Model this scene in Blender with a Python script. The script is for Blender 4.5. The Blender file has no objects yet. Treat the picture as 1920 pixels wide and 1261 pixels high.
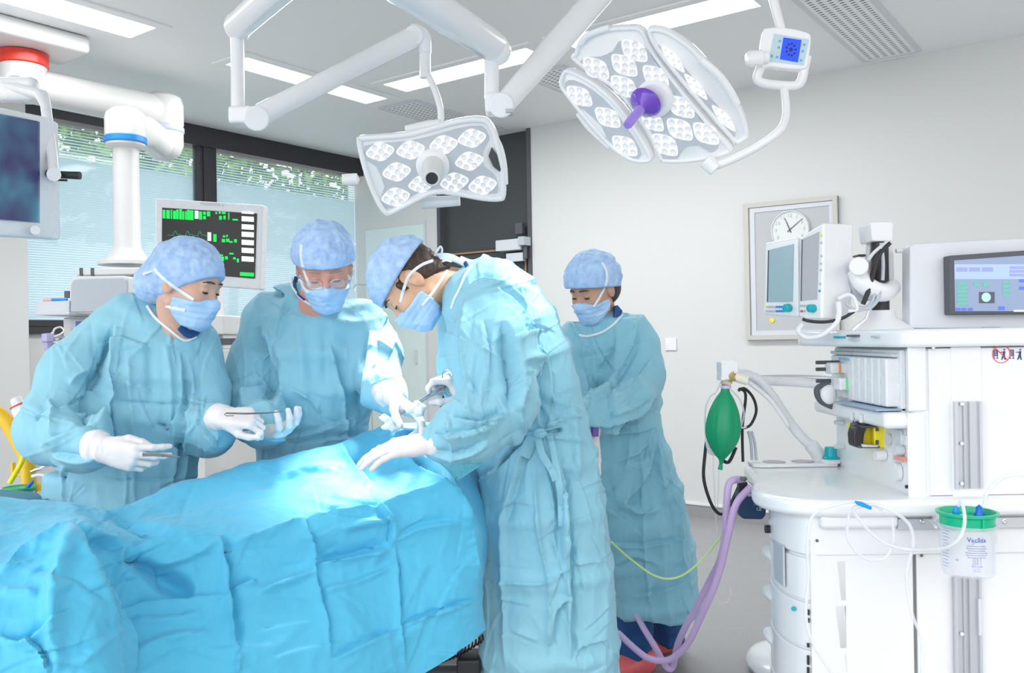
import bpy, bmesh, math, random
import numpy as np
from mathutils import Vector, Matrix, noise
random.seed(7)
S = bpy.context.scene
COL = S.collection
PI = math.pi

# ---------------------------------------------------------------- camera
CAMH, F, CX, CY, ROLL = 1.30, 1650.0, 960.0, 630.5, 0.016
CAM = Vector((0, 0, CAMH))
_ct, _st = math.cos(ROLL), math.sin(ROLL)
RX = Vector((_ct, 0, -_st)); UP = Vector((_st, 0, _ct)); FW = Vector((0, 1, 0))
cam = bpy.data.cameras.new('camera'); cam.sensor_width = 36; cam.lens = 36 * F / 1920.0
cam.clip_start = 0.05; cam.clip_end = 100
camo = bpy.data.objects.new('camera', cam); COL.objects.link(camo)
camo.matrix_world = Matrix(((RX.x, UP.x, -FW.x, 0), (RX.y, UP.y, -FW.y, 0), (RX.z, UP.z, -FW.z, CAMH), (0, 0, 0, 1)))
S.camera = camo

# ---------------------------------------------------------------- world and view
w = bpy.data.worlds.new('world'); S.world = w; w.use_nodes = True
w.node_tree.nodes['Background'].inputs[0].default_value = (0.97, 0.985, 1.0, 1)
_n = w.node_tree.nodes; _l = w.node_tree.links      # bright overhead and towards the window side, dimmer low down
_g = _n.new('ShaderNodeTexCoord'); _sp = _n.new('ShaderNodeSeparateXYZ'); _l.new(_g.outputs['Generated'], _sp.inputs[0])
_m1 = _n.new('ShaderNodeMapRange'); _m1.inputs['From Min'].default_value = -0.25; _m1.inputs['From Max'].default_value = 0.65
_m1.inputs['To Min'].default_value = 0.52; _m1.inputs['To Max'].default_value = 1.9; _l.new(_sp.outputs['Z'], _m1.inputs['Value'])
_m2 = _n.new('ShaderNodeMapRange'); _m2.inputs['From Min'].default_value = 0.8; _m2.inputs['From Max'].default_value = -0.8
_m2.inputs['To Min'].default_value = 0.55; _m2.inputs['To Max'].default_value = 1.35; _l.new(_sp.outputs['X'], _m2.inputs['Value'])
_mm = _n.new('ShaderNodeMath'); _mm.operation = 'MULTIPLY'; _l.new(_m1.outputs[0], _mm.inputs[0]); _l.new(_m2.outputs[0], _mm.inputs[1])
_l.new(_mm.outputs[0], _n['Background'].inputs[1])
S.view_settings.view_transform = 'Standard'; S.view_settings.look = 'None'
S.view_settings.exposure = 1.0
S.view_settings.use_curve_mapping = False
S.cycles.max_bounces = 7; S.cycles.diffuse_bounces = 4; S.cycles.transparent_max_bounces = 16
S.cycles.caustics_reflective = False; S.cycles.caustics_refractive = False
S.cycles.sample_clamp_indirect = 4.0
try:
    S.cycles.use_denoising = True
except Exception:
    pass

def area(name, loc, target, size, sizey, power, color=(1, 1, 1), spread=None):
    l = bpy.data.lights.new(name, 'AREA'); l.shape = 'RECTANGLE'; l.size = size; l.size_y = sizey
    l.energy = power; l.color = color
    if spread: l.spread = spread
    o = bpy.data.objects.new(name, l); COL.objects.link(o); o.location = loc
    d = (Vector(target) - Vector(loc)).normalized()
    o.rotation_euler = d.to_track_quat('-Z', 'Y').to_euler()
    return o
def spot(name, loc, target, power, angle, blend=0.6, rad=0.15, color=(1, 1, 1)):
    l = bpy.data.lights.new(name, 'SPOT'); l.energy = power; l.spot_size = angle; l.spot_blend = blend
    l.shadow_soft_size = rad; l.color = color
    o = bpy.data.objects.new(name, l); COL.objects.link(o); o.location = loc
    d = (Vector(target) - Vector(loc)).normalized()
    o.rotation_euler = d.to_track_quat('-Z', 'Y').to_euler()
    return o

# ---------------------------------------------------------------- picture to place
def ray(px, py):
    return RX * ((px - CX) / F) + UP * ((CY - py) / F) + FW
def P(px, py, Y):                       # the point at depth Y that stands at this pixel
    return CAM + ray(px, py) * Y
def PZ(px, py, z):                      # on a level plane
    r = ray(px, py); return CAM + r * ((z - CAMH) / r.z)
def PP(px, py, p0, n):                  # on any plane
    r = ray(px, py); n = Vector(n); return CAM + r * ((Vector(p0) - CAM).dot(n) / r.dot(n))
def proj(v):                            # numpy (N,3) -> pixel x, y
    d = v - np.array(CAM)
    a = d @ np.array(RX); b = d @ np.array(UP); y = d[:, 1]
    return CX + F * a / y, CY - F * b / y

# ---------------------------------------------------------------- room frame: u along the back wall, v along the window wall
CEIL = 2.975
CORNER = Vector((-1.412, 8.262, 0))
UD = Vector((0.8039, -0.5948, 0)); VD = Vector((-0.5948, -0.8039, 0))
def R(u, v, z=0): return CORNER + UD * u + VD * v + Vector((0, 0, z))
def onback(px, py, off=0.0):            # on the back wall, off metres in front of it
    return PP(px, py, R(0, off), VD)
def onwin(px, py, off=0.0):
    return PP(px, py, R(off, 0), UD)
def uv(p):
    d = Vector(p) - CORNER; return d.dot(UD), d.dot(VD), d.z

# ---------------------------------------------------------------- materials
MATS = {}
def mat(name, col, rough=0.5, metal=0.0, emit=0.0, alpha=1.0, trans=0.0, sheen=0.0, sss=0.0, bump=None, ecol=None, coat=0.0, spec=0.5):
    if name in MATS: return MATS[name]
    m = bpy.data.materials.new(name); m.use_nodes = True
    nt = m.node_tree; b = nt.nodes['Principled BSDF']
    b.inputs['Base Color'].default_value = (*col, 1); b.inputs['Roughness'].default_value = rough
    b.inputs['Metallic'].default_value = metal; b.inputs['Specular IOR Level'].default_value = spec
    if emit:
        b.inputs['Emission Color'].default_value = (*(ecol or col), 1); b.inputs['Emission Strength'].default_value = emit
    if alpha < 1: b.inputs['Alpha'].default_value = alpha
    if trans: b.inputs['Transmission Weight'].default_value = trans
    if sheen: b.inputs['Sheen Weight'].default_value = sheen
    if coat: b.inputs['Coat Weight'].default_value = coat
    if sss:
        b.inputs['Subsurface Weight'].default_value = sss; b.inputs['Subsurface Radius'].default_value = (0.012, 0.006, 0.004)
        b.inputs['Subsurface Scale'].default_value = 1.0
    tc = nt.nodes.new('ShaderNodeTexCoord')
    # every surface is slightly uneven: a faint procedural variation of the gloss
    nz = nt.nodes.new('ShaderNodeTexNoise'); nz.inputs['Scale'].default_value = 14
    nt.links.new(tc.outputs['Object'], nz.inputs['Vector'])
    mr = nt.nodes.new('ShaderNodeMapRange'); mr.inputs['To Min'].default_value = max(0, rough - 0.05); mr.inputs['To Max'].default_value = min(1, rough + 0.05)
    nt.links.new(nz.outputs['Fac'], mr.inputs['Value']); nt.links.new(mr.outputs['Result'], b.inputs['Roughness'])
    if bump:
        prev = None
        for (kind, scale, strength, dist, stretch) in bump:
            mp = nt.nodes.new('ShaderNodeMapping'); mp.inputs['Scale'].default_value = stretch
            nt.links.new(tc.outputs['Object'], mp.inputs['Vector'])
            if kind == 'noise':
                t = nt.nodes.new('ShaderNodeTexNoise'); t.inputs['Scale'].default_value = scale; t.inputs['Detail'].default_value = 3; out = t.outputs['Fac']
            elif kind == 'ridge':
                t = nt.nodes.new('ShaderNodeTexNoise'); t.noise_type = 'RIDGED_MULTIFRACTAL'; t.inputs['Scale'].default_value = scale; t.inputs['Detail'].default_value = 2; out = t.outputs['Fac']
            else:
                t = nt.nodes.new('ShaderNodeTexVoronoi'); t.inputs['Scale'].default_value = scale; out = t.outputs['Distance']
            nt.links.new(mp.outputs['Vector'], t.inputs['Vector'])
            bp = nt.nodes.new('ShaderNodeBump'); bp.inputs['Strength'].default_value = strength; bp.inputs['Distance'].default_value = dist
            nt.links.new(out, bp.inputs['Height'])
            if prev: nt.links.new(prev.outputs['Normal'], bp.inputs['Normal'])
            prev = bp
        nt.links.new(prev.outputs['Normal'], b.inputs['Normal'])
    MATS[name] = m
    return m
def mottled(m, c1, c2, scale, stretch=(1, 1, 1), detail=3, lo=0.35, hi=0.65):
    nt = m.node_tree; b = nt.nodes['Principled BSDF']
    tc = nt.nodes.new('ShaderNodeTexCoord'); mp = nt.nodes.new('ShaderNodeMapping'); mp.inputs['Scale'].default_value = stretch
    t = nt.nodes.new('ShaderNodeTexNoise'); t.inputs['Scale'].default_value = scale; t.inputs['Detail'].default_value = detail
    r = nt.nodes.new('ShaderNodeValToRGB'); r.color_ramp.elements[0].position = lo; r.color_ramp.elements[1].position = hi
    r.color_ramp.elements[0].color = (*c1, 1); r.color_ramp.elements[1].color = (*c2, 1)
    nt.links.new(tc.outputs['Object'], mp.inputs['Vector']); nt.links.new(mp.outputs['Vector'], t.inputs['Vector'])
    nt.links.new(t.outputs['Fac'], r.inputs['Fac']); nt.links.new(r.outputs['Color'], b.inputs['Base Color'])
    return m

WALL = mat('wall_paint', (0.70, 0.71, 0.70), 0.6)
CEILM = mat('ceiling_paint', (0.89, 0.91, 0.91), 0.55)
FLOORM = mottled(mat('floor_vinyl', (0.42, 0.44, 0.46), 0.35), (0.30, 0.30, 0.31), (0.36, 0.36, 0.37), 180)
DARKF = mat('window_frame_dark', (0.035, 0.035, 0.042), 0.4)
DARKP = mat('door_laminate', (0.060, 0.064, 0.068), 0.35)
WHITE = mat('white_plastic', (0.83, 0.84, 0.86), 0.28)
ENAMEL = mat('white_enamel', (0.84, 0.85, 0.87), 0.22, coat=0.3)
WARMW = mat('warm_white_enamel', (0.72, 0.72, 0.71), 0.3)
GREYP = mat('grey_plastic', (0.50, 0.54, 0.60), 0.4)
LGREY = mat('light_grey_plastic', (0.66, 0.69, 0.73), 0.4)
ALU = mat('brushed_aluminium', (0.62, 0.64, 0.67), 0.38, 0.55)
STEEL = mat('steel', (0.62, 0.62, 0.64), 0.22, 0.9)
BLACK = mat('black_plastic', (0.02, 0.02, 0.024), 0.4)
DGREY = mat('dark_grey_plastic', (0.09, 0.095, 0.11), 0.45)
RED = mat('red_plastic', (0.80, 0.05, 0.03), 0.3)
BLUEP = mat('blue_plastic', (0.02, 0.26, 0.72), 0.3)
TEAL = mat('teal_plastic', (0.0, 0.42, 0.48), 0.35)
YEL = mat('yellow_plastic', (0.92, 0.80, 0.03), 0.35)
AMBER = mat('yellow_enamel', (0.90, 0.55, 0.02), 0.3)
GREENP = mat('green_plastic', (0.0, 0.42, 0.20), 0.35)
LEDM = mat('lamp_glow', (1, 1, 1), 0.3, emit=1.25)
PANELM = mat('ceiling_light_glow', (1, 1, 1), 0.3, emit=2.2)

# ---------------------------------------------------------------- mesh building
class MB:
    def __init__(s): s.v = []; s.f = []
    def add(s, vs, fs):
        n = len(s.v); s.v += [tuple(x) for x in vs]; s.f += [tuple(i + n for i in q) for q in fs]; return s
    def box(s, c, d, ax=None):                 # centre, full sizes, optional axes
        c = Vector(c); X, Y, Z = ax or (Vector((1, 0, 0)), Vector((0, 1, 0)), Vector((0, 0, 1)))
        vs = [c + X * (d[0] / 2 * i) + Y * (d[1] / 2 * j) + Z * (d[2] / 2 * k) for i in (-1, 1) for j in (-1, 1) for k in (-1, 1)]
        return s.add(vs, [(0, 1, 3, 2), (4, 6, 7, 5), (0, 4, 5, 1), (2, 3, 7, 6), (0, 2, 6, 4), (1, 5, 7, 3)])
    def bb(s, a, b):                           # box from corner to corner
        a = Vector(a); b = Vector(b); return s.box((a + b) / 2, [abs(b[i] - a[i]) for i in range(3)])
    def prism(s, pts, vec):                    # outline extruded by vec
        pts = [Vector(p) for p in pts]; n = len(pts); vec = Vector(vec)
        vs = pts + [p + vec for p in pts]
        fs = [tuple(range(n))[::-1], tuple(range(n, 2 * n))] + [(i, (i + 1) % n, n + (i + 1) % n, n + i) for i in range(n)]
        return s.add(vs, fs)
    def tube(s, pts, r, seg=12, caps=True, flat=None):  # r number or list
        pts = [Vector(p) for p in pts]; n = len(pts)
        rs = r if isinstance(r, (list, tuple)) else [r] * n
        t0 = (pts[1] - pts[0]).normalized()
        nrm = t0.orthogonal().normalized() if flat is None else (Vector(flat) - t0 * t0.dot(Vector(flat))).normalized()
        vs = []; prev = t0
        for i, p in enumerate(pts):
            if i == 0: t = t0
            elif i == n - 1: t = (pts[-1] - pts[-2]).normalized()
            else: t = ((pts[i + 1] - p).normalized() + (p - pts[i - 1]).normalized()).normalized()
            q = prev.rotation_difference(t); nrm = (q @ nrm); nrm = (nrm - t * t.dot(nrm)).normalized(); prev = t
            b = t.cross(nrm)
            ra, rb = rs[i] if isinstance(rs[i], (list, tuple)) else (rs[i], rs[i])
            for k in range(seg):
                a = 2 * PI * k / seg; vs.append(p + nrm * (ra * math.cos(a)) + b * (rb * math.sin(a)))
        fs = [(i * seg + k, i * seg + (k + 1) % seg, (i + 1) * seg + (k + 1) % seg, (i + 1) * seg + k) for i in range(n - 1) for k in range(seg)]
        if caps: fs += [tuple(range(seg))[::-1], tuple(range((n - 1) * seg, n * seg))]
        return s.add(vs, fs)
    def cyl(s, a, b, r, seg=24, r2=None): return s.tube([a, b], [r, r if r2 is None else r2], seg)
    def lathe(s, c, prof, axis=(0, 0, 1), seg=32):   # prof: (radius, height)
        c = Vector(c); A = Vector(axis).normalized(); X = A.orthogonal().normalized(); Y = A.cross(X); vs = []
        for r, h in prof:
            for k in range(seg):
                a = 2 * PI * k / seg; vs.append(c + A * h + X * (r * math.cos(a)) + Y * (r * math.sin(a)))
        n = len(prof)
        fs = [(i * seg + k, i * seg + (k + 1) % seg, (i + 1) * seg + (k + 1) % seg, (i + 1) * seg + k) for i in range(n - 1) for k in range(seg)]
        fs += [tuple(range(seg))[::-1], tuple(range((n - 1) * seg, n * seg))]
        return s.add(vs, fs)
    def ell(s, c, r, ax=None, seg=20, rings=12):
        c = Vector(c); X, Y, Z = ax or (Vector((1, 0, 0)), Vector((0, 1, 0)), Vector((0, 0, 1)))
        if not isinstance(r, (list, tuple)): r = (r, r, r)
        vs = []
        for i in range(rings + 1):
            th = PI * i / rings + (1e-3 if i == 0 else (-1e-3 if i == rings else 0))
            for k in range(seg):
                a = 2 * PI * k / seg
                vs.append(c + X * (r[0] * math.sin(th) * math.cos(a)) + Y * (r[1] * math.sin(th) * math.sin(a)) + Z * (r[2] * math.cos(th)))
        fs = [(i * seg + k, (i + 1) * seg + k, (i + 1) * seg + (k + 1) % seg, i * seg + (k + 1) % seg) for i in range(rings) for k in range(seg)]
        return s.add(vs, fs)
    def quad(s, a, b, c, d): return s.add([a, b, c, d], [(0, 1, 2, 3)])
    def build(s, name, m, parent=None, bevel=0, smooth=False, seg=2, angle=35, subsurf=0, label=None):
        me = bpy.data.meshes.new(name)
        if parent is not None: o0 = parent['_w']
        else:
            a = np.array(s.v); o0 = [(a[:, 0].min() + a[:, 0].max()) / 2, (a[:, 1].min() + a[:, 1].max()) / 2, a[:, 2].min()]
        o0 = Vector(o0)
        me.from_pydata([tuple(Vector(v) - o0) for v in s.v], [], s.f); me.update()
        bm = bmesh.new(); bm.from_mesh(me); bmesh.ops.recalc_face_normals(bm, faces=bm.faces); bm.to_mesh(me); bm.free()
        o = bpy.data.objects.new(name, me); COL.objects.link(o)
        o['_w'] = list(o0)
        if parent is not None: o.parent = parent
        else: o.location = o0
        me.materials.append(m)
        if smooth:
            for p in me.polygons: p.use_smooth = True
        if bevel:
            b = o.modifiers.new('bevel', 'BEVEL'); b.width = bevel; b.segments = seg; b.limit_method = 'ANGLE'; b.angle_limit = math.radians(angle)
            for p in me.polygons: p.use_smooth = True
            b.harden_normals = True
        if subsurf:
            q = o.modifiers.new('s', 'SUBSURF'); q.levels = subsurf; q.render_levels = subsurf
        if smooth and not bevel:
            try:
                bm = bmesh.new(); bm.from_mesh(me)
                for e in bm.edges:
                    if len(e.link_faces) == 2 and e.calc_face_angle(0) > math.radians(angle): e.smooth = False
                bm.to_mesh(me); bm.free()
            except Exception: pass
        if label: o['label'] = label
        return o

def thing(name, loc, label, cat, group=None):
    o = bpy.data.objects.new(name, None); COL.objects.link(o); o.empty_display_size = 0.1
    o.location = Vector(loc); o['_w'] = list(Vector(loc)); return tag(o, label, cat, group)
def tag(o, label, cat, group=None):
    o['label'] = label; o['category'] = cat
    if group: o['group'] = group
    return o
def struct(o, label=None):
    o['kind'] = 'structure'
    if label: o['label'] = label
    return o
def rawmesh(name, V, Fc, m, parent=None, smooth=True, label=None):
    b = MB(); b.v = [tuple(x) for x in V]; b.f = [tuple(int(i) for i in q) for q in Fc]
    me = bpy.data.meshes.new(name)
    A = np.asarray(V, dtype=float)
    o0 = np.array(parent['_w']) if parent is not None else np.array([A[:, 0].mean(), A[:, 1].mean(), A[:, 2].min()])
    me.from_pydata((A - o0).tolist(), [], b.f); me.update()
    o = bpy.data.objects.new(name, me); COL.objects.link(o); o['_w'] = list(map(float, o0))
    if parent is not None: o.parent = parent
    else: o.location = Vector(o0)
    me.materials.append(m)
    if smooth: me.polygons.foreach_set('use_smooth', [True] * len(me.polygons))
    if label: o['label'] = label
    return o
def spline(pts, n=8, closed=False):            # Catmull-Rom through points
    pts = [Vector(p) for p in pts]; out = []; N = len(pts)
    rng = range(N) if closed else range(N - 1)
    for i in rng:
        g = (lambda k: pts[k % N]) if closed else (lambda k: pts[min(max(k, 0), N - 1)])
        p0, p1, p2, p3 = g(i - 1), g(i), g(i + 1), g(i + 2)
        for j in range(n):
            t = j / n
            out.append(0.5 * ((2 * p1) + (p2 - p0) * t + (2 * p0 - 5 * p1 + 4 * p2 - p3) * t * t + (3 * p1 - p0 - 3 * p2 + p3) * t ** 3))
    if not closed: out.append(pts[-1])
    return out
def spline2(pts, n=8, closed=False):
    return [(p.x, p.y) for p in spline([Vector((a, b, 0)) for a, b in pts], n, closed)]
def writing(name, text, m, parent, pos, right, up, size, align='CENTER', label=None, depth=0.0005):
    """flat lettering: pos = centre of the line; right / up = directions on the surface"""
    c = bpy.data.curves.new(name, 'FONT'); c.body = text; c.size = size; c.align_x = align; c.align_y = 'CENTER'; c.extrude = depth; c.resolution_u = 2
    tmp = bpy.data.objects.new(name, c); COL.objects.link(tmp)
    r = Vector(right).normalized(); u = Vector(up); u = (u - r * r.dot(u)).normalized(); n = r.cross(u)
    tmp.matrix_world = Matrix(((r.x, u.x, n.x, pos[0]), (r.y, u.y, n.y, pos[1]), (r.z, u.z, n.z, pos[2]), (0, 0, 0, 1)))
    bpy.context.view_layer.update()
    me = bpy.data.meshes.new_from_object(tmp); me.transform(tmp.matrix_world); bpy.data.objects.remove(tmp)
    o0 = Vector(parent['_w']); me.transform(Matrix.Translation(-o0))
    o = bpy.data.objects.new(name, me); COL.objects.link(o); o.parent = parent; o['_w'] = list(o0)
    me.materials.clear(); me.materials.append(m)
    if label: o['label'] = label
    return o
# ================================================================ THE ROOM
UL, VL = 7.6, 7.0     # extents of the room built
struct(MB().add([R(-0.1, -0.1, 0), R(UL, -0.1, 0), R(UL, VL + 1, 0), R(-0.1, VL + 1, 0), R(-0.1, -0.1, -0.1), R(UL, -0.1, -0.1), R(UL, VL + 1, -0.1), R(-0.1, VL + 1, -0.1)],
    [(0, 1, 2, 3), (4, 7, 6, 5), (0, 4, 5, 1), (1, 5, 6, 2), (2, 6, 7, 3), (3, 7, 4, 0)]).build('floor', FLOORM))
struct(MB().box(R(UL / 2, VL / 2 , CEIL + 0.05), (UL + 0.2, VL + 0.2, 0.1), (UD, VD, Vector((0, 0, 1)))).build('ceiling', CEILM))

def wallbox(u0, u1, v0, v1, z0, z1):
    return MB().box(R((u0 + u1) / 2, (v0 + v1) / 2, (z0 + z1) / 2), (abs(u1 - u0), abs(v1 - v0), abs(z1 - z0)), (UD, VD, Vector((0, 0, 1))))
# back wall: white pier with cupboard, dark door bay, long white wall
u_d0 = uv(onback(823, 500))[0]; u_d1 = uv(onback(996, 400))[0]
struct(wallbox(-0.15, u_d0, -0.15, 0, 0, CEIL).build('wall_pier', WALL), 'white wall pier between window and dark door')
struct(wallbox(u_d1, UL, -0.15, 0, 0, CEIL).build('wall_right', WALL), 'long white wall with the notice board')
struct(wallbox(u_d0, u_d1, -0.15, -0.05, 0, CEIL).build('wall_back', DARKP), 'dark panelled bay around the door')
# door in the dark bay
zt = uv(onback(900, 470))[2]
dr = thing('door_1', R((u_d0 + u_d1) / 2, -0.05, 0), 'dark grey door with copper coloured edge trim', 'door'); dr['kind'] = 'structure'
wallbox(u_d0 + 0.06, u_d1 - 0.08, -0.048, -0.03, 0, zt - 0.02).build('door_leaf', DARKP, dr)
COPPER = mat('door_edge_trim', (0.38, 0.22, 0.12), 0.4)
b = MB()
for (a, c, z0, z1) in ((u_d0 + 0.045, u_d0 + 0.06, 0, zt), (u_d1 - 0.08, u_d1 - 0.065, 0, zt), (u_d0 + 0.045, u_d1 - 0.065, zt - 0.015, zt)):
    b.box(R((a + c) / 2, -0.03, (z0 + z1) / 2), (c - a, 0.04, z1 - z0), (UD, VD, Vector((0, 0, 1))))
b.build('door_trim', COPPER, dr)
struct(wallbox(u_d0 - 0.005, u_d0 + 0.03, -0.05, 0.012, 0, CEIL).build('trim_1', DGREY), 'dark edge strip beside the door bay')
struct(wallbox(u_d1 - 0.03, u_d1 + 0.005, -0.05, 0.012, 0, CEIL).build('trim_2', DGREY), 'dark edge strip where the door bay meets the white wall')
# door closer
p = onback(967, 460, 0.0); u, v, z = uv(p)
dc = thing('door_closer', p, 'grey box door closer above the dark door', 'door closer')
MB().box(R(u - 0.02, 0.045, z), (0.25, 0.08, 0.09), (UD, VD, Vector((0, 0, 1)))).build('closer_body', LGREY, dc, bevel=0.006)
MB().box(R(u + 0.02, 0.03, z - 0.10), (0.17, 0.04, 0.07), (UD, VD, Vector((0, 0, 1)))).build('mounting_plate', LGREY, dc, bevel=0.004)
MB().box(R(u + 0.13, 0.06, z + 0.02), (0.06, 0.10, 0.07), (UD, VD, Vector((0, 0, 1)))).build('pivot_housing', GREYP, dc, bevel=0.005)
MB().cyl(R(u + 0.13, 0.05, z - 0.02), R(u + 0.13, 0.05, z - 0.12), 0.018).build('pivot_pin', DGREY, dc)
MB().box(R(u + 0.06, 0.02, z + 0.13), (0.07, 0.05, 0.09), (UD, VD, Vector((0, 0, 1)))).build('sensor_box', DGREY, dc, bevel=0.004)
# skirting: dark band then pale cove
struct(wallbox(u_d1, UL, 0, 0.012, 0, 0.085).build('baseboard_right', FLOORM), 'grey vinyl cove skirting')
struct(wallbox(u_d1, UL, 0, 0.018, 0.085, 0.098).build('trim_3', WHITE), 'pale line above the skirting')
# tall cupboard door set flush in the pier
ua = uv(onback(690, 600))[0]; ub = uv(onback(800, 600))[0]; zc = uv(onback(790, 615))[2]
cb = thing('wall_cupboard', R((ua + ub) / 2, 0, 0), 'pale glass fronted wall cupboard set in the white pier', 'cupboard')
GLASSG = mat('pale_glass_door', (0.72, 0.84, 0.82), 0.12)
ztop = uv(onback(790, 420))[2]
wallbox(ua, ub, 0.0, 0.02, 0.15, ztop).build('door', GLASSG, cb, bevel=0.003)
wallbox(ub + 0.006, ub + 0.02, 0.0, 0.024, 0.12, ztop + 0.03).build('door_frame', LGREY, cb)
h = wallbox(ub - 0.11, ub - 0.09, 0.02, 0.045, uv(onback(790, 680))[2], uv(onback(790, 655))[2]); h.build('handle', LGREY, cb)
# window wall : sill wall, dark frame, two windows, blinds
vleft = uv(onwin(16, 500))[1]
zs = uv(onwin(420, 612))[2]; zh = CEIL
struct(wallbox(-0.15, 0, 0, VL, 0, zs).build('wall_left', WALL), 'white wall below the windows')
vm = uv(onwin(388, 450))[1]; 
vr = 0.004
struct(wallbox(-0.10, 0.06, 0, vleft + 0.2, CEIL - 0.155, CEIL).build('trim_4', DARKF), 'dark window head frame under the ceiling')
# daylight seen through the glass : foliage beyond bright blinds
def blind_mat():
    m = bpy.data.materials.new('blind_slats'); m.use_nodes = True; nt = m.node_tree; N = nt.nodes; L = nt.links
    b = N['Principled BSDF']; b.inputs['Base Color'].default_value = (0.74, 0.86, 0.91, 1); b.inputs['Roughness'].default_value = 0.5
    tr = N.new('ShaderNodeBsdfTranslucent'); tr.inputs[0].default_value = (0.74, 0.89, 0.95, 1)
    mx = N.new('ShaderNodeMixShader'); mx.inputs[0].default_value = 0.5
    out = N['Material Output']
    L.new(b.outputs[0], mx.inputs[1]); L.new(tr.outputs[0], mx.inputs[2]); L.new(mx.outputs[0], out.inputs[0])
    return m
def garden_mat():
    m = bpy.data.materials.new('garden_leaves'); m.use_nodes = True; nt = m.node_tree; N = nt.nodes; L = nt.links
    b = N['Principled BSDF']; b.inputs['Roughness'].default_value = 0.6
    tc = N.new('ShaderNodeTexCoord'); n = N.new('ShaderNodeTexNoise'); n.inputs['Scale'].default_value = 6; n.inputs['Detail'].default_value = 4
    r = N.new('ShaderNodeValToRGB'); r.color_ramp.elements[0].color = (0.05, 0.17, 0.03, 1); r.color_ramp.elements[1].color = (0.30, 0.50, 0.13, 1)
    r.color_ramp.elements[0].position = 0.35; r.color_ramp.elements[1].position = 0.65
    L.new(tc.outputs['Object'], n.inputs['Vector']); L.new(n.outputs['Fac'], r.inputs['Fac']); L.new(r.outputs['Color'], b.inputs['Base Color'])
    return m
BLIND = blind_mat()
GLASS = mat('window_glass', (0.86, 0.95, 0.97), 0.03, alpha=0.10, spec=0.6)
wins = [(vr, vm - 0.045), (vm + 0.05, vleft + 0.25)]
for i, (v0, v1) in enumerate(wins):
    w_ = thing('window_%d' % (i + 1), R(0, (v0 + v1) / 2, zs), ('window with pale blind between the man in glasses and the white pier', 'wide window with pale blind behind the ceiling boom')[i], 'window')
    w_['kind'] = 'structure'
    fb = MB()
    for (a, c, z0, z1) in (([(v0 - 0.02, v0 + 0.03, zs, CEIL - 0.15)] if i else []) + [(v1 - 0.03, v1 + 0.02, zs, CEIL - 0.15), (v0, v1, zs, zs + 0.045)]):
        fb.box(R(-0.01, (a + c) / 2, (z0 + z1) / 2), (0.09, c - a, z1 - z0), (UD, VD, Vector((0, 0, 1))))
    fb.build('window_frame', DARKF, w_, bevel=0.004)
    MB().box(R(-0.03, (v0 + v1) / 2, (zs + CEIL - 0.15) / 2 + 0.02), (0.008, v1 - v0, CEIL - 0.15 - zs), (UD, VD, Vector((0, 0, 1)))).build('pane', GLASS, w_)
    # blind: slats, open towards the top so the garden shows
    bl = MB(); z = zs + 0.05; top = CEIL - 0.40
    while z < top:
        c = R(-0.065, (v0 + v1) / 2, z); bl.box(c, (0.0012, v1 - v0 - 0.004, 0.0158), (UD, VD, (Vector((0, 0, 1)) + UD * 0.1).normalized()))
        z += 0.0168
    while z < CEIL - 0.16:
        t = (z - top) / 0.24
        bl.box(R(-0.065, (v0 + v1) / 2, z), (0.0012, v1 - v0 - 0.004, 0.015), (UD, VD, (Vector((0, 0, 1)) + UD * (0.4 + 3.4 * t)).normalized())); z += 0.021
    bl.build('blind', BLIND, w_, label='pale blue horizontal slat blind')
struct(wallbox(-0.09, 0.045, vm - 0.05, vm + 0.05, zs - 0.03, CEIL - 0.14).build('trim_5', DARKF), 'dark upright between the two windows')
struct(wallbox(-0.09, 0.03, 0, vleft + 0.25, zs - 0.05, zs).build('trim_6', DARKF), 'dark window sill')
# return wall at the left edge of the view
struct(wallbox(0.0, 0.22, vleft - 0.02, VL, 0, CEIL).build('wall_near', WALL), 'white wall return at the left edge')
# the garden beyond the glass: leafy crowns in the light of the sky
GM = garden_mat(); rg = random.Random(3)
for gi in range(6):
    cpos = R(-2.6 - 0.3 * (gi % 2), -2.1 + gi * 1.5, 0)
    t = thing('tree', cpos, ('leafy tree seen through the window corner beside the pier', 'leafy tree behind the window nearest the pier', 'bright leafy tree seen above the small window blind', 'leafy tree behind the dark window upright', 'leafy tree seen beside the ceiling boom arm', 'leafy tree beyond the far left of the window')[gi], 'tree')
    MB().tube([cpos, cpos + Vector((0.1, 0, 2.2))], [0.09, 0.05], 8).build('trunk', mat('bark', (0.12, 0.08, 0.05), 0.8), t)
    lf = MB()
    for k in range(1500):
        a = rg.uniform(0, 2 * PI); h = rg.uniform(2.35, 4.8); rr = 0.74 * math.sqrt(rg.random())
        c = cpos + Vector((rr * math.cos(a), rr * math.sin(a), h))
        d = Vector((rg.gauss(0, 1), rg.gauss(0, 1), rg.gauss(0, 1))).normalized(); e = d.orthogonal().normalized(); s_ = rg.uniform(0.06, 0.12)
        lf.add([c - d * s_, c + e * s_ * 0.5, c + d * s_, c - e * s_ * 0.5], [(0, 1, 2, 3)])
    lf.build('foliage', GM, t)
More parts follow.
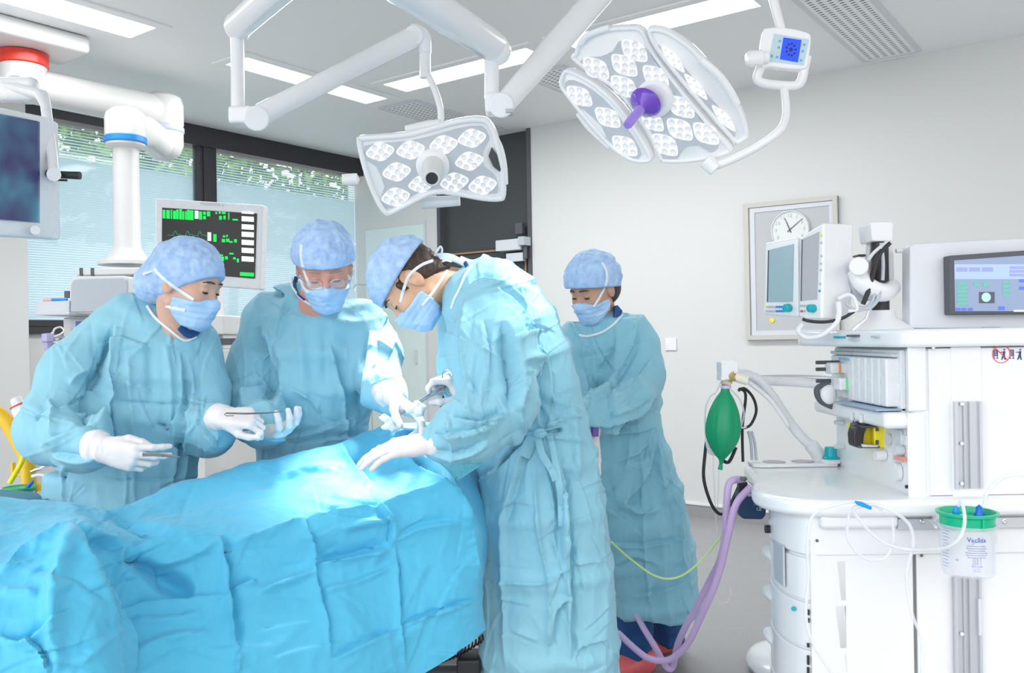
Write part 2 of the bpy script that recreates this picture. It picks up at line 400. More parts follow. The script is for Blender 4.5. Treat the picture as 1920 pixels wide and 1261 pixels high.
# ceiling lights ( frame + diffuser ), by their corners on the ceiling
def clight(px, label):
    q = [uv(PZ(x, y, CEIL)) for x, y in px]
    u0, u1 = min(a[0] for a in q), max(a[0] for a in q); v0, v1 = min(a[1] for a in q), max(a[1] for a in q)
    return u0, u1, v0, v1
def build_light(u0, u1, v0, v1, label, watt=40):
    t = thing('ceiling_light', R((u0 + u1) / 2, (v0 + v1) / 2, CEIL - 0.01), label, 'ceiling light', 'recessed strip lights in the ceiling')
    f = MB(); e = 0.06
    for (a, b_, c, d) in ((u0 - e, u0, v0 - e, v1 + e), (u1, u1 + e, v0 - e, v1 + e), (u0, u1, v0 - e, v0), (u0, u1, v1, v1 + e)):
        f.box(R((a + b_) / 2, (c + d) / 2, CEIL - 0.006), (b_ - a, d - c, 0.012), (UD, VD, Vector((0, 0, 1))))
    f.build('frame', CEILM, t, bevel=0.002)
    MB().box(R((u0 + u1) / 2, (v0 + v1) / 2, CEIL - 0.003), (u1 - u0, v1 - v0, 0.006), (UD, VD, Vector((0, 0, 1)))).build('diffuser', PANELM, t)
    a = area('ceiling_light_beam', R((u0 + u1) / 2, (v0 + v1) / 2, CEIL - 0.02), R((u0 + u1) / 2, (v0 + v1) / 2, 0), 1, 1, watt * (u1 - u0) * (v1 - v0), (1, 1, 1))
    a.data.size = u1 - u0; a.data.size_y = v1 - v0
    a.rotation_euler = (Matrix(((UD.x, VD.x, 0), (UD.y, VD.y, 0), (0, 0, -1))).transposed().transposed()).to_euler() if False else a.rotation_euler
    a.matrix_world = Matrix(((UD.x, -VD.x, 0, a.location.x), (UD.y, -VD.y, 0, a.location.y), (0, 0, 1, a.location.z), (0, 0, 0, 1)))
    return t
build_light(1.53, 1.74, 1.39, 2.55, 'short strip light above the window, nearest the window wall')
build_light(1.53, 1.78, 3.16, 4.6, 'strip light in the upper left above the ceiling boom mount', 14)
build_light(1.96, 3.11, 1.43, 1.65, 'strip light between the two lamp arms, angled up to the right')
build_light(3.33, 4.42, 1.42, 1.66, 'long strip light above the large three panel surgical lamp')
SLOT = mat('vent_slot_dark', (0.14, 0.15, 0.15), 0.7)
def vent(u0, u1, v0, v1, label):
    t = thing('ceiling_vent', R((u0 + u1) / 2, (v0 + v1) / 2, CEIL - 0.012), label, 'air vent', 'perforated ceiling vents')
    Z = Vector((0, 0, 1))
    MB().box(R((u0 + u1) / 2, (v0 + v1) / 2, CEIL - 0.005), (u1 - u0, v1 - v0, 0.01), (UD, VD, Z)).build('plate', CEILM, t)
    f = MB()
    for (a, b_, c, d) in ((u0 - .03, u0, v0 - .03, v1 + .03), (u1, u1 + .03, v0 - .03, v1 + .03), (u0, u1, v0 - .03, v0), (u0, u1, v1, v1 + .03)):
        f.box(R((a + b_) / 2, (c + d) / 2, CEIL - 0.006), (b_ - a, d - c, 0.012), (UD, VD, Z))
    f.build('frame', LGREY, t, bevel=0.002)
    s = MB(); n = int((v1 - v0) / 0.035)
    for row in range(6):
        uu = u0 + 0.03 + row * (u1 - u0 - 0.06) / 5
        for k in range(n):
            vv = v0 + 0.03 + k * (v1 - v0 - 0.06) / (n - 1)
            s.box(R(uu, vv, CEIL - 0.0105), (0.022, 0.009, 0.001), (UD, VD, Z))
    s.build('slots', SLOT, t)
vent(1.52, 1.82, 0.12, 1.2, 'perforated vent above the smaller surgical lamp')
vent(2.78, 3.06, 0.12, 1.2, 'perforated vent behind the slanting arm of the large lamp')
vent(4.60, 4.88, 0.12, 2.0, 'perforated vent in the upper right beside the lamp control unit')

# ---------------------------------------------------------------- ceiling boom on the left
def Rz(u, v, z): return R(u, v, z)
bt = thing('ceiling_boom', P(240, 495, 4.92), 'white ceiling boom with red and blue rings carrying the equipment rack', 'ceiling boom')
Z = Vector((0, 0, 1)); bz = 2.877
q1 = uv(PZ(172, 102, bz)); q2 = uv(PZ(120, 127, bz))
MB().box(R((q1[0] + q2[0]) / 2, q1[1] + 0.70, (bz + CEIL) / 2), (q1[0] - q2[0], 1.40, CEIL - bz), (UD, VD, Z)).build('ceiling_box', WARMW, bt, bevel=0.025)
ringc = PZ(43, 100, bz); Yb = ringc.y; s_ = Yb / F
pA = P(60, 158, Yb); pB = P(305, 212, 5.55); pC = P(235, 240, 4.92)
MB().lathe((ringc.x, ringc.y, 0), [(0.001, bz - .075), (0.118, bz - .075), (0.126, bz - .068), (0.126, bz - .006), (0.11, bz), (0.001, bz)]).build('red_ring', RED, bt, smooth=True)
MB().lathe((ringc.x, ringc.y, 0), [(0.001, pA.z - .09), (0.09, pA.z - .085), (0.115, pA.z - .03), (0.117, bz - .075), (0.001, bz - .074)]).build('upper_joint', WARMW, bt, smooth=True)
pA = Vector((ringc.x, ringc.y, pA.z))
MB().tube([pA, pA.lerp(pB, .5), pB], [0.095, 0.100, 0.105], 28).build('upper_arm', WARMW, bt, smooth=True)
MB().lathe(pB, [(0.001, -.09), (0.118, -.088), (0.125, -.07), (0.125, 0.05), (0.112, 0.095), (0.07, 0.12), (0.001, 0.125)], seg=36).build('elbow_joint', WARMW, bt, smooth=True)
MB().lathe(pB, [(0.001, -.125), (0.125, -.125), (0.128, -.12), (0.128, -.095), (0.125, -.09), (0.001, -.09)], seg=36).build('grey_ring', GREYP, bt, smooth=True)
MB().lathe(pB, [(0.001, -.30), (0.06, -.29), (0.105, -.25), (0.122, -.20), (0.122, -.125), (0.001, -.125)], seg=36).build('lower_joint', WARMW, bt, smooth=True)
e1 = pB - Z * 0.205
MB().tube([e1, e1.lerp(pC, .5) + Z * 0.03, pC], [0.088, 0.094, 0.094], 28).build('lower_arm', WARMW, bt, smooth=True)
MB().lathe(pC, [(0.001, -0.05), (0.108, -0.05), (0.108, 0.05), (0.10, 0.08), (0.065, 0.108), (0.001, 0.118)], seg=40).build('pole_cap', WARMW, bt, smooth=True)
MB().lathe(pC, [(0.001, -0.088), (0.109, -0.088), (0.113, -0.083), (0.113, -0.055), (0.108, -0.05), (0.001, -0.05)], seg=40).build('blue_ring', BLUEP, bt, smooth=True)
MB().lathe(pC, [(0.001, -0.118), (0.078, -0.116), (0.104, -0.10), (0.104, -0.088), (0.001, -0.088)], seg=40).build('collar', WARMW, bt, smooth=True)
zb = P(240, 497, 4.92).z
pole = MB().lathe((pC.x, pC.y, 0), [(0.001, zb), (0.155, zb), (0.155, zb + 0.018), (0.10, zb + 0.05), (0.072, zb + 0.10), (0.068, pC.z - 0.10), (0.001, pC.z - 0.098)], seg=36)
pole.build('pole', WARMW, bt, smooth=True)
# ---------------------------------------------------------------- equipment rack hanging from the boom
rk = thing('equipment_rack', (pC.x, pC.y, 0.55), 'white equipment rack hanging from the ceiling boom behind the left-hand woman', 'equipment rack')
def Bp(x0, x1, y0, y1, Y, d):  # box whose front face fills pixels x0..x1, y0..y1 at depth Y, d deep
    a = P(x0, y1, Y); c = P(x1, y0, Y)
    mb = MB(); mb.bb((a.x, Y, a.z), (c.x, Y + d, c.z)); return mb
Bp(143, 292, 501, 516, 4.725, 0.428).build('top_beam', WARMW, rk, bevel=0.006)
b = MB(); 
for x in (149, 170): 
    q = Bp(x, x + 5, 502, 517, 4.719, 0.013); b.add(q.v, q.f)
b.build('rail_clips', DGREY, rk)
Bp(240, 380, 517, 900, 4.788, 0.353).build('back_column', WARMW, rk, bevel=0.008)
Bp(242, 262, 532, 572, 4.775, 0.025).build('socket_panel', WHITE, rk, bevel=0.003)
b = MB()
for yy in (538, 547, 552, 563):
    q = Bp(248, 256, yy, yy + 3, 4.769, 0.006); b.add(q.v, q.f)
b.build('sockets', DGREY, rk)
Bp(118, 420, 590, 632, 4.662, 0.454).build('upper_unit', WARMW, rk, bevel=0.01)
Bp(130, 330, 596, 626, 4.649, 0.013).build('unit_panel', LGREY, rk, bevel=0.002)
Bp(142, 162, 602, 621, 4.642, 0.008).build('unit_screen', mat('lcd_blue', (0.02, 0.10, 0.30), 0.3, emit=0.3), rk)
Bp(134, 139, 616, 621, 4.642, 0.008).build('power_button', RED, rk, bevel=0.002)
Bp(378, 398, 634, 648, 4.612, 0.428).build('side_rail', STEEL, rk, bevel=0.002)
Bp(397, 404, 634, 647, 4.605, 0.441).build('rail_cap', DGREY, rk)
for (y0, y1) in ((655, 720), (723, 752)):
    d = Bp(300, 409, y0, y1, 4.561, 0.504).build('drawer', WARMW, rk, bevel=0.006)
Bp(398, 406, 662, 672, 4.551, 0.013).build('drawer_lock', DGREY, rk)
Bp(398, 404, 752, 760, 4.561, 0.378).build('lower_rail', DGREY, rk)

# thing resting on rack: grey anaesthesia display back
eq = thing('anaesthetic_monitor', P(185, 590, 4.473), 'grey backed equipment monitor standing on the rack left of the cap', 'monitor')
o = [(131, 528), (136, 521), (150, 518), (232, 517), (239, 520), (241, 530), (240, 586), (237, 588), (129, 588)]
MB().prism([P(x, y, 4.486) for x, y in o], (0, 0.12, 0)).build('casing', WARMW, eq, bevel=0.006)
o2 = [(133, 532), (138, 524), (152, 522), (230, 520), (237, 524), (239, 533), (238, 582), (234, 585), (131, 585)]
MB().prism([P(x, y, 4.479) for x, y in o2], (0, 0.02, 0)).build('back_panel', GREYP, eq, bevel=0.005)
Bp(120, 130, 545, 558, 4.536, 0.063).build('hinge', DGREY, eq, bevel=0.003)
# tray with two pens
tr = thing('side_tray', P(98, 588, 4.536), 'pale grey tray sticking out left of the grey monitor', 'tray')
MB().prism([P(x, y, 4.473) for x, y in ((68, 566), (130, 563), (130, 587), (66, 587))], (0, 0.25, 0)).build('tray_front', LGREY, tr, bevel=0.004)
MB().bb((P(64, 589, 4.410).x, 4.41, P(64, 591, 4.410).z), (P(130, 587, 4.410).x, 4.79, P(130, 585, 4.410).z)).build('tray_base', LGREY, tr, bevel=0.003)
for (x0, x1, m, nm, lb) in ((81, 97, mat('pink_plastic', (0.85, 0.45, 0.45), 0.4), 'pen', 'pink pen lying on the side tray'), (98, 126, BLUEP, 'pen', 'bright blue pen lying on the side tray')):
    tag(MB().cyl(P(x0, 562, 4.536), P(x1, 561.5, 4.536), 0.0076).build(nm, m, smooth=True), lb, 'pen')
# purple clamp + looped tube
LILAC = mat('lilac_plastic', (0.50, 0.47, 0.78), 0.4)
cu = thing('suction_holder', P(91, 655, 4.410), 'lilac plastic holder clipped to the rack rail', 'holder')
MB().lathe(P(91, 656, 4.410), [(0.001, 0), (0.021, 0), (0.025, 0.038), (0.034, 0.043), (0.031, 0.082), (0.001, 0.085)], seg=6).build('cup', LILAC, cu, bevel=0.003)
MB().cyl(P(100, 641, 4.410), P(140, 640, 4.410), 0.0076).build('stem', STEEL, cu, smooth=True)
MB().cyl(P(113, 641, 4.385), P(122, 641, 4.385), 0.0202).build('clamp_knob', DGREY, cu, smooth=True)
tag(MB().tube(spline([P(99, 625, 4.410), P(103, 616, 4.410), P(114, 613, 4.435), P(120, 620, 4.410), P(112, 627, 4.385), P(101, 630, 4.410), P(97, 622, 4.410)], 6), 0.0050, 8).build('coiled_tube', WHITE, smooth=True), 'small clear tube looped above the lilac holder', 'tube')

# ---------------------------------------------------------------- monitors on the left
sc_ = thing('imaging_monitor', P(45, 445, 2.3), 'dark screened white monitor hanging at the left edge', 'monitor')
Ym = 2.3
o = [(-90, 190), (0, 200), (86, 218), (90, 440), (86, 446), (0, 441), (-90, 436)]
MB().prism([P(x, y, Ym + 0.0015 * (x)) for x, y in o], (0, 0.07, 0)).build('casing', WHITE, sc_, bevel=0.006)
o = [(-80, 203), (0, 213), (71, 227), (71, 417), (0, 411), (-80, 404)]
def xray():
    m = bpy.data.materials.new('xray_image'); m.use_nodes = True; nt = m.node_tree; N = nt.nodes; L = nt.links
    b = N['Principled BSDF']; b.inputs['Roughness'].default_value = 0.15
    tc = N.new('ShaderNodeTexCoord'); n = N.new('ShaderNodeTexNoise'); n.inputs['Scale'].default_value = 7; n.inputs['Detail'].default_value = 2
    sp = N.new('ShaderNodeSeparateXYZ'); L.new(tc.outputs['Object'], sp.inputs[0])
    r = N.new('ShaderNodeValToRGB'); e = r.color_ramp.elements
    e[0].color = (0.012, 0.010, 0.045, 1); e[0].position = 0.35; e[1].color = (0.03, 0.13, 0.18, 1); e[1].position = 0.7
    e.new(0.52).color = (0.016, 0.05, 0.09, 1)
    L.new(tc.outputs['Object'], n.inputs['Vector']); L.new(n.outputs['Fac'], r.inputs['Fac'])
    mr = N.new('ShaderNodeMapRange'); mr.inputs['From Min'].default_value = -0.015; mr.inputs['From Max'].default_value = 0.0
    L.new(sp.outputs['X'], mr.inputs['Value'])
    mx = N.new('ShaderNodeMix'); mx.data_type = 'RGBA'; L.new(mr.outputs['Result'], mx.inputs[0]); L.new(r.outputs[0], mx.inputs[6]); mx.inputs[7].default_value = (0.022, 0.012, 0.06, 1)
    L.new(mx.outputs[2], b.inputs['Emission Color']); b.inputs['Emission Strength'].default_value = 1.0
    b.inputs['Base Color'].default_value = (0.02, 0.02, 0.04, 1)
    return m
MB().prism([P(x, y, Ym + 0.0015 * x - 0.006) for x, y in o], (0, 0.01, 0)).build('screen', xray(), sc_)
MB().cyl(P(66, 431, Ym + .06), P(66, 431, Ym + .095), 0.012).build('control_knob', WHITE, sc_, smooth=True)
o = [P(-60, 150, 2.55), P(0, 158, 2.55), P(50, 170, 2.53), P(78, 178, 2.52), P(86, 200, 2.5), P(92, 250, 2.47), P(99, 300, 2.43), P(101, 335, 2.42)]
MB().tube(o, [(0.022, 0.016)] * 3 + [(0.024, 0.016)] + [(0.016, 0.012)] * 3 + [(0.016, 0.012)], 12, flat=(0, 1, 0)).build('yoke', WHITE, sc_, smooth=True)
MB().box(P(30, 168, 2.55), (0.13, 0.05, 0.07)).build('yoke_head', WHITE, sc_, bevel=0.02)
MB().cyl(P(101, 327, 2.39), P(101, 327, 2.47), 0.018).build('yoke_joint', WHITE, sc_, smooth=True)
MB().tube([P(88, 325, 2.43), P(104, 327, 2.43), P(150, 329, 2.43)], [0.009, 0.01, 0.011], 16).build('grip', BLACK, sc_, smooth=True)
MB().cyl(P(104, 337, 2.43), P(126, 338, 2.43), 0.003).build('lever', BLACK, sc_, smooth=True)
# arm linking the monitor yoke to the ceiling box
MB().tube([P(30, 160, 2.6), P(28, 150, 3.4), P(40, 150, 4.5)], [0.03, 0.035, 0.045], 16).build('link_arm', WHITE, sc_, smooth=True)

mo = thing('vital_signs_monitor', P(390, 545, 4.25), 'white framed vital signs monitor with green traces on black', 'monitor')
Y2 = 4.20
cor = [(291, 371), (493, 384), (488, 543), (291, 528)]
c3 = [P(x, y, Y2 + (0.0 if x < 400 else 0.12)) for x, y in cor]
mb = MB().prism(c3, (0.01, 0.06, 0)); mb.build('casing', WHITE, mo, bevel=0.008)
e0 = (c3[1] - c3[0]); Wm = e0.length; ex = e0.normalized(); ez = (c3[0] - c3[3]); Hm = ez.length; ez = (ez - ex * ez.dot(ex)).normalized(); en = ex.cross(ez)
if en.y > 0: en = -en
def M(px, py, off=0.003): return PP(px, py, c3[0] + en * off, en)
BLK = mat('screen_black', (0.012, 0.012, 0.012), 0.2)
MB().prism([M(x, y, 0.002) for x, y in ((304, 389), (482, 400), (478, 522), (303, 508))], -en * 0.004).build('screen', BLK, mo)
GRN = mat('screen_green', (0.0, 0.5, 0.05), 0.4, emit=0.55, ecol=(0.0, 0.75, 0.08))
GRD = mat('screen_green_dim', (0.0, 0.2, 0.08), 0.4, emit=0.5, ecol=(0.0, 0.35, 0.18))
WHS = mat('screen_white', (0.7, 0.8, 0.7), 0.4, emit=0.4, ecol=(0.8, 0.9, 0.8))
def mq(b, x0, y0, x1, y1, off=0.0035):
    sl = 0.06; b.add([M(x0, y0 + sl * (x0 - 304), off), M(x1, y0 + sl * (x1 - 304), off), M(x1, y1 + sl * (x1 - 304), off), M(x0, y1 + sl * (x0 - 304), off)], [(0, 1, 2, 3)])
rr = random.Random(5)
def mq1(nm, m, *a, **k):
    b_ = MB(); mq(b_, *a, **k); return b_.build(nm, m, mo)
x = 305
while x < 357:
    wd = rr.uniform(2, 7); mq1('reading', GRN, x, 390 + rr.uniform(0, 4), x + wd, 409); x += wd + rr.uniform(0.6, 2)
for x, y, w_, h_ in [(373, 392, 6, 15), (381, 392, 5, 6), (381, 400, 5, 6), (388, 391, 6, 9), (404, 391, 3, 4), (410, 390, 4, 4), (416, 390, 7, 4), (411, 398, 5, 7), (419, 397, 4, 7), (428, 391, 2, 13), (436, 402, 10, 3), (400, 433, 6, 14), (418, 434, 4, 4), (424, 433, 3, 4), (416, 441, 6, 6), (424, 440, 6, 6), (430, 444, 6, 3), (439, 440, 5, 6), (400, 468, 6, 5), (408, 470, 10, 3), (414, 474, 6, 8), (422, 473, 5, 6), (430, 466, 8, 3), (437, 474, 5, 4), (444, 476, 4, 7)]:
    mq1('reading', GRN, x, y, x + w_, y + h_)
mq1('green_key', GRN, 450, 501, 476, 508)
def mline(b, pts, wpx=1.0):
    b.tube([M(x, y, 0.004) for x, y in pts], 0.0008 * wpx, 5)
b = MB()
pts = []
for i in range(60):
    x = 315 + i * 1.3; ph = (x - 322) / 23.0; k = ph - math.floor(ph); y = 441 - (9 * math.exp(-((k - .3) / .12) ** 2) + 3 * math.exp(-((k - .62) / .1) ** 2)) + (x - 315) * 0.02
    pts.append((x, y))
mline(b, pts, 1.3); mline(b, [(304, 466), (395, 471)], 1)
b.build('trace_line', GRD, mo)
for yy in (393, 402, 417, 431, 446, 461, 477): mq1('menu_button', WHS, 453, yy - 6, 476, yy + 3.5 if yy > 395 else yy - 2)
mq1('white_marker', WHS, 365, 391, 372, 406); mq1('white_marker', WHS, 389, 430, 396, 446); mq1('white_marker', WHS, 389, 464, 396, 474)
writing('brand_lettering', 'MONITOR 2', GREYP, mo, M(398, 383, 0.009), ex, ez, 0.020)
# arm behind the second monitor to the rack
MB().bb((P(285, 560, 4.4).x, 4.36, P(285, 560, 4.4).z), (P(350, 530, 4.4).x, 4.60, P(350, 530, 4.4).z)).build('rear_bracket', WARMW, mo, bevel=0.01)
# ================================================================ SURGICAL LAMPS
LAMPW = mat('lamp_enamel', (0.92, 0.925, 0.935), 0.25, coat=0.3)
LAMPG = mat('lamp_face_grey', (0.56, 0.59, 0.63), 0.4)
LENS = mat('lamp_lens', (0.93, 0.93, 0.93), 0.12, emit=0.22, ecol=(1, 0.99, 0.98))
LENSD = mat('lamp_lens_ring', (0.80, 0.80, 0.82), 0.15, emit=0.08)
PURPLE = mat('purple_handle', (0.16, 0.05, 0.55), 0.18, coat=0.5)
VIOLET = mat('violet_grip', (0.36, 0.22, 0.75), 0.2, coat=0.5)

def frame2(p0, n, upx):
    n = Vector(n).normalized(); return n
def outline(p0, n, pts, off=0.0):
    n = Vector(n).normalized()
    return [PP(x, y, Vector(p0) + n * off, n) for x, y in pts]
def slab(pts, n, t):     # outline pts (front side), body behind
    return MB().prism(pts, -Vector(n).normalized() * t)
def domed(pts, n, t, inset, name, m, parent):   # body with rounded back
    n = Vector(n).normalized(); c = sum(pts, Vector()) / len(pts); k = len(pts); V = []; Fc = []
    lv = [(0.97, 0.0), (1.0, -0.10), (1.0, -0.45), (0.96, -0.75), (0.85, -0.95), (0.6, -1.0)]
    for s, h in lv: V += [c + (p - c) * s + n * (t * h) for p in pts]
    for i in range(len(lv) - 1): Fc += [(i * k + j, i * k + (j + 1) % k, (i + 1) * k + (j + 1) % k, (i + 1) * k + j) for j in range(k)]
    Fc += [tuple(range(k))[::-1], tuple(range((len(lv) - 1) * k, len(lv) * k))]
    return MB().add(V, Fc).build(name, m, parent, smooth=True, angle=50)
def rim(pts, n, w_, h_, name, m, parent):        # raised edge band around a face
    n = Vector(n).normalized()
    k = len(pts); c = sum(pts, Vector()) / k; V = []; Fc = []
    inn = []
    for i, p in enumerate(pts):
        a, b_ = pts[i - 1], pts[(i + 1) % k]
        t = (b_ - a).normalized(); q = n.cross(t).normalized()
        if q.dot(c - p) < 0: q = -q
        inn.append(q)
    prof = [(0.0, 0.0), (0.0, 0.6), (0.2, 1.0), (0.75, 1.0), (1.0, 0.5), (1.0, 0.0)]
    for a, h in prof: V += [pts[i] + inn[i] * (w_ * a) + n * (h_ * h) for i in range(k)]
    m_ = len(prof)
    for i in range(m_): Fc += [(i * k + j, i * k + (j + 1) % k, ((i + 1) % m_) * k + (j + 1) % k, ((i + 1) % m_) * k + j) for j in range(k)]
    return MB().add(V, Fc).build(name, m, parent, smooth=True, angle=60)
def hexlens(parent, p0, n, c, a1, a2):
    """a cluster: rounded rhombus lens with bulbs; c centre px, a1/a2 half-axis vectors in px"""
    n = Vector(n).normalized()
    pts = []
    base = [(1, 0), (0.36, 0.95), (-0.36, 0.95), (-1, 0), (-0.36, -0.95), (0.36, -0.95)]
    base = [(1, 0), (0.5, 0.72), (0, 1.0), (-0.5, 0.72), (-1, 0), (-0.5, -0.72), (0, -1), (0.5, -0.72)]
    bb_ = spline2(base, 3, True)
    for u_, v_ in bb_: pts.append((c[0] + a1[0] * u_ + a2[0] * v_, c[1] + a1[1] * u_ + a2[1] * v_))
    o = outline(p0, n, pts, 0.004)
    body = MB().prism(o, n * 0.004).build('lamp_lens', LENS, parent, bevel=0.002)
    dots = MB(); cc = outline(p0, n, [c], 0.008)[0]
    A1 = outline(p0, n, [(c[0] + a1[0], c[1] + a1[1])], 0.008)[0] - cc; A2 = outline(p0, n, [(c[0] + a2[0], c[1] + a2[1])], 0.008)[0] - cc
    r0 = min(A1.length * .24, A2.length * .33)
    for u_, v_ in ((0.66, 0), (-0.66, 0), (0.05, 0.0), (0.3, 0.52), (-0.3, 0.52), (0.3, -0.52), (-0.3, -0.52)):
        dots.lathe(cc + A1 * u_ + A2 * v_, [(r0, 0), (r0, 0.002), (r0 * .82, 0.004), (r0 * .5, 0.0015), (0.0005, 0.0005)], axis=n, seg=12)
    dots.build('bulb_rings', LENSD, body, smooth=True)
    return body
def arm(parent, name, pts, r, m=None, seg=20): return MB().tube(pts, r, seg).build(name, m or LAMPW, parent, smooth=True)

# ---- smaller lamp (centre)
YA = 3.25; pA0 = P(810, 312, YA); tgt = Vector(P(700, 830, 2.55)); nA = (tgt - pA0).normalized(); nA = (nA + Vector((0.02, -0.75, 0.30))).normalized()
la = thing('surgical_lamp', P(815, 410, YA), 'smaller single panel surgical lamp hanging in front of the dark doorway', 'surgical lamp')
out = [(669, 262), (676, 255), (700, 253), (760, 248), (800, 238), (860, 222), (900, 219), (918, 226), (932, 250), (941, 290), (947, 330), (948, 368), (938, 377), (905, 376), (860, 368), (818, 364), (780, 380), (735, 403), (722, 402), (708, 385), (690, 345), (676, 300)]
oA = outline(pA0, nA, spline2(out, 3, True))
domed(oA, nA, 0.07, 0, 'housing', LAMPW, la)
fo = [(684, 274), (720, 268), (770, 263), (810, 254), (860, 240), (902, 236), (915, 250), (917, 262), (905, 285), (907, 310), (925, 325), (932, 340), (932, 362), (900, 360), (860, 353), (822, 352), (780, 362), (738, 388), (722, 388), (714, 368), (721, 350), (706, 312), (690, 302)]
MB().prism(outline(pA0, nA, spline2(fo, 2, True), 0.001), nA * 0.0035).build('face_panel', LAMPG, la)
rim(oA, nA, 0.020, 0.012, 'edge_rim', LAMPW, la)
for c, s in [((713, 284), 1), ((770, 281), 1), ((832, 271), 1), ((885, 259), 1), ((744, 322), 1), ((880, 302), 1), ((742, 369), 1), ((790, 345), .9), ((852, 341), 1), ((905, 347), 1)]:
    hexlens(la, pA0, nA, c, (27 * s, -5 * s), (4 * s, 17.5 * s))
# side handle ring on the right
hp = outline(pA0, nA, [(905, 262), (925, 258), (938, 280), (948, 320), (948, 352), (934, 350)], -0.01)
MB().tube(spline(outline(pA0, nA, [(922, 246), (938, 275), (946, 310), (948, 345)], -0.005), 5), 0.010, 10).build('side_handle', LAMPW, la, smooth=True)
MB().prism(outline(pA0, nA, [(922, 275), (932, 290), (939, 318), (937, 322), (925, 312), (916, 292)], 0.0135), nA * 0.0005).build('handle_opening', DARKP, la)
MB().lathe(outline(pA0, nA, [(652, 337)])[0], [(0.001, -0.02), (0.02, -0.02), (0.022, 0.0), (0.022, 0.035), (0.001, 0.045)], axis=(1, 0.1, 0.05)).build('side_knob', LAMPW, la, smooth=True)
hubA = outline(pA0, nA, [(812, 310)], 0.004)[0]
MB().lathe(hubA, [(0.001, 0.0), (0.062, 0), (0.062, 0.012), (0.05, 0.02), (0.001, 0.022)], axis=nA, seg=36).build('centre_hub', LAMPW, la, smooth=True)
hd = (P(808, 352, YA - 0.30) - hubA).normalized()
tip = hubA + hd * 0.19
CREAM = mat('cream_plastic', (0.80, 0.79, 0.76), 0.35)
MB().lathe(hubA, [(0.001, 0.0), (0.040, 0.0), (0.040, 0.05), (0.033, 0.10), (0.031, 0.185), (0.027, 0.192), (0.001, 0.192)], axis=hd, seg=32).build('camera_handle', CREAM, la, smooth=True)
MB().lathe(hubA + hd * 0.1915, [(0.001, 0.0), (0.021, 0.0), (0.021, 0.003), (0.001, 0.001)], axis=hd, seg=28).build('camera_eye', BLACK, la, smooth=True)
MB().lathe(outline(pA0, nA, [(805, 311)], 0.03)[0], [(0.001, 0), (0.007, 0), (0.006, 0.004), (0.001, 0.004)], axis=nA).build('sensor_dot', BLACK, la, smooth=True)
# mount bracket behind + arms
MB().tube([PP(760, 243, pA0 - nA * 0.06, nA), PP(800, 236, pA0 - nA * 0.07, nA), PP(826, 232, pA0 - nA * 0.06, nA)], [0.015, 0.02, 0.018], 12).build('bracket', LAMPW, la, smooth=True)
MB().tube([PP(790, 380, pA0 - nA * 0.07, nA), PP(862, 376, pA0 - nA * 0.07, nA)], [0.025, 0.02], 12).build('rear_cover', LAMPW, la, smooth=True)
YAr = 3.3
arm(la, 'hanging_rod', spline([P(826, 236, YAr), P(826, 205, YAr), P(815, 168, YAr), P(803, 142, YAr)], 6), 0.0125)
arm(la, 'lower_drop', [P(797, 146, YAr), P(797, 75, YAr)], 0.021)
arm(la, 'spring_arm_end', spline([P(797, 100, YAr), P(796, 72, YAr), P(788, 60, YAr), P(770, 56, YAr)], 4), 0.024)
YAl = 3.0
arm(la, 'spring_arm', [P(780, 67, YAr), P(640, 138, (YAr + YAl) / 2), P(490, 215, YAl)], [0.040, 0.036, 0.038])
MB().cyl(P(481, 222, YAl - 0.05), P(481, 222, YAl + 0.05), 0.042).build('arm_joint', LAMPW, la, bevel=0.006)
MB().cyl(P(776, 66, YAr - 0.04), P(776, 66, YAr + 0.04), 0.036).build('upper_joint', LAMPW, la, bevel=0.006)
MB().box(P(457, 219, YAl), (0.085, 0.085, 0.06)).build('knuckle', LAMPW, la, bevel=0.012)
arm(la, 'vertical_post', [P(446, 205, YAl), P(445, 62, YAl)], 0.023)
arm(la, 'ceiling_arm', [P(445, 50, YAl), P(490, 10, 2.75), P(640, -120, 2.2)], 0.045)
MB().ell(P(446, 50, YAl), (0.045, 0.05, 0.05)).build('post_cap', LAMPW, la, smooth=True)

# ---- larger lamp (right)
YB = 2.75; pB0 = P(1228, 178, YB); tgt = Vector(P(760, 800, 2.45)); nB = (tgt - pB0).normalized(); nB = (nB * 0.9 + Vector((0.05, -0.75, 0.0))).normalized()
lb = thing('surgical_lamp', P(1240, 320, YB), 'large three panel surgical lamp with purple grip, upper right', 'surgical lamp')
cen = [(1072, 110), (1078, 98), (1085, 78), (1110, 60), (1140, 52), (1175, 49), (1205, 54), (1230, 100), (1290, 180), (1340, 240), (1372, 275), (1368, 286), (1340, 296), (1290, 304), (1245, 304), (1236, 296), (1215, 250), (1160, 175), (1110, 140)]
lft = [(1052, 142), (1060, 130), (1080, 135), (1120, 158), (1165, 200), (1200, 250), (1222, 290), (1220, 302), (1205, 305), (1180, 300), (1150, 280), (1120, 250), (1090, 215), (1062, 180), (1050, 160)]
rgt = [(1214, 56), (1235, 52), (1262, 62), (1300, 90), (1340, 135), (1375, 180), (1395, 215), (1404, 250), (1398, 262), (1380, 270), (1372, 262), (1330, 215), (1270, 145), (1228, 90)]
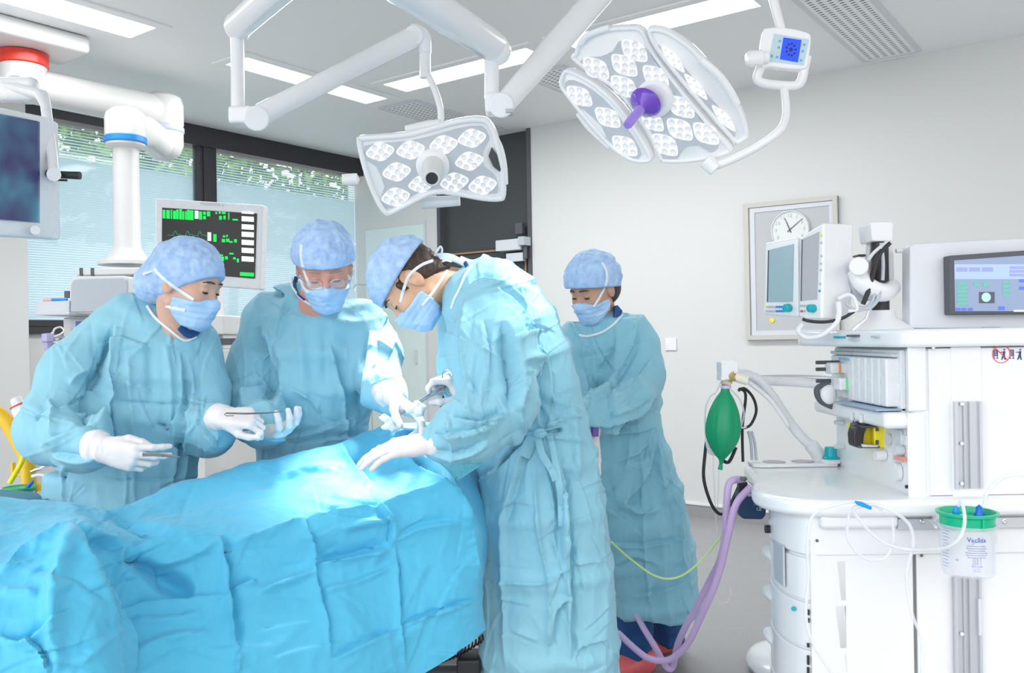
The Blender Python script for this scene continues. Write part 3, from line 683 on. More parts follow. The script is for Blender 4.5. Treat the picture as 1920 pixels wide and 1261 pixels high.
def panel(outl, face, shift, nm, tilt=None, facecol=LAMPG):
    n = Vector(nB)
    if tilt: n = (n + Vector(tilt)).normalized()
    p0 = pB0 + nB * shift
    if tilt:
        cpx = (sum(a for a, _ in outl) / len(outl), sum(b for _, b in outl) / len(outl)); p0 = PP(*cpx, p0, nB)
    o = outline(p0, n, spline2(outl, 3, True))
    root = domed(o, n, 0.05, 0, nm, LAMPW, lb)
    MB().prism(outline(p0, n, spline2(face, 2, True), 0.001), n * 0.0035).build('face_panel', facecol, root)
    rim(o, n, 0.013, 0.009, 'edge_rim', LAMPW, root)
    return root, p0, n
cf = [(1088, 118), (1100, 108), (1125, 106), (1150, 95), (1160, 78), (1180, 76), (1205, 84), (1240, 130), (1300, 205), (1342, 262), (1346, 276), (1332, 285), (1310, 272), (1282, 276), (1268, 298), (1248, 298), (1210, 232), (1165, 180), (1120, 142)]
root, p0c, nc = panel(cen, cf, 0, 'centre_panel')
for c, k in [((1118, 128), 0), ((1171, 122), 0), ((1190, 95), 0), ((1170, 162), 0), ((1230, 143), 0), ((1278, 200), 0), ((1224, 228), .85), ((1275, 242), 0), ((1324, 250), 0), ((1247, 271), 0)]:
    s = k or 1
    hexlens(root, p0c, nc, c, (23 * s, 20 * s), (15 * s, -12 * s))
lf_ = [(1060, 155), (1075, 150), (1110, 168), (1150, 205), (1190, 262), (1202, 290), (1190, 296), (1160, 282), (1140, 262), (1128, 235), (1098, 208), (1075, 190), (1063, 172)]
root, p0l, nl = panel(lft, lf_, 0.0, 'left_panel', (-0.10, 0, 0.05))
for c in [(1087, 180), (1140, 220), (1172, 273)]: hexlens(root, p0l, nl, c, (23, 18), (13, -12))
MB().tube(spline(outline(p0l, nl, [(1083, 212), (1100, 236), (1122, 258), (1143, 276)], -0.012), 4), 0.008, 10).build('side_handle', LAMPW, root, smooth=True)
rf_ = [(1226, 84), (1240, 88), (1275, 118), (1310, 160), (1350, 205), (1374, 240), (1377, 258), (1368, 256), (1330, 212), (1275, 146)]
root, p0r, nr = panel(rgt, rf_, 0.0, 'right_panel', (0.10, 0, -0.05))
for c in [(1262, 111), (1305, 162), (1357, 221)]: hexlens(root, p0r, nr, c, (22, 25), (7, -6))
MB().tube(spline(outline(p0r, nr, [(1314, 112), (1345, 138), (1368, 168), (1382, 195)], 0.022), 5), 0.0115, 12).build('side_handle', LAMPW, root, smooth=True)
MB().tube(spline(outline(p0c, nc, [(1088, 82), (1100, 68), (1122, 58), (1142, 52)], 0.01), 5), 0.010, 12).build('upper_handle', LAMPW, lb, smooth=True)
hubB = outline(p0c, nc, [(1228, 183)], 0.004)[0]
MB().lathe(hubB, [(0.001, 0.0), (0.060, 0), (0.060, 0.014), (0.05, 0.024), (0.001, 0.026)], axis=nB, seg=36).build('centre_hub', LAMPW, lb, smooth=True)
hb0 = PP(1212, 190, hubB + nB * 0.028, nB)
hdB = Vector((-0.53, -0.50, -0.68)).normalized()
MB().lathe(hb0, [(0.001, 0.0), (0.048, 0.0), (0.052, 0.006), (0.05, 0.012), (0.044, 0.02), (0.024, 0.034), (0.015, 0.045), (0.001, 0.046)], axis=hdB, seg=36).build('grip_flange', PURPLE, lb, smooth=True)
MB().lathe(hb0 + hdB * 0.02, [(0.001, 0.0), (0.016, 0.0), (0.0155, 0.05), (0.0145, 0.105), (0.012, 0.112), (0.001, 0.112)], axis=hdB, seg=24).build('grip', VIOLET, lb, smooth=True)
# yoke tube, control unit and suspension
YC = 2.72
cu_ = thing('lamp_control_unit', P(1465, 170, YC), 'white lamp control unit with bright blue display and open grip', 'control unit')
# frame body: rounded with opening
nC = Vector((-0.18, -1, -0.12)).normalized(); pC0 = P(1466, 110, YC)
oc = outline(pC0, nC, spline2([(1432, 60), (1440, 52), (1475, 52), (1512, 60), (1521, 70), (1516, 110), (1508, 155), (1498, 168), (1470, 168), (1430, 160), (1414, 150), (1416, 135), (1427, 115)], 3, True))
ic = outline(pC0, nC, spline2([(1448, 128), (1480, 130), (1500, 131), (1498, 143), (1492, 152), (1465, 150), (1440, 146), (1441, 136)], 3, True))
k1, k2 = len(oc), len(ic)
bm = bmesh.new()
def ring_fill(bm, A, B):
    pass
bm.free()
# upper body above the grip opening, and a bent grip tube below
ub_ = outline(pC0, nC, spline2([(1430, 62), (1440, 52), (1475, 52), (1512, 60), (1521, 70), (1517, 105), (1512, 128), (1480, 129), (1446, 125), (1424, 122)], 3, True))
MB().prism(ub_, -nC * 0.05).build('unit_body', LAMPW, cu_, bevel=0.010, seg=3)
MB().tube(spline(outline(pC0, nC, [(1432, 115), (1424, 132), (1420, 148), (1432, 156), (1465, 160), (1492, 160), (1503, 150), (1508, 128), (1513, 105)], -0.022), 4), 0.0145, 14).build('unit_grip', LAMPW, cu_, smooth=True)
MB().prism(outline(pC0, nC, [(1451, 63), (1517, 74), (1507, 123), (1441, 115)], 0.0005), nC * 0.001).build('control_panel', mat('control_face', (0.55, 0.72, 0.80), 0.3), cu_)
MB().prism(outline(pC0, nC, [(1469, 70), (1503, 75), (1496, 117), (1462, 111)], 0.0016), nC * 0.001).build('display', mat('blue_display', (0.0, 0.03, 0.5), 0.3, emit=0.42, ecol=(0.0, 0.06, 1.0)), cu_)
b = MB(); bc = (1483, 93)
for k in range(9):
    a = 2 * PI * k / 9; b.lathe(outline(pC0, nC, [(bc[0] + 8.5 * math.cos(a), bc[1] + 11 * math.sin(a))], 0.0027)[0], [(0.001, 0), (0.0035, 0), (0.0035, 0.0004), (0.001, 0.0005)], axis=nC, seg=10)
b.lathe(outline(pC0, nC, [bc], 0.0027)[0], [(0.001, 0), (0.006, 0), (0.006, 0.0004), (0.001, 0.0005)], axis=nC, seg=14)
b.build('display_symbols', mat('display_dark_blue', (0.0, 0.005, 0.12), 0.3), cu_)
b = MB()
for q in ((1462, 77), (1460, 89), (1457, 107), (1447, 105), (1508, 84), (1505, 96), (1502, 113)):
    b.lathe(outline(pC0, nC, [q], 0.0017)[0], [(0.002, 0), (0.0042, 0), (0.0042, 0.0006), (0.0026, 0.0006)], axis=nC, seg=12)
b.build('buttons', mat('button_blue', (0.15, 0.45, 0.60), 0.3), cu_)
MB().lathe(P(1404, 111, YC), [(0.001, -0.01), (0.018, -0.008), (0.024, 0.004), (0.024, 0.04), (0.018, 0.045), (0.018, 0.06), (0.001, 0.06)], axis=(1, 0, 0.1)).build('unit_knob', LAMPW, cu_, smooth=True)
arm(cu_, 'suspension_rod', [P(1466, 60, YC + 0.03), P(1455, 20, YC + 0.03), P(1441, -40, YC + 0.03)], 0.0145)
yk = spline([P(1470, 165, YC + 0.03), P(1474, 200, YC + 0.02), P(1472, 225, YC), P(1458, 248, YC - 0.02), P(1420, 275, YC), P(1375, 298, YC + 0.03), P(1340, 312, YC + 0.05)], 6)
arm(lb, 'yoke_tube', yk, 0.0125)
MB().cyl(P(1322, 300, YC + 0.05), P(1342, 318, YC + 0.05), 0.024).build('yoke_socket', LAMPW, lb, bevel=0.004)
# ceiling suspension of the large lamp
YD = 3.0
arm(lb, 'ceiling_arm', [P(700, -60, 2.3), P(830, 25, 2.6), P(926, 88, YD)], 0.052)
MB().ell(P(930, 95, YD), (0.052, 0.055, 0.05)).build('arm_cap', LAMPW, lb, smooth=True)
arm(lb, 'vertical_post', [P(922, 90, YD), P(922, 185, YD)], 0.025)
MB().box(P(927, 196, YD), (0.062, 0.08, 0.07)).build('knuckle', LAMPW, lb, bevel=0.012)
MB().cyl(P(940, 197, YD - 0.045), P(940, 197, YD + 0.045), 0.042).build('arm_joint', LAMPW, lb, bevel=0.006)
arm(lb, 'spring_arm', [P(945, 195, YD), P(1030, 98, YD + 0.1), P(1160, -50, YD + .25)], [0.037, 0.045, 0.047])
MB().box(P(955, 211, YD - 0.02), (0.025, 0.06, 0.012)).build('joint_cover', GREYP, lb, bevel=0.002)

# light thrown by the lamps on the operating field
spot('surgical_lamp_beam', pA0 + nA * 0.25, P(705, 850, 2.5), 190, 0.42, 0.8, 0.18, (1, 1, 1))
spot('surgical_lamp_beam', pB0 + nB * 0.30, P(740, 840, 2.5), 50, 0.50, 0.8, 0.18, (1, 1, 1))
# shared ceiling column and the link that carries the large lamp's control unit (above the picture)
hubp = Vector((-0.40, 2.20, 0))
lm = thing('lamp_ceiling_mount', (hubp.x, hubp.y, 2.18), 'white ceiling column from which both surgical lamp arms branch', 'ceiling mount')
MB().lathe(hubp, [(0.001, 2.19), (0.07, 2.19), (0.08, 2.21), (0.08, 2.40), (0.06, 2.42), (0.06, 2.90), (0.16, 2.93), (0.16, 2.974), (0.001, 2.975)], seg=32).build('column', LAMPW, lm, smooth=True)
arm(lb, 'link_arm', [P(1160, -50, YD + .25), Vector((0.62, 3.0, 2.62)), Vector((0.80, 2.75, 2.54)), P(1441, -40, YC + 0.03)], [0.047, 0.03, 0.022, 0.0145])
MB().ell(P(1160, -50, YD + .25), 0.05).build('link_joint', LAMPW, lb, smooth=True)
# ================================================================ NOTICE BOARD, SOCKET, CLOCK
bd = thing('notice_board', onback(1488, 636), 'framed grey notice board on the long white wall behind the twin displays', 'notice board')
def onb(pts, off): return [onback(x, y, off) for x, y in pts]
bo = [(1397, 383), (1572, 367), (1577, 634), (1402, 637)]
MB().prism(onb(bo, 0.002), VD * 0.02).build('board_backing', mat('board_grey', (0.50, 0.52, 0.54), 0.35), bd)
def inset(q, k):
    c = (sum(a for a, _ in q) / 4, sum(b for _, b in q) / 4); return [(c[0] + (a - c[0]) * k[0], c[1] + (b - c[1]) * k[1]) for a, b in q]
fr = MB(); i1 = inset(bo, (0.90, 0.935))
for k in range(4):
    a, b_, c, d = bo[k], bo[(k + 1) % 4], i1[(k + 1) % 4], i1[k]; fr.prism(onb([a, b_, c, d], 0.002), VD * 0.035)
fr.build('outer_frame', mat('champagne_frame', (0.58, 0.57, 0.52), 0.4), bd)
i2 = inset(bo, (0.80, 0.87)); fr = MB()
for k in range(4):
    a, b_, c, d = i1[k], i1[(k + 1) % 4], i2[(k + 1) % 4], i2[k]; fr.prism(onb([a, b_, c, d], 0.02), VD * 0.008)
fr.build('inner_frame', mat('inner_frame_grey', (0.66, 0.69, 0.74), 0.4), bd)
tag(MB().lathe(onback(1448, 600, 0.022), [(0.001, 0), (0.016, 0), (0.016, 0.006), (0.001, 0.007)], axis=VD).build('round_sticker', YEL), 'small yellow round sticker low on the notice board', 'sticker')
ck = thing('wall_clock', onback(1483, 455, 0.02), 'round white wall clock showing on the notice board', 'clock')
cc = onback(1483, 431, 0.022)
MB().lathe(cc, [(0.001, 0), (0.128, 0), (0.13, 0.01), (0.125, 0.03), (0.12, 0.03), (0.119, 0.02), (0.001, 0.02)], axis=VD, seg=48).build('clock_case', mat('clock_white', (0.75, 0.78, 0.78), 0.3), ck, smooth=True)
for k in range(12):
    a = PI / 2 - 2 * PI * (k + 1) / 12
    q = cc + VD * 0.0215 - UD * 0 + UD * (0.093 * math.cos(a)) + Vector((0, 0, 1)) * (0.093 * math.sin(a))
    writing('numeral', str(k + 1), GREYP, ck, q, UD, (0, 0, 1), 0.034)
def hand_(a, l, w_, nm):
    d = UD * math.cos(a) + Vector((0, 0, math.sin(a))); s_ = UD * -math.sin(a) + Vector((0, 0, math.cos(a)))
    MB().prism([cc + VD * 0.024 - d * 0.02 - s_ * w_, cc + VD * 0.024 - d * 0.02 + s_ * w_, cc + VD * 0.024 + d * l + s_ * w_ * .5, cc + VD * 0.024 + d * l - s_ * w_ * .5], VD * 0.001).build(nm, DGREY, ck)
hand_(math.radians(112), 0.085, 0.004, 'hour_hand'); hand_(math.radians(38), 0.11, 0.003, 'minute_hand')
tag(MB().box(onback(1258, 645, 0.006), (0.088, 0.012, 0.088), (UD, VD, Vector((0, 0, 1)))).build('wall_socket', WHITE, bevel=0.003), 'small square white wall socket plate right of the small woman', 'socket')

# ================================================================ ANAESTHESIA MACHINE
am = thing('anaesthesia_machine', (1.25, 2.7, 0.05), 'large white anaesthesia machine with worktop, drawers and module rack at the right', 'anaesthesia machine')
XT, YN, YF = 1.118, 2.40, 2.98       # tower left face, near and far
def X(px, Y): return (px - CX) / F * Y
def Zp(px, py, Y): return P(px, py, Y).z
XR = 1.95
# tower
MB().bb((XT - 0.028, YN + 0.0, 0.80), (XR, YF, 1.252)).build('tower', ENAMEL, am, bevel=0.012, seg=3)
o = [(0.985, 2.99), (0.955, 2.90), (1.02, 2.55), (1.045, 2.42), (1.075, 2.375), (1.12, 2.36), (XR + .05, 2.36), (XR + .05, 3.02), (1.02, 3.02)]
MB().prism([(x, y, 1.253) for x, y in spline2(o[:6], 5) + o[6:]], (0, 0, 0.050)).build('top_shelf', ENAMEL, am, bevel=0.012, seg=3)
b = MB()
for px, wd in ((1655, 4), (1662, 4), (1670, 9), (1683, 2), (1697, 8)): 
    y = 2.9 - (px - 1610) / 100 * .45; q = Vector((1.0 + (px - 1640) * .0006, y, 1.278))
for (t0, t1, m, z) in ((0.42, 0.46, TEAL, 1.279), (0.48, 0.52, TEAL, 1.279), (0.56, 0.66, DGREY, 1.283), (0.58, 0.66, GREYP, 1.272), (0.80, 0.86, GREYP, 1.28)):
    a0 = Vector((0.953, 2.90, z)).lerp(Vector((1.05, 2.40, z)), t0); a1 = Vector((0.953, 2.90, z)).lerp(Vector((1.05, 2.40, z)), t1)
    MB().prism([a0, a1, a1 + Vector((0, 0, .006)), a0 + Vector((0, 0, .006))], (-0.012, 0, 0)).build('shelf_mark', m, am)
# seam lines and panel details on the tower side
def side(px0, py0, px1, py1, d, nm, m, Y=YN, bev=0.0, root=am, label=None):
    a = P(px0, py0, Y); c = P(px1, py1, Y); mb = MB(); mb.bb((a.x, Y - d, a.z), (c.x, Y + 0.002, c.z)); return mb.build(nm, m, root, bevel=bev, label=label)
side(1739, 653, 1930, 925, 0.006, 'side_panel', ENAMEL, bev=0.002)
side(1700, 650, 1736, 770, 0.008, 'corner_upper', ENAMEL, bev=0.004)
side(1700, 774, 1736, 940, 0.006, 'corner_lower', ENAMEL, bev=0.004)
MB().cyl(P(1750, 654, YN - .01), P(1750, 650, YN - .01), 0.006).build('hinge_pin', STEEL, am, smooth=True)
side(1780, 650, 1841, 930, 0.010, 'channel_frame', ENAMEL, bev=0.003)
def channel(y0, y1, nm):
    a = P(1783, y0, YN); c = P(1836, y1, YN); x0, x1, z0, z1 = a.x, c.x, c.z, a.z; wv = x1 - x0; Yc = YN - 0.012
    prof = [(0, 0), (0, .012), (.10, .012), (.12, .004), (.30, .004), (.33, .010), (.36, .010), (.38, .003), (.52, .003), (.54, .011), (.58, .011), (.60, .004), (.86, .004), (.90, .012), (1, .012), (1, 0)]
    mb = MB(); mb.prism([(x0 + wv * u_, Yc - d + 0.002, z0) for u_, d in prof], (0, 0, z1 - z0)); r = mb.build(nm, ALU, am)
    return x0, x1, z0, z1, r
_, _, _, _, ch = channel(752, 913, 'mounting_channel')
for py in (757, 831, 906): MB().cyl(P(1804, py, YN - .022), P(1804, py, YN - .008), 0.0045, 14).build('channel_screw', STEEL, ch, smooth=True)
_, _, _, _, ch = channel(1078, 1300, 'mounting_channel')
MB().cyl(P(1804, 1188, YN - .022), P(1804, 1188, YN - .008), 0.0045, 14).build('channel_screw', STEEL, ch, smooth=True)
side(1826, 1118, 1833, 1185, 0.024, 'channel_clip', LGREY)
# module bay on the left face
LF = XT - 0.03
def face(Y0, Y1, z0, z1, d, nm, m, bev=0.003, root=am, x=LF):      # box on the left-hand face, standing out d towards -X
    return MB().bb((x - d, Y0, z0), (x + 0.002, Y1, z1)).build(nm, m, root, bevel=bev)
face(2.44, 2.94, 1.07, 1.245, 0.012, 'module_bay', WHITE)
face(2.45, 2.93, 1.225, 1.235, 0.03, 'bay_lip', LGREY)
for k in range(6):
    face(2.46 + k * 0.048, 2.46 + k * 0.048 + 0.043, 1.085, 1.222, 0.045, 'module', WHITE, 0.006)
for k in range(3): face(2.72 + k * 0.02, 2.732 + k * 0.02, 1.208, 1.216, 0.0475, 'blue_label', mat('label_blue', (0.25, 0.55, 0.80), 0.4), 0)
for k in range(3): face(2.80 + k * 0.02, 2.812 + k * 0.02, 1.208, 1.216, 0.030, 'blue_label', mat('label_blue', (0.25, 0.55, 0.80), 0.4), 0)
face(2.76, 2.93, 1.085, 1.222, 0.028, 'monitor_module', WHITE, 0.006)
face(2.80, 2.86, 1.165, 1.20, 0.075, 'sample_port', WHITE, 0.006); MB().bb((LF - .050, 2.797, 1.165), (LF - .044, 2.80, 1.20)).build('orange_edge', mat('orange_plastic', (0.85, 0.35, 0.12), 0.4), am)
face(2.74, 2.82, 1.115, 1.155, 0.070, 'water_trap', WHITE, 0.006); MB().bb((LF - .051, 2.737, 1.115), (LF - .045, 2.74, 1.155)).build('green_edge', mat('soft_green_plastic', (0.25, 0.70, 0.40), 0.4), am)
for z in (1.178, 1.20, 1.14):
    MB().cyl((LF - 0.03, 2.85, z), (LF - 0.105, 2.85, z), 0.006).build('port_nozzle', DGREY, am, smooth=True)
MB().tube(spline([(LF - .08, 2.8, 1.135), (LF - .12, 2.8, 1.12), (LF - .11, 2.8, 1.08), (LF - .06, 2.8, 1.055)], 5), 0.009, 10).build('module_hose', DGREY, am, smooth=True)
MB().ell((LF - 0.085, 2.80, 1.10), (0.028, 0.02, 0.034)).build('sensor_dome', WHITE, am, smooth=True)
# angled shelf under the modules
o = [(2.41, 1.058), (2.41, 1.03), (2.95, 1.03), (2.95, 1.058)]
MB().prism([(LF + 0.01, 2.40, 1.03), (LF + 0.01, 2.40, 1.075), (LF + 0.01, 2.97, 1.075), (LF + 0.01, 2.97, 1.03)], (-0.085, 0, 0)).build('module_shelf', ENAMEL, am, bevel=0.015, seg=3)
face(2.44, 2.75, 1.077, 1.082, 0.082, 'shelf_mat', mat('shelf_mat_blue', (0.35, 0.44, 0.58), 0.5), 0)
for y in (2.55, 2.62): MB().cyl((LF - .08, y, 1.058), (LF - .08, y, 1.035), 0.006).build('shelf_clip', LGREY, am, smooth=True)
# lower left face : gauges
face(2.43, 2.51, 0.98, 1.01, 0.004, 'gauge_plate', WHITE); face(2.46, 2.52, 0.93, 1.02, 0.006, 'flow_label', LGREY)
face(2.44, 2.50, 0.935, 0.948, 0.009, 'warning_label', mat('salmon_label', (0.85, 0.35, 0.28), 0.5), 0)
MB().cyl((LF, 2.46, 0.965), (LF - 0.025, 2.46, 0.965), 0.014).build('flow_knob', LGREY, am, smooth=True)
MB().cyl((LF, 2.58, 0.935), (LF - 0.03, 2.58, 0.935), 0.015).build('flow_knob', WHITE, am, smooth=True)
MB().cyl((LF, 2.49, 0.90), (LF - 0.012, 2.49, 0.90), 0.026).build('pressure_gauge', WHITE, am, smooth=True)
MB().cyl((LF, 2.55, 0.985), (LF - 0.006, 2.55, 0.985), 0.018).build('small_gauge', LGREY, am, smooth=True)
MB().cyl((LF, 2.43, 0.868), (LF - 0.008, 2.43, 0.868), 0.005).build('latch', BLACK, am, smooth=True)
for z in (0.92, 1.0): MB().cyl((LF, 2.90, z), (LF - 0.03, 2.90, z), 0.007).build('side_nozzle', LGREY, am, smooth=True)
# worktop
zw = 0.848
o = [(1.13, 2.345), (0.95, 2.345), (0.85, 2.35), (0.77, 2.375), (0.715, 2.43), (0.69, 2.52), (0.70, 2.60), (0.735, 2.70), (0.755, 2.80), (0.775, 2.95), (0.79, 3.02), (0.82, 3.04)]
WO = spline2(o[1:], 4); wo = [(XR, 2.345)] + WO + [(XR, 3.04)]
MB().prism([(x, y, zw - 0.048) for x, y in wo], (0, 0, 0.048)).build('worktop', ENAMEL, am, bevel=0.018, seg=4)
o = [(1.08, 2.93), (0.83, 2.93), (0.80, 2.95), (0.80, 3.02), (1.10, 3.02)]
MB().prism([(x, y, zw) for x, y in o], (0, 0, 0.014)).build('raised_ledge', ENAMEL, am, bevel=0.006)
for px in (1455, 1511):
    c = PZ(px, 867, zw + 0.0145); MB().lathe((c.x, 2.975, zw + 0.0145), [(0.001, 0), (0.034, 0), (0.038, 0.001), (0.038, -0.001), (0.001, -0.001)], seg=28).build('vaporiser_cover', mat('mauve_grey_plastic', (0.42, 0.38, 0.43), 0.4), am)
c = (X(1553, 2.96), 2.955, zw + 0.012)
MB().lathe(c, [(0.001, 0), (0.034, 0), (0.036, 0.008), (0.03, 0.012), (0.001, 0.012)]).build('valve_base', WHITE, am, smooth=True)
MB().lathe(c, [(0.001, .012), (0.026, .012), (0.026, 0.017), (0.021, 0.020), (0.019, 0.052), (0.001, 0.054)], seg=20).build('valve_cap', TEAL, am, smooth=True)
c = Vector((X(1600, 2.95), 2.95, zw + 0.012))
MB().lathe(c, [(0.001, 0), (0.028, 0), (0.028, 0.008), (0.001, 0.01)]).build('switch_base', WHITE, am, smooth=True)
MB().box(c + Vector((0, 0, 0.024)), (0.028, 0.014, 0.03), (Vector((1, 0, .1)), Vector((0, 1, 0)), Vector((.25, 0, 1)))).build('mode_switch', TEAL, am, bevel=0.004)
# apron, drawers, side cabinet
def ringpts(off, x1=XR): 
    c_ = []
    for (x, y) in [(1.13, 2.40), (0.98, 2.40), (0.90, 2.402), (0.82, 2.425), (0.775, 2.48), (0.765, 2.56), (0.765, 2.90)]:
        c_.append((x, y))
    return c_
body = [(0.87, 2.40), (0.82, 2.405), (0.785, 2.44), (0.764, 2.52), (0.767, 2.62), (0.80, 2.75), (0.875, 2.95)]
BO = spline2(body, 4)
def shell(z0, z1, off, nm, m, bev=0.004):
    pts = [(x - off * 0.6, y - off * 0.8 if y < 2.9 else y) for x, y in BO]
    return MB().prism([(x, y, z0) for x, y in pts + [(1.0, 2.94), (1.0, 2.40 - off * .8)]], (0, 0, z1 - z0)).build(nm, m, am, bevel=bev)
shell(0.10, 0.80, 0, 'drawer_carcass', ENAMEL, 0.004)
ap = [(x - .01, y - 0.012) for x, y in BO]
MB().prism([(x, y, 0.69) for x, y in [(XR, 2.385)] + ap + [(XR, 2.95)]], (0, 0, 0.112)).build('apron', ENAMEL, am, bevel=0.006, seg=3)
zz = [(0.565, 0.680), (0.435, 0.558), (0.300, 0.428), (0.120, 0.293)]
def drawer_obj(z0, z1):
    pts = [(x - 0.008, y - 0.008) for x, y in BO]
    dr_ = MB().prism([(x, y, z0) for x, y in pts + [(0.95, 2.90), (0.90, 2.392)]], (0, 0, z1 - z0)).build('drawer', ENAMEL, am, bevel=0.004)
    return dr_
for i, (z0, z1) in enumerate(zz):
    d = drawer_obj(z0, z1)
    hz = z1 - 0.055
    if i < 3:
        h = MB().ell((0.782, 2.68, hz), (0.026, 0.075, 0.020)).build('drawer_handle', WHITE, d, smooth=True)
MB().bb((0.750, 2.47, 0.585), (0.757, 2.56, 0.70)).build('drawer_recess', GREYP, am, bevel=0.003)
MB().cyl((0.765, 2.62, 0.715), (0.745, 2.62, 0.715), 0.012).build('lock_knob', BLACK, am, smooth=True)
MB().cyl((0.768, 2.437, 0.535), (0.765, 2.432, 0.535), 0.006).build('drawer_lock', TEAL, am, smooth=True)
side(1517, 1010, 1713, 1300, 0.008, 'lower_panel', ENAMEL, bev=0.002)
side(1716, 1010, 1935, 1300, 0.006, 'lower_rear_panel', ENAMEL, bev=0.002)
MB().bb((0.868, 2.42, 0.05), (XR, 2.95, 0.80)).build('cabinet_core', ENAMEL, am)
b = MB(); a = P(1515.5, 1142, YN - .004)
for y0, y1 in ((1142, 1152), (1158, 1166), (1205, 1212), (1228, 1245), (1250, 1270)):
    side(1513, y0, 1517, y1, 0.004, 'seam_slot', BLACK)
for x, y in ((1532, 1013), (1728, 1041)): MB().cyl(P(x, y, YN - .012), P(x, y, YN), 0.0042).build('panel_screw', DGREY, am, smooth=True)
# rail and handle
side(1676, 969, 1935, 985, 0.026, 'accessory_rail', ALU, bev=0.002)
for x in (1729, 1883): MB().lathe(P(x, 977, YN - .0255), [(0.001, 0), (0.007, 0), (0.007, 0.002), (0.004, 0.003), (0.001, 0.001)], axis=(0, -1, 0), seg=16).build('rail_bolt', STEEL, am, smooth=True)
side(1530, 960, 1676, 986, 0.038, 'push_handle', ENAMEL, bev=0.014)
# foot and castor plate
MB().prism([(x, y, 0.0 + .055) for x, y in spline2([(0.80, 2.46), (0.84, 2.40), (0.90, 2.37), (XR, 2.33), (XR, 2.95), (1.25, 3.3), (1.0, 3.4), (0.86, 2.95), (0.82, 2.75), (0.78, 2.55)], 4, True)], (0, 0, 0.045)).build('base_skirt', ENAMEL, am, bevel=0.02, seg=3)
ft = MB(); ft.ell((1.03, 3.35, 0.035), (0.15, 0.22, 0.06)); ft.build('wheel_cover', ENAMEL, am, smooth=True)
for x, y in ((1.05, 3.30), (1.8, 2.45), (0.8, 2.9), (1.8, 2.9)): MB().cyl((x, y - .02, 0.045), (x, y + .02, 0.045), 0.045).build('castor', DGREY, am, bevel=0.006)
# pictogram
piR = (X(1874, YN) , YN - 0.0075, Zp(1874, 663, YN))
b = MB(); n_ = 40; rr_ = 16.5 / F * YN
ringp = [Vector(piR) + Vector((rr_ * math.cos(2 * PI * k / n_), 0, rr_ * math.sin(2 * PI * k / n_))) for k in range(n_ + 1)]
REDM = mat('sign_red', (0.85, 0.12, 0.10), 0.5); NAVY = mat('sign_navy', (0.05, 0.04, 0.18), 0.5)
b.tube(ringp, 0.0010, 6, caps=False); b.cyl(Vector(piR) + Vector((-rr_ * .7, 0, rr_ * .7)), Vector(piR) + Vector((rr_ * .72, 0, -rr_ * .7)), 0.001, 6); b.build('prohibition_ring', REDM, am)
def pic(px, py, wpx, hpx, b): a = P(px, py, YN - .0068); b.box(a, (wpx / F * YN, 0.001, hpx / F * YN))
b = MB()
for x0 in (1867, 1897):
    for k in range(5): pic(x0, 656 + k * 2.6, 8, 1.6, b)
    pic(x0 - 3, 671, 2.4, 2.4, b); pic(x0 + 3, 671, 2.4, 2.4, b); pic(x0 - 3.4, 663, 0.8, 12, b); pic(x0 + 3.4, 663, 0.8, 12, b)
    xx = x0 + 15
    b.lathe(P(xx + 1, 655, YN - .007), [(0.0005, 0), (0.0022, 0), (0.0022, 0.0006), (0.0005, 0.0007)], axis=(0, -1, 0), seg=12)
    b.prism([P(xx - 1.5, 658, YN - .0068), P(xx + 3, 658, YN - .0068), P(xx + 2, 665, YN - .0068), P(xx + 4, 674, YN - .0068), P(xx + 1.6, 674, YN - .0068), P(xx, 668, YN - .0068), P(xx - 3, 674, YN - .0068), P(xx - 5, 674, YN - .0068), P(xx - 1.5, 664, YN - .0068)], (0, -0.0006, 0))
    b.cyl(P(xx - 1, 660, YN - .0072), P(xx - 7, 660, YN - .0072), 0.0009, 6)
b.build('push_pictogram', NAVY, am)

# yellow vaporiser
vp = thing('vaporiser', (1.03, 2.62, 0.93), 'yellow and black vaporiser clamped to the machine below the modules', 'vaporiser')
Yv = 2.62
def vpx(pts, d, nm, m, Y=Yv, bev=0.006, par=vp): return MB().prism([P(x, y, Y) for x, y in pts], (0, d, 0)).build(nm, m, par, bevel=bev)
vpx([(1612, 797), (1660, 795), (1668, 800), (1667, 838), (1612, 838)], 0.10, 'vaporiser_body', YEL)
vpx([(1638, 798), (1665, 798), (1667, 841), (1640, 840)], 0.03, 'front_block', YEL, Yv - .03)
vpx([(1640, 786), (1668, 795), (1672, 803), (1671, 843), (1664, 840), (1665, 803), (1660, 798), (1640, 790)], 0.10, 'back_plate', BLACK, Yv - .02, 0.003)
vpx([(1603, 802), (1612, 797), (1628, 799), (1622, 812), (1619, 836), (1612, 840), (1602, 837), (1600, 815)], 0.05, 'dial_housing', BLACK, Yv - .04)
vpx([(1610, 797), (1647, 798), (1647, 801), (1615, 803)], 0.05, 'upper_jaw', DGREY, Yv - .04, 0.002)
vpx([(1606, 834), (1650, 836), (1650, 840), (1610, 840)], 0.05, 'lower_jaw', DGREY, Yv - .04, 0.002)
vpx([(1615, 832), (1647, 835), (1647, 838), (1618, 838)], 0.02, 'scale_strip', LGREY, Yv - .045, 0.002)
vpx([(1643, 802), (1648, 802), (1648, 808), (1643, 808)], 0.01, 'clamp_screw', DGREY, Yv - .035, 0.001)
vpx([(1643, 825), (1648, 825), (1648, 833), (1643, 833)], 0.01, 'clamp_screw', DGREY, Yv - .035, 0.001)
MB().lathe(P(1604, 820, Yv - .01), [(0.001, 0), (0.020, 0), (0.023, 0.005), (0.021, 0.012), (0.001, 0.016)], axis=(-1, 0, 0.05)).build('dial', BLACK, vp, smooth=True)
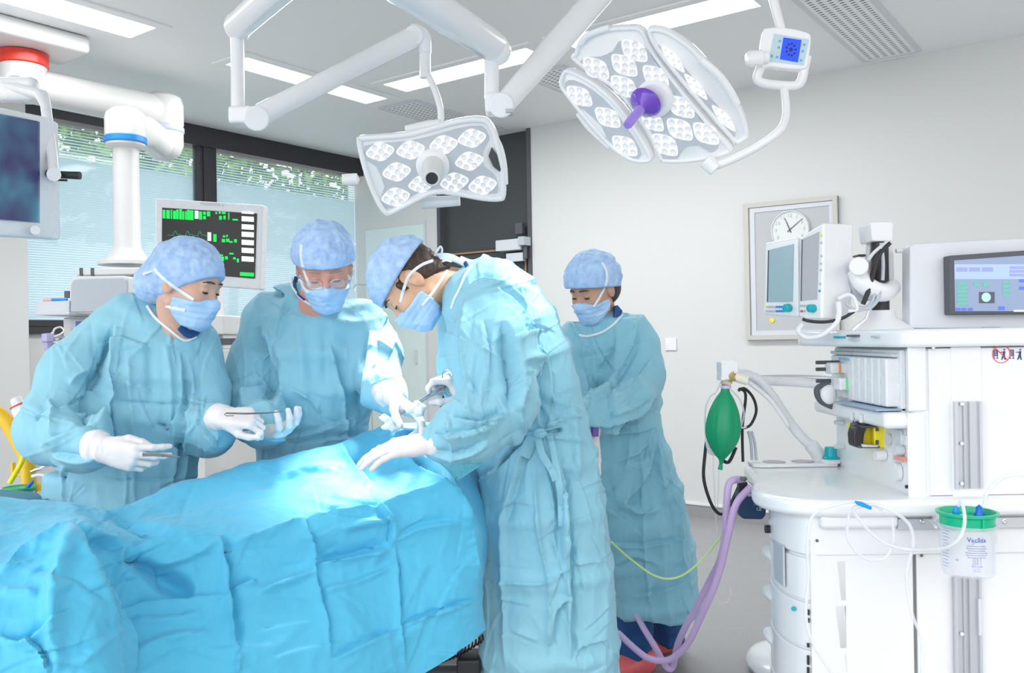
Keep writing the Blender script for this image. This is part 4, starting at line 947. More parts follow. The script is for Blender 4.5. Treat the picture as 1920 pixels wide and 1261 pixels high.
MB().lathe(P(1604, 800, Yv + .0), [(0.001, -.012), (0.015, -.01), (0.016, 0.006), (0.011, 0.014), (0.001, 0.015)], axis=(-.3, 0, 1)).build('filler_cap', DGREY, vp, smooth=True)
MB().cyl(P(1600, 792, Yv), P(1600, 778, Yv), 0.0012).build('pin', DGREY, vp)

# post and arm carrying the twin displays
ps = thing('display_mount', (X(1655, 2.75), 2.75, 1.303), 'white post with black core holding the twin displays on the machine', 'mount')
xp = X(1652, 2.75)
MB().lathe((xp, 2.75, 1.303), [(0.001, 0), (0.095, 0), (0.09, 0.008), (0.05, 0.035), (0.04, 0.06), (0.001, 0.062)], seg=32).build('post_foot', ENAMEL, ps, smooth=True)
MB().cyl((xp, 2.75, 1.36), (xp, 2.75, 1.60), 0.026).build('post_core', BLACK, ps, smooth=True)
MB().prism([P(x, y, 2.71) for x, y in ((1632, 419), (1637, 415), (1672, 415), (1676, 419), (1674, 452), (1636, 452))], (0, 0.10, 0)).build('post_cap', ENAMEL, ps, bevel=0.006)
MB().prism([P(x, y, 2.78) for x, y in ((1630, 455), (1676, 455), (1679, 530), (1675, 562), (1632, 540), (1626, 500))], (0, 0.03, 0)).build('post_shroud', ENAMEL, ps, bevel=0.006)
MB().tube(spline([P(1606, 508, 2.70), P(1618, 530, 2.68), P(1640, 545, 2.68), P(1660, 548, 2.70), P(1672, 540, 2.75)], 5), [(0.026, 0.03)] * 21, 16).build('swing_arm', ENAMEL, ps, smooth=True)
MB().cyl(P(1610, 499, 2.62), P(1610, 499, 2.74), 0.028, 28).build('arm_joint', ENAMEL, ps, bevel=0.005)
MB().prism([P(x, y, 2.70) for x, y in ((1592, 528), (1598, 519), (1612, 523), (1622, 545), (1640, 560), (1625, 566), (1605, 556))], (0, 0.05, 0)).build('lower_link', GREYP, ps, bevel=0.006)
MB().bb(P(1598, 483, 2.85), P(1627, 476, 2.80)).build('rear_bracket', DGREY, ps, bevel=0.003)
MB().cyl(P(1680, 470, 2.75), P(1692, 470, 2.75), 0.007).build('side_peg', WHITE, ps, smooth=True)
for (pts, r, m, nm) in (([(1668, 455), (1650, 475), (1640, 500), (1630, 540), (1618, 570)], 0.0075, BLACK, 'power_cable'), ([(1665, 452), (1640, 472), (1628, 488)], 0.005, LGREY, 'signal_cable'), ([(1652, 455), (1656, 490), (1655, 525)], 0.005, GREYP, 'signal_cable'), ([(1650, 545), (1643, 565), (1628, 578), (1608, 575)], 0.006, GREYP, 'signal_cable'), ([(1640, 548), (1632, 570), (1610, 582), (1592, 574), (1585, 566)], 0.005, GREYP, 'signal_cable'), ([(1602, 583), (1580, 596), (1550, 603), (1520, 602), (1505, 598)], 0.005, BLACK, 'black_cable')):
    MB().tube(spline([P(x, y, 2.66) for x, y in pts], 5), r, 10).build(nm, m, ps, smooth=True)
# twin displays
def display(front, sidev, Yd, scr, nm_label, keys, knob, depthvec, third):
    t = thing('touch_display', P(front[3][0], front[3][1], Yd), nm_label, 'display', 'twin displays on the anaesthesia machine')
    ptsf = [P(x, y, Y_) for x, y, Y_ in front]
    MB().prism([p for p in ptsf], depthvec).build('casing', ENAMEL, t, bevel=0.008, seg=3)
    n = (ptsf[1] - ptsf[0]).cross(ptsf[-1] - ptsf[0]).normalized()
    if n.y > 0: n = -n
    def T(x, y, off): return PP(x, y, ptsf[0] + n * (off + 0.0015), n)
    MB().prism([T(x, y, 0.001) for x, y in scr], n * -0.002).build('screen_glass', third, t)
    b_ = [T(x, y, 0.0005) for x, y in scr]
    MB().prism([T(scr[3][0], scr[3][1], .0012), T(scr[0][0], scr[0][1], .0012), T(scr[0][0] + 2, scr[0][1], .0012), T(scr[3][0] + 2, scr[3][1], .0012)], n * 0.0006).build('screen_edge', DGREY, t)
    kc = MB()
    for (x, y, m_) in keys:
        k_ = MB().lathe(T(x, y, 0.001), [(0.0005, 0), (0.0038, 0), (0.0035, 0.002), (0.0005, 0.002)], axis=n, seg=8); k_.build('key', m_, t)
    MB().lathe(T(knob[0], knob[1], 0.0), [(0.001, 0), (0.013, 0), (0.012, 0.018), (0.001, 0.020)], axis=n, seg=24).build('rotary_knob', TEAL, t, smooth=True)
    return t, T, n
SC1 = mat('screen_teal_grey', (0.30, 0.43, 0.47), 0.12, emit=0.06); SC2 = mat('screen_mauve_grey', (0.42, 0.42, 0.45), 0.12, emit=0.08)
k1_ = [(1437 + 4 * k, 575, (YEL if k == 0 else GREYP if k < 5 else BLUEP)) for k in range(0, 9)] + [(1437 + 4 * k, 583, GREYP if k < 5 else BLUEP) for k in range(0, 9)]
display([(1434, 455, 2.86), (1497, 444, 2.76), (1499, 595, 2.76), (1431, 589, 2.865)], None, 2.8,
        [(1440, 469), (1488, 457), (1485, 565), (1438, 566)], 'left twin display with teal grey screen', k1_, (1479, 577), (0.03, 0.05, 0), SC1)
k2_ = [(1540, 441, YEL), (1540, 455, GREYP), (1540, 480, GREYP), (1539, 494, GREYP), (1539, 506, GREYP), (1538, 532, GREYP), (1537, 545, TEAL)] + [(1500 + 4 * k, 573, GREYP) for k in range(4)] + [(1500 + 4 * k, 583, RED if k == 1 else GREYP) for k in range(3)]
display([(1499, 445, 2.745), (1525, 428, 2.70), (1545, 416, 2.665), (1541, 599, 2.665), (1512, 599, 2.72), (1496, 593, 2.745)], None, 2.7,
        [(1503, 449), (1536, 434), (1532, 561), (1501, 564)], 'right twin display with grey screen and thick white side', k2_, (1525, 578), (0.11, 0.05, 0), SC2)
MB().tube(spline([P(1572, 560, 2.66), P(1590, 552, 2.66), P(1602, 560, 2.66), P(1607, 580, 2.66), P(1590, 583, 2.66)], 4), 0.006, 10).build('cable_hook', WHITE, ps, smooth=True)
MB().tube(spline([P(1505, 608, 2.70), P(1497, 620, 2.70), P(1512, 632, 2.70), P(1540, 628, 2.67), P(1565, 608, 2.66), P(1573, 590, 2.66), P(1572, 565, 2.66)], 5), 0.0085, 12).build('lower_grab_bar', WHITE, ps, smooth=True)

# big monitor on top
bg = thing('patient_data_monitor', (X(1850, 2.62), 2.62, 1.303), 'wide black framed data monitor on a pale backing at the far right', 'monitor')
MB().prism([P(x, y, 2.70) for x, y in ((1706, 462), (1712, 456), (2050, 440), (2050, 616), (1706, 616))], (0, 0.06, 0)).build('backing_panel', mat('pale_backing', (0.74, 0.76, 0.80), 0.4), bg, bevel=0.01)
MB().prism([P(x, y, 2.66) for x, y in ((1780, 479), (2040, 461), (2040, 588), (1782, 590))], (0, 0.04, 0)).build('casing', DGREY, bg, bevel=0.004)
def Q(x, y, off=0.0): return P(x, y, 2.6595 - off)
MB().prism([Q(x, y) for x, y in ((1789, 488), (2032, 471), (2032, 583), (1791, 583))], (0, 0.002, 0)).build('screen', mat('screen_blue_grey', (0.32, 0.40, 0.58), 0.15, emit=0.02, ecol=(0.45, 0.58, 0.85)), bg)
def bar(x0, y0, x1, y1, m, nm='screen_tile', off=0.001):
    MB().prism([Q(x0, y0, off), Q(x1, y0, off), Q(x1, y1, off), Q(x0, y1, off)], (0, 0.0008, 0)).build(nm, m, bg)
SG = mat('tile_green', (0.16, 0.45, 0.40), 0.4, emit=0.12); SB = mat('tile_blue', (0.10, 0.18, 0.62), 0.4, emit=0.15); SL = mat('tile_violet', (0.30, 0.34, 0.62), 0.4, emit=0.14); SLb = mat('tile_pale_blue', (0.40, 0.52, 0.72), 0.4, emit=0.14)
bar(1790, 495, 1930, 523, SLb, 'header_band', 0.0006)
for k in range(6): bar(1795, 529 + 7.3 * k, 1815, 535 + 7.3 * k, SG)
for k in range(3): bar(1793 + 24 * k, 501, 1814 + 24 * k, 509, SL)
bar(1826, 529, 1839, 537, SG); bar(1843, 529, 1856, 537, SG)
for k in range(4): bar(1880, 526 + 8 * k, 1894, 532 + 8 * k, SG)
for k in range(3): bar(1893, 499 + 7 * k, 1920, 504 + 7 * k, SL)
for k in range(2): bar(1911, 523 + 14 * k, 1935, 529 + 14 * k, SB)
for x in (1792, 1803, 1815): bar(x, 577, x + 9, 582, SB)
bar(1872, 574, 1884, 581, SB)
bar(1836, 547, 1865, 568, mat('tile_dark_grey', (0.10, 0.12, 0.14), 0.4))
MB().lathe(Q(1849, 557, 0.0012), [(0.0005, 0), (0.014, 0), (0.014, 0.0006), (0.0005, 0.0006)], axis=(0, -1, 0), seg=20).build('scan_disc', mat('tile_cyan', (0.45, 0.68, 0.74), 0.4, emit=0.15), bg)
bar(1901, 581, 1930, 584, WHS)
bar(1843, 612, 1874, 614, LGREY, 'eject_slot', 0.0)
for o_ in list(bg.children):
    if o_.name.startswith('eject_slot'): bpy.data.objects.remove(o_)
MB().bb(P(1843, 614, 2.697), P(1874, 612, 2.703)).build('name_strip', GREYP, bg)
# ================================================================ CLOTH AND BODY SURFACES (distance fields -> one smooth mesh)
def V3(*a): return np.array(a, dtype=np.float32)
def nrm(v):
    v = np.asarray(v, dtype=np.float64); return v / np.linalg.norm(v)
def smin(a, b, k):
    h = np.clip(0.5 + 0.5 * (b - a) / k, 0, 1); return b * (1 - h) + a * h - k * h * (1 - h)
class Field:
    """a list of primitives in world metres; each is evaluated only near itself"""
    def __init__(s, cell): s.cell = cell; s.ops = []
    def cone(s, a, b, ra, rb, k=0.02, sub=False):
        a = np.asarray(a, float); b = np.asarray(b, float)
        lo = np.minimum(a - ra, b - rb); hi = np.maximum(a + ra, b + rb)
        def f(p):
            ab = b - a; t = np.clip(((p - a) @ ab) / (ab @ ab + 1e-12), 0, 1)
            return np.linalg.norm(p - a - t[..., None] * ab, axis=-1) - (ra + (rb - ra) * t)
        s.ops.append((lo, hi, f, k, sub)); return s
    def chain(s, pts, rs, k=0.02, sub=False):
        for i in range(len(pts) - 1): s.cone(pts[i], pts[i + 1], rs[i], rs[i + 1], k, sub)
        return s
    def ell(s, c, r, ax=None, k=0.02, sub=False):
        c = np.asarray(c, float); A = np.array([np.asarray(x, float) for x in ax]) if ax is not None else np.eye(3)
        r = np.asarray(r, float); m = r.max(); lo, hi = c - m, c + m
        def f(p):
            q = (p - c) @ A.T; k0 = np.linalg.norm(q / r, axis=-1); k1 = np.linalg.norm(q / (r * r), axis=-1)
            return k0 * (k0 - 1) / (k1 + 1e-9)
        s.ops.append((lo, hi, f, k, sub)); return s
    def loft(s, rings, k=0.02, sub=False, pw=2.3):
        """rings: (centre, width axis, half width, half depth) joined in order, flat ends"""
        for i in range(len(rings) - 1):
            (a, wa, ra, da), (b, wb, rb, db) = rings[i], rings[i + 1]
            a = np.asarray(a, float); b = np.asarray(b, float); wa = nrm(wa); wb = nrm(wb)
            m = max(ra, rb, da, db); lo = np.minimum(a, b) - m; hi = np.maximum(a, b) + m
            def f(p, a=a, b=b, wa=wa, wb=wb, ra=ra, rb=rb, da=da, db=db):
                ab = b - a; L = np.sqrt(ab @ ab); t0 = ((p - a) @ ab) / (L * L); t = np.clip(t0, 0, 1)
                q = p - a - t[..., None] * ab; w_ = nrm(wa + wb); ax = ab / L; w_ = nrm(w_ - ax * (w_ @ ax)); n = np.cross(ax, w_)
                rw = ra + (rb - ra) * t; rd = da + (db - da) * t
                x = np.abs(q @ w_) / rw; y = np.abs(q @ n) / rd
                d = ((x ** pw + y ** pw) ** (1 / pw) - 1) * np.minimum(rw, rd)
                over = np.maximum(-t0, t0 - 1) * L
                return np.maximum(d, over - 0.004)
            s.ops.append((lo, hi, f, k if i == 0 else max(k, 0.03), sub))
        return s
    def mesh(s, clip=None, warp=None):
        c = s.cell; adds = [o for o in s.ops if not o[4]]
        lo = np.min([o[0] for o in adds], axis=0) - 4 * c - 0.01; hi = np.max([o[1] for o in adds], axis=0) + 4 * c + 0.01
        n = np.ceil((hi - lo) / c).astype(int) + 1
        G = np.full(n, 0.2, dtype=np.float32)
        xs = [lo[i] + c * np.arange(n[i]) for i in range(3)]
        for (l, h, f, k, sub) in s.ops:
            mrg = k * 1.5 + 5 * c
            i0 = np.clip(np.floor((l - mrg - lo) / c).astype(int), 0, n - 1); i1 = np.clip(np.ceil((h + mrg - lo) / c).astype(int) + 1, 1, n)
            if np.any(i1 <= i0): continue
            sl = tuple(slice(i0[j], i1[j]) for j in range(3))
            g = np.stack(np.meshgrid(*[xs[j][sl[j]] for j in range(3)], indexing='ij'), axis=-1)
            d = f(g)
            G[sl] = -smin(-G[sl], d, k) if sub else smin(G[sl], d, k)
        if clip is not None:
            g = np.stack(np.meshgrid(*xs, indexing='ij'), axis=-1).astype(np.float32)
            G = clip(g, G)
        G[0] = G[-1] = 0.1; G[:, 0] = G[:, -1] = 0.1; G[:, :, 0] = G[:, :, -1] = 0.1
        return surface_nets(G, lo, c)
def surface_nets(G, lo, c):
    I = (G < 0); nx, ny, nz = G.shape
    cnt = np.zeros((nx - 1, ny - 1, nz - 1), dtype=np.float32); acc = np.zeros((nx - 1, ny - 1, nz - 1, 3), dtype=np.float32)
    offs = [(i, j, k) for i in (0, 1) for j in (0, 1) for k in (0, 1)]
    for a in offs:
        for ax in range(3):
            if a[ax]: continue
            b = list(a); b[ax] = 1
            sa = tuple(slice(a[q], a[q] + (nx, ny, nz)[q] - 1) for q in range(3)); sb = tuple(slice(b[q], b[q] + (nx, ny, nz)[q] - 1) for q in range(3))
            cr = I[sa] != I[sb]; ga, gb = G[sa], G[sb]
            t = np.where(cr, ga / np.where(cr, ga - gb, 1), 0)
            for q in range(3): acc[..., q] += np.where(cr, a[q] + (t if q == ax else 0), 0)
            cnt += cr
    act = cnt > 0; idx = -np.ones(act.shape, dtype=np.int64); idx[act] = np.arange(act.sum())
    cells = np.argwhere(act); V = lo + c * (cells + acc[act] / cnt[act][:, None])
    F_ = []
    for ax in range(3):
        o1, o2 = (ax + 1) % 3, (ax + 2) % 3
        s0 = [slice(1, -1)] * 3; s0[ax] = slice(0, -1); s1 = list(s0); s1[ax] = slice(1, None)
        A = I[tuple(s0)]; B = I[tuple(s1)]; cr = np.argwhere(A != B)
        flip = A[tuple(cr.T)]
        base = cr.copy(); base[:, o1] += 1; base[:, o2] += 1
        def cell(d1, d2):
            q = base.copy(); q[:, o1] -= d1; q[:, o2] -= d2; return idx[q[:, 0], q[:, 1], q[:, 2]]
        q = np.stack([cell(1, 1), cell(0, 1), cell(0, 0), cell(1, 0)], axis=1)
        q[~flip] = q[~flip][:, ::-1]; F_.append(q)
    F_ = np.concatenate(F_); F_ = F_[(F_ >= 0).all(axis=1)]
    return V.astype(np.float64), F_
def smooth_mesh(V, Fc, it=2, lam=0.5):
    n = len(V); E_ = np.concatenate([Fc[:, [0, 1]], Fc[:, [1, 2]], Fc[:, [2, 3]], Fc[:, [3, 0]]]); E_ = np.concatenate([E_, E_[:, ::-1]])
    deg = np.bincount(E_[:, 0], minlength=n)[:, None]
    for _ in range(it):
        A = np.stack([np.bincount(E_[:, 0], weights=V[E_[:, 1], k], minlength=n) for k in range(3)], axis=1) / np.maximum(deg, 1)
        V = V + lam * (A - V)
    return V
def subdivide(V, Fc):
    E_ = np.stack([Fc, np.roll(Fc, -1, axis=1)], axis=-1).reshape(-1, 2); Es = np.sort(E_, axis=1)
    key = Es[:, 0] * len(V) + Es[:, 1]; uq, inv = np.unique(key, return_inverse=True); inv = inv.reshape(-1)
    a = uq // len(V); b = uq % len(V); mid = (V[a] + V[b]) / 2; cen = V[Fc].mean(axis=1)
    nV = len(V); nE = len(mid); em = (inv + nV).reshape(-1, 4); ce = (np.arange(len(Fc)) + nV + nE)[:, None]
    Q = [np.concatenate([Fc[:, [k]], em[:, [k]], ce, em[:, [k - 1]]], axis=1) for k in range(4)]
    return np.concatenate([V, mid, cen]), np.concatenate(Q)
def normals(V, Fc):
    a = V[Fc[:, 2]] - V[Fc[:, 0]]; b = V[Fc[:, 3]] - V[Fc[:, 1]]; fn = np.cross(a, b); N = np.zeros_like(V)
    for k in range(4):
        for q in range(3): N[:, q] += np.bincount(Fc[:, k], weights=fn[:, q], minlength=len(V))
    return N / (np.linalg.norm(N, axis=1, keepdims=True) + 1e-12)
# value noise in numpy
def vnoise(p, seed=0):
    i = np.floor(p).astype(np.int64); f = p - i; f = f * f * f * (f * (f * 6 - 15) + 10)
    def h(x, y, z):
        n = (x * 374761393 + y * 668265263 + z * 2147483647 + seed * 1274126177) & 0xffffffff
        n = ((n ^ (n >> 13)) * 1274126177) & 0xffffffff; return ((n ^ (n >> 16)) & 0xffff) / 32767.5 - 1
    r = 0
    for a in (0, 1):
        for b in (0, 1):
            for c in (0, 1):
                wgt = (f[:, 0] if a else 1 - f[:, 0]) * (f[:, 1] if b else 1 - f[:, 1]) * (f[:, 2] if c else 1 - f[:, 2])
                r = r + wgt * h(i[:, 0] + a, i[:, 1] + b, i[:, 2] + c)
    return r
def crumple(V, N, amp, freq, stretch=(1, 1, 1), seed=0, ridges=True, mask=None):
    p = V * np.array(stretch) * freq
    p = p + 0.35 * np.stack([vnoise(p * 0.7, seed + 5), vnoise(p * 0.7, seed + 6), vnoise(p * 0.7, seed + 7)], axis=1)
    n = vnoise(p, seed); h = (1 - 2.2 * np.abs(n)) if ridges else n
    if mask is not None: h = h * mask
    return V + N * (amp * h)[:, None]
def seg_dist(px, py, pl):
    best = np.full(px.shape, 1e9); sgn = np.zeros(px.shape); tt = np.zeros(px.shape); L = 0
    segs = []
    tot = sum(math.hypot(pl[i + 1][0] - pl[i][0], pl[i + 1][1] - pl[i][1]) for i in range(len(pl) - 1)); run = 0
    for i in range(len(pl) - 1):
        ax, ay = pl[i]; bx, by = pl[i + 1]; dx, dy = bx - ax, by - ay; l2 = dx * dx + dy * dy + 1e-9
        t = np.clip(((px - ax) * dx + (py - ay) * dy) / l2, 0, 1); qx, qy = px - ax - t * dx, py - ay - t * dy; d = np.hypot(qx, qy)
        sg = np.sign(dx * (py - ay) - dy * (px - ax)); m = d < best
        best = np.where(m, d, best); sgn = np.where(m, sg, sgn); l = math.sqrt(l2); tt = np.where(m, (run + t * l) / tot, tt); run += l
    return best, sgn, tt
def creases(V, N, strokes, gain=1.0, front=True):
    """strokes: (polyline, width, height, kind); the folds seen in the cloth, raised along the surface normal"""
    px, py = proj(V); out = np.zeros(len(V)); d = np.array(CAM) - V; d /= np.linalg.norm(d, axis=1, keepdims=True)
    fac = np.clip(((N * d).sum(axis=1) + 0.15) * 3, 0, 1) if front else 1.0
    for st in strokes:
        pl, wd, h = st[0], st[1], st[2]; kind = st[3] if len(st) > 3 else 'r'
        if len(pl) > 2: pl = spline2(pl, 5)
        D, sg, t = seg_dist(px, py, pl)
        taper = np.clip(np.minimum(t, 1 - t) * 5, 0, 1) ** 0.7
        if kind == 'r': q = np.exp(-D / wd)                 # sharp ridge
        elif kind == 'g': q = np.exp(-(D / wd) ** 2)         # soft roll
        elif kind == 's': q = sg * (1 - np.exp(-D / (wd * 0.25))) * np.exp(-D / (wd * 1.6)) # step: one side stands over the other
        elif kind == 'v': q = -np.exp(-D / wd)
        out += h * q * taper
    return V + N * (out * fac * gain)[:, None]
# ================================================================ PEOPLE
GOWNC = (0.30, 0.60, 0.70)
def cloth(name, col, fine=0.35):
    return mat(name, col, 0.62, sheen=0.15, spec=0.3, bump=[('noise', 20, 0.30, 0.014, (1, 1, 0.45)), ('ridge', 5, 0.30, 0.018, (1, 1, 0.5)), ('noise', 420, 0.10, 0.0006, (1, 1, 1))])
GOWN = cloth('gown_fabric', (0.27, 0.56, 0.68))
def skinm(nm, c): return mat(nm, c, 0.5, sss=0.12, bump=[('noise', 300, 0.06, 0.0006, (1, 1, 1))])
CAPM = mottled(mat('cap_fabric', (0.40, 0.58, 0.85), 0.7, bump=[('ridge', 26, 0.35, 0.006, (1, 1, 1)), ('noise', 160, 0.2, 0.001, (1, 1, 1))]), (0.34, 0.52, 0.82), (0.48, 0.66, 0.90), 45)
MASKM = mat('mask_fabric', (0.45, 0.66, 0.93), 0.65, bump=[('noise', 500, 0.1, 0.0004, (1, 1, 1))])
STRAP = mat('strap_fabric', (0.78, 0.84, 0.90), 0.6)
GLOVE = mat('latex_glove', (0.80, 0.76, 0.76), 0.42, bump=[('noise', 60, 0.25, 0.002, (1, 1, 0.4))])
SCRUB = mat('scrub_navy', (0.015, 0.085, 0.26), 0.7, bump=[('noise', 30, 0.3, 0.01, (1, 1, 1))])
TRIMW = mat('gown_trim', (0.80, 0.88, 0.90), 0.6)
HAIRD = mat('hair_dark_brown', (0.045, 0.025, 0.016), 0.5, bump=[('noise', 90, 0.8, 0.004, (1, 1, 0.15))])
LASH = mat('lash_dark', (0.03, 0.018, 0.014), 0.6); EYEW = mat('eye_white', (0.75, 0.72, 0.70), 0.2)

def basis(F_, U_):
    F_ = nrm(F_); U_ = np.asarray(U_, float); U_ = nrm(U_ - F_ * (U_ @ F_)); R_ = np.cross(F_, U_); return R_, F_, U_   # x = wearer's right..., y forward, z up
class Head:
    def __init__(s, c, fwd, up, sc=1.0):
        s.c = np.asarray(c, float); s.R, s.F, s.U = basis(fwd, up); s.s = sc; s.A = (s.R, s.F, s.U)
    def w(s, x, y, z): return s.c + s.s * (s.R * x + s.F * y + s.U * z)
    def loc(s, p): return ((p - s.c) / s.s) @ np.array(s.A).T
    def skull(s, f, grow=0.0, ears=True, nose=True):
        S_ = s.s; w = s.w; g = grow
        def E(c, r, k=0.02, sub=False): f.ell(w(*c), [(x + g) * S_ for x in r], s.A, k, sub)
        E((0, -0.012, 0.032), (0.075, 0.097, 0.086)); E((0, 0.020, -0.010), (0.066, 0.068, 0.085), 0.02)
        E((0, 0.050, -0.060), (0.045, 0.040, 0.048), 0.02); E((0, 0.066, -0.092), (0.022, 0.020, 0.018), 0.02)
        for q in (-1, 1):
            f.cone(w(q * 0.056, 0.0, -0.055), w(q * 0.016, 0.062, -0.094), (0.016 + g) * S_, (0.013 + g) * S_, 0.02)
            E((q * 0.040, 0.060, -0.025), (0.022, 0.022, 0.020), 0.02)
        if nose:
            f.cone(w(0, 0.080, 0.008), w(0, 0.104, -0.034), (0.008 + g) * S_, (0.0105 + g) * S_, 0.012)
            for q in (-1, 1): E((q * 0.011, 0.093, -0.036), (0.008, 0.010, 0.007), 0.008)
            f.cone(w(-0.038, 0.078, 0.024), w(0.038, 0.078, 0.024), (0.009 + g) * S_, (0.009 + g) * S_, 0.012)
            E((0, 0.088, -0.062), (0.024, 0.008, 0.009), 0.008)
            if g == 0:
                for q in (-1, 1): E((q * 0.031, 0.097, 0.004), (0.017, 0.014, 0.012), 0.012, True)
                for q in (-1, 1): E((q * 0.031, 0.073, 0.004), (0.0148, 0.0145, 0.0135), 0.003)
        if ears:
            for q in (-1, 1):
                E((q * 0.077, -0.008, -0.006), (0.010, 0.019, 0.031), 0.008); E((q * 0.088, -0.001, 0.002), (0.0085, 0.011, 0.019), 0.003, True); E((q * 0.079, -0.004, -0.014), (0.009, 0.005, 0.006), 0.004)
def person(nm, c, label):
    return thing('person', c, label, 'person', None)

def build_head(root, H, skin, neck, brow=(0.08, 0.05, 0.04), hair=None, nk=(0.056, 0.060, 0.075)):
    f = Field(0.0034); H.skull(f)
    pts = [H.w(0, -0.028, -0.045)] + [np.array(q) for q in neck]
    rs = list(nk[:len(pts)])
    f.chain(pts, rs, 0.02)
    V, Fc = f.mesh(); V = smooth_mesh(V, Fc, 2, 0.4)
    b = rawmesh('body', V, Fc, skin, root)
    # eyes: lids lowered; a dark lash line with a sliver of eye above it
    for q in (-1, 1):
        pts = []
        for k in range(9):
            a = -1.05 + 2.1 * k / 8
            pts.append(H.w(q * (0.031 + 0.0145 * math.sin(a)), 0.073 + 0.0150 * math.cos(a) * 0.97, 0.004 - 0.0045 - 0.0025 * math.cos(a) + (0.002 if k in (0, 8) else 0)))
        MB().tube(pts, [0.0006] + [0.0020] * 7 + [0.0006], 6).build('eyelashes', LASH, b, smooth=True)
        MB().ell(H.w(q * 0.031, 0.0748, -0.0006), (0.0115 * H.s, 0.0142 * H.s, 0.0030 * H.s), (Vector(H.R), Vector(H.F), Vector(H.U)), 16, 10).build('eye', LASH, b, smooth=True)
        pts = []
        for k in range(7):
            u = k / 6; pts.append(H.w(q * (0.012 + 0.038 * u), 0.0935 - 0.017 * u * u, 0.029 + 0.004 * math.sin(u * PI) - 0.004 * u))
        MB().tube(pts, [(0.0012, 0.002), (0.0024, 0.0034)] + [(0.0026, 0.0034)] * 3 + [(0.002, 0.002), (0.0008, 0.0008)], 8).build('eyebrow', mat('brow_%d' % int(brow[0] * 1000), brow, 0.8), b, smooth=True)
    return b
def build_cap(root, H, tilt=(0.0, 0.35, 1.0), off=0.052, puff=0.012, bun=None, mt=None, seed=1, back=None):
    f = Field(0.0042); f_ = f; S_ = H.s
    f.ell(H.w(0, -0.012, 0.036), [(0.078 + puff) * S_, (0.100 + puff) * S_, (0.086 + puff * 1.1) * S_], H.A, 0.02)
    if bun: f.ell(H.w(*bun[0]), [q * S_ for q in bun[1]], H.A, 0.035)
    t = nrm(tilt)
    def clip(g, G):
        q = ((g - H.c) / S_) @ np.array(H.A).T
        pl = (off - (q @ t)) * S_
        G = np.maximum(G, pl)
        if back is not None: G = np.maximum(G, (back[3] - q @ np.array(back[:3])) * S_)
        return G
    V, Fc = f.mesh(clip); V = smooth_mesh(V, Fc, 2, 0.5); N = normals(V, Fc)
    q = ((V - H.c) / S_) @ np.array(H.A).T; m = np.clip((q @ t - off) / 0.03, 0.15, 1)
    V = crumple(V, N, 0.0035, 26, (1, 1, 1), seed, True, m); V = crumple(V, N, 0.002, 60, (1, 1, 1), seed + 3, True, m)
    return rawmesh('cap', V, Fc, mt or CAPM, root)
def build_mask(root, H, strap=True, k=0.0, straps=None, seed=1, low=-0.10):
    f = Field(0.0032); g = 0.007; S_ = H.s
    H.skull(f, grow=g, ears=False)
    f.ell(H.w(0, 0.062, -0.052), [0.044 * S_, 0.046 * S_, 0.050 * S_], H.A, 0.02)
    f.ell(H.w(0, 0.055, -0.085), [0.040 * S_, 0.040 * S_, 0.030 * S_], H.A, 0.02)
    def clip(gd, G):
        q = ((gd - H.c) / S_) @ np.array(H.A).T; ax = np.abs(q[..., 0])
        top = q[..., 2] - (-0.012 - 0.35 * ax)                  # upper edge, lower towards the cheeks
        bot = -(q[..., 2] + 0.118 - 0.2 * ax)
        side = 0.012 - q[..., 1] + 0.0 * ax
        G = np.maximum(G, np.maximum(np.maximum(top, bot), side) * S_)
        return G
    V, Fc = f.mesh(clip); V = smooth_mesh(V, Fc, 2, 0.5); N = normals(V, Fc)
    q = ((V - H.c) / S_) @ np.array(H.A).T
    pl = np.zeros(len(V))
    for z in (-0.040, -0.058, -0.076): pl += np.exp(-np.abs(q[:, 2] - z + 0.15 * np.abs(q[:, 0]) ) / 0.0035)
    V = V - N * (0.0022 * pl)[:, None]
    V = crumple(V, N, 0.0014, 45, (1, 1, 1), seed)
    m = rawmesh('mask', V, Fc, MASKM, root)
    MB().tube([H.w(x, 0.084 + 0.030 * math.exp(-(x / 0.016) ** 2) - 4.5 * x * x, -0.015 - 0.35 * abs(x)) for x in np.linspace(-0.046, 0.046, 13)], (0.0022), 8).build('mask_edge', STRAP, m, smooth=True)
    for s_ in (straps or []):
        MB().tube(spline([H.w(*p) for p in s_], 5), [(0.0042, 0.0014)] * ((len(s_) - 1) * 5 + 1), 8, flat=tuple(H.F * 0.6 + H.U * 0.8)).build('mask_strap', STRAP, m, smooth=True)
    return m
def strap(root, bvs, pts, r=0.0058, nm='mask_strap', m=None, Y=2.5, n=5):
    q = lay(bvs, pts, 0.002, n, Y); MB().tube(q, [(r * 0.85, 0.0016)] * len(q), 8, flat=(1, 0, 0.25)).build(nm, m or STRAP, root, smooth=True)

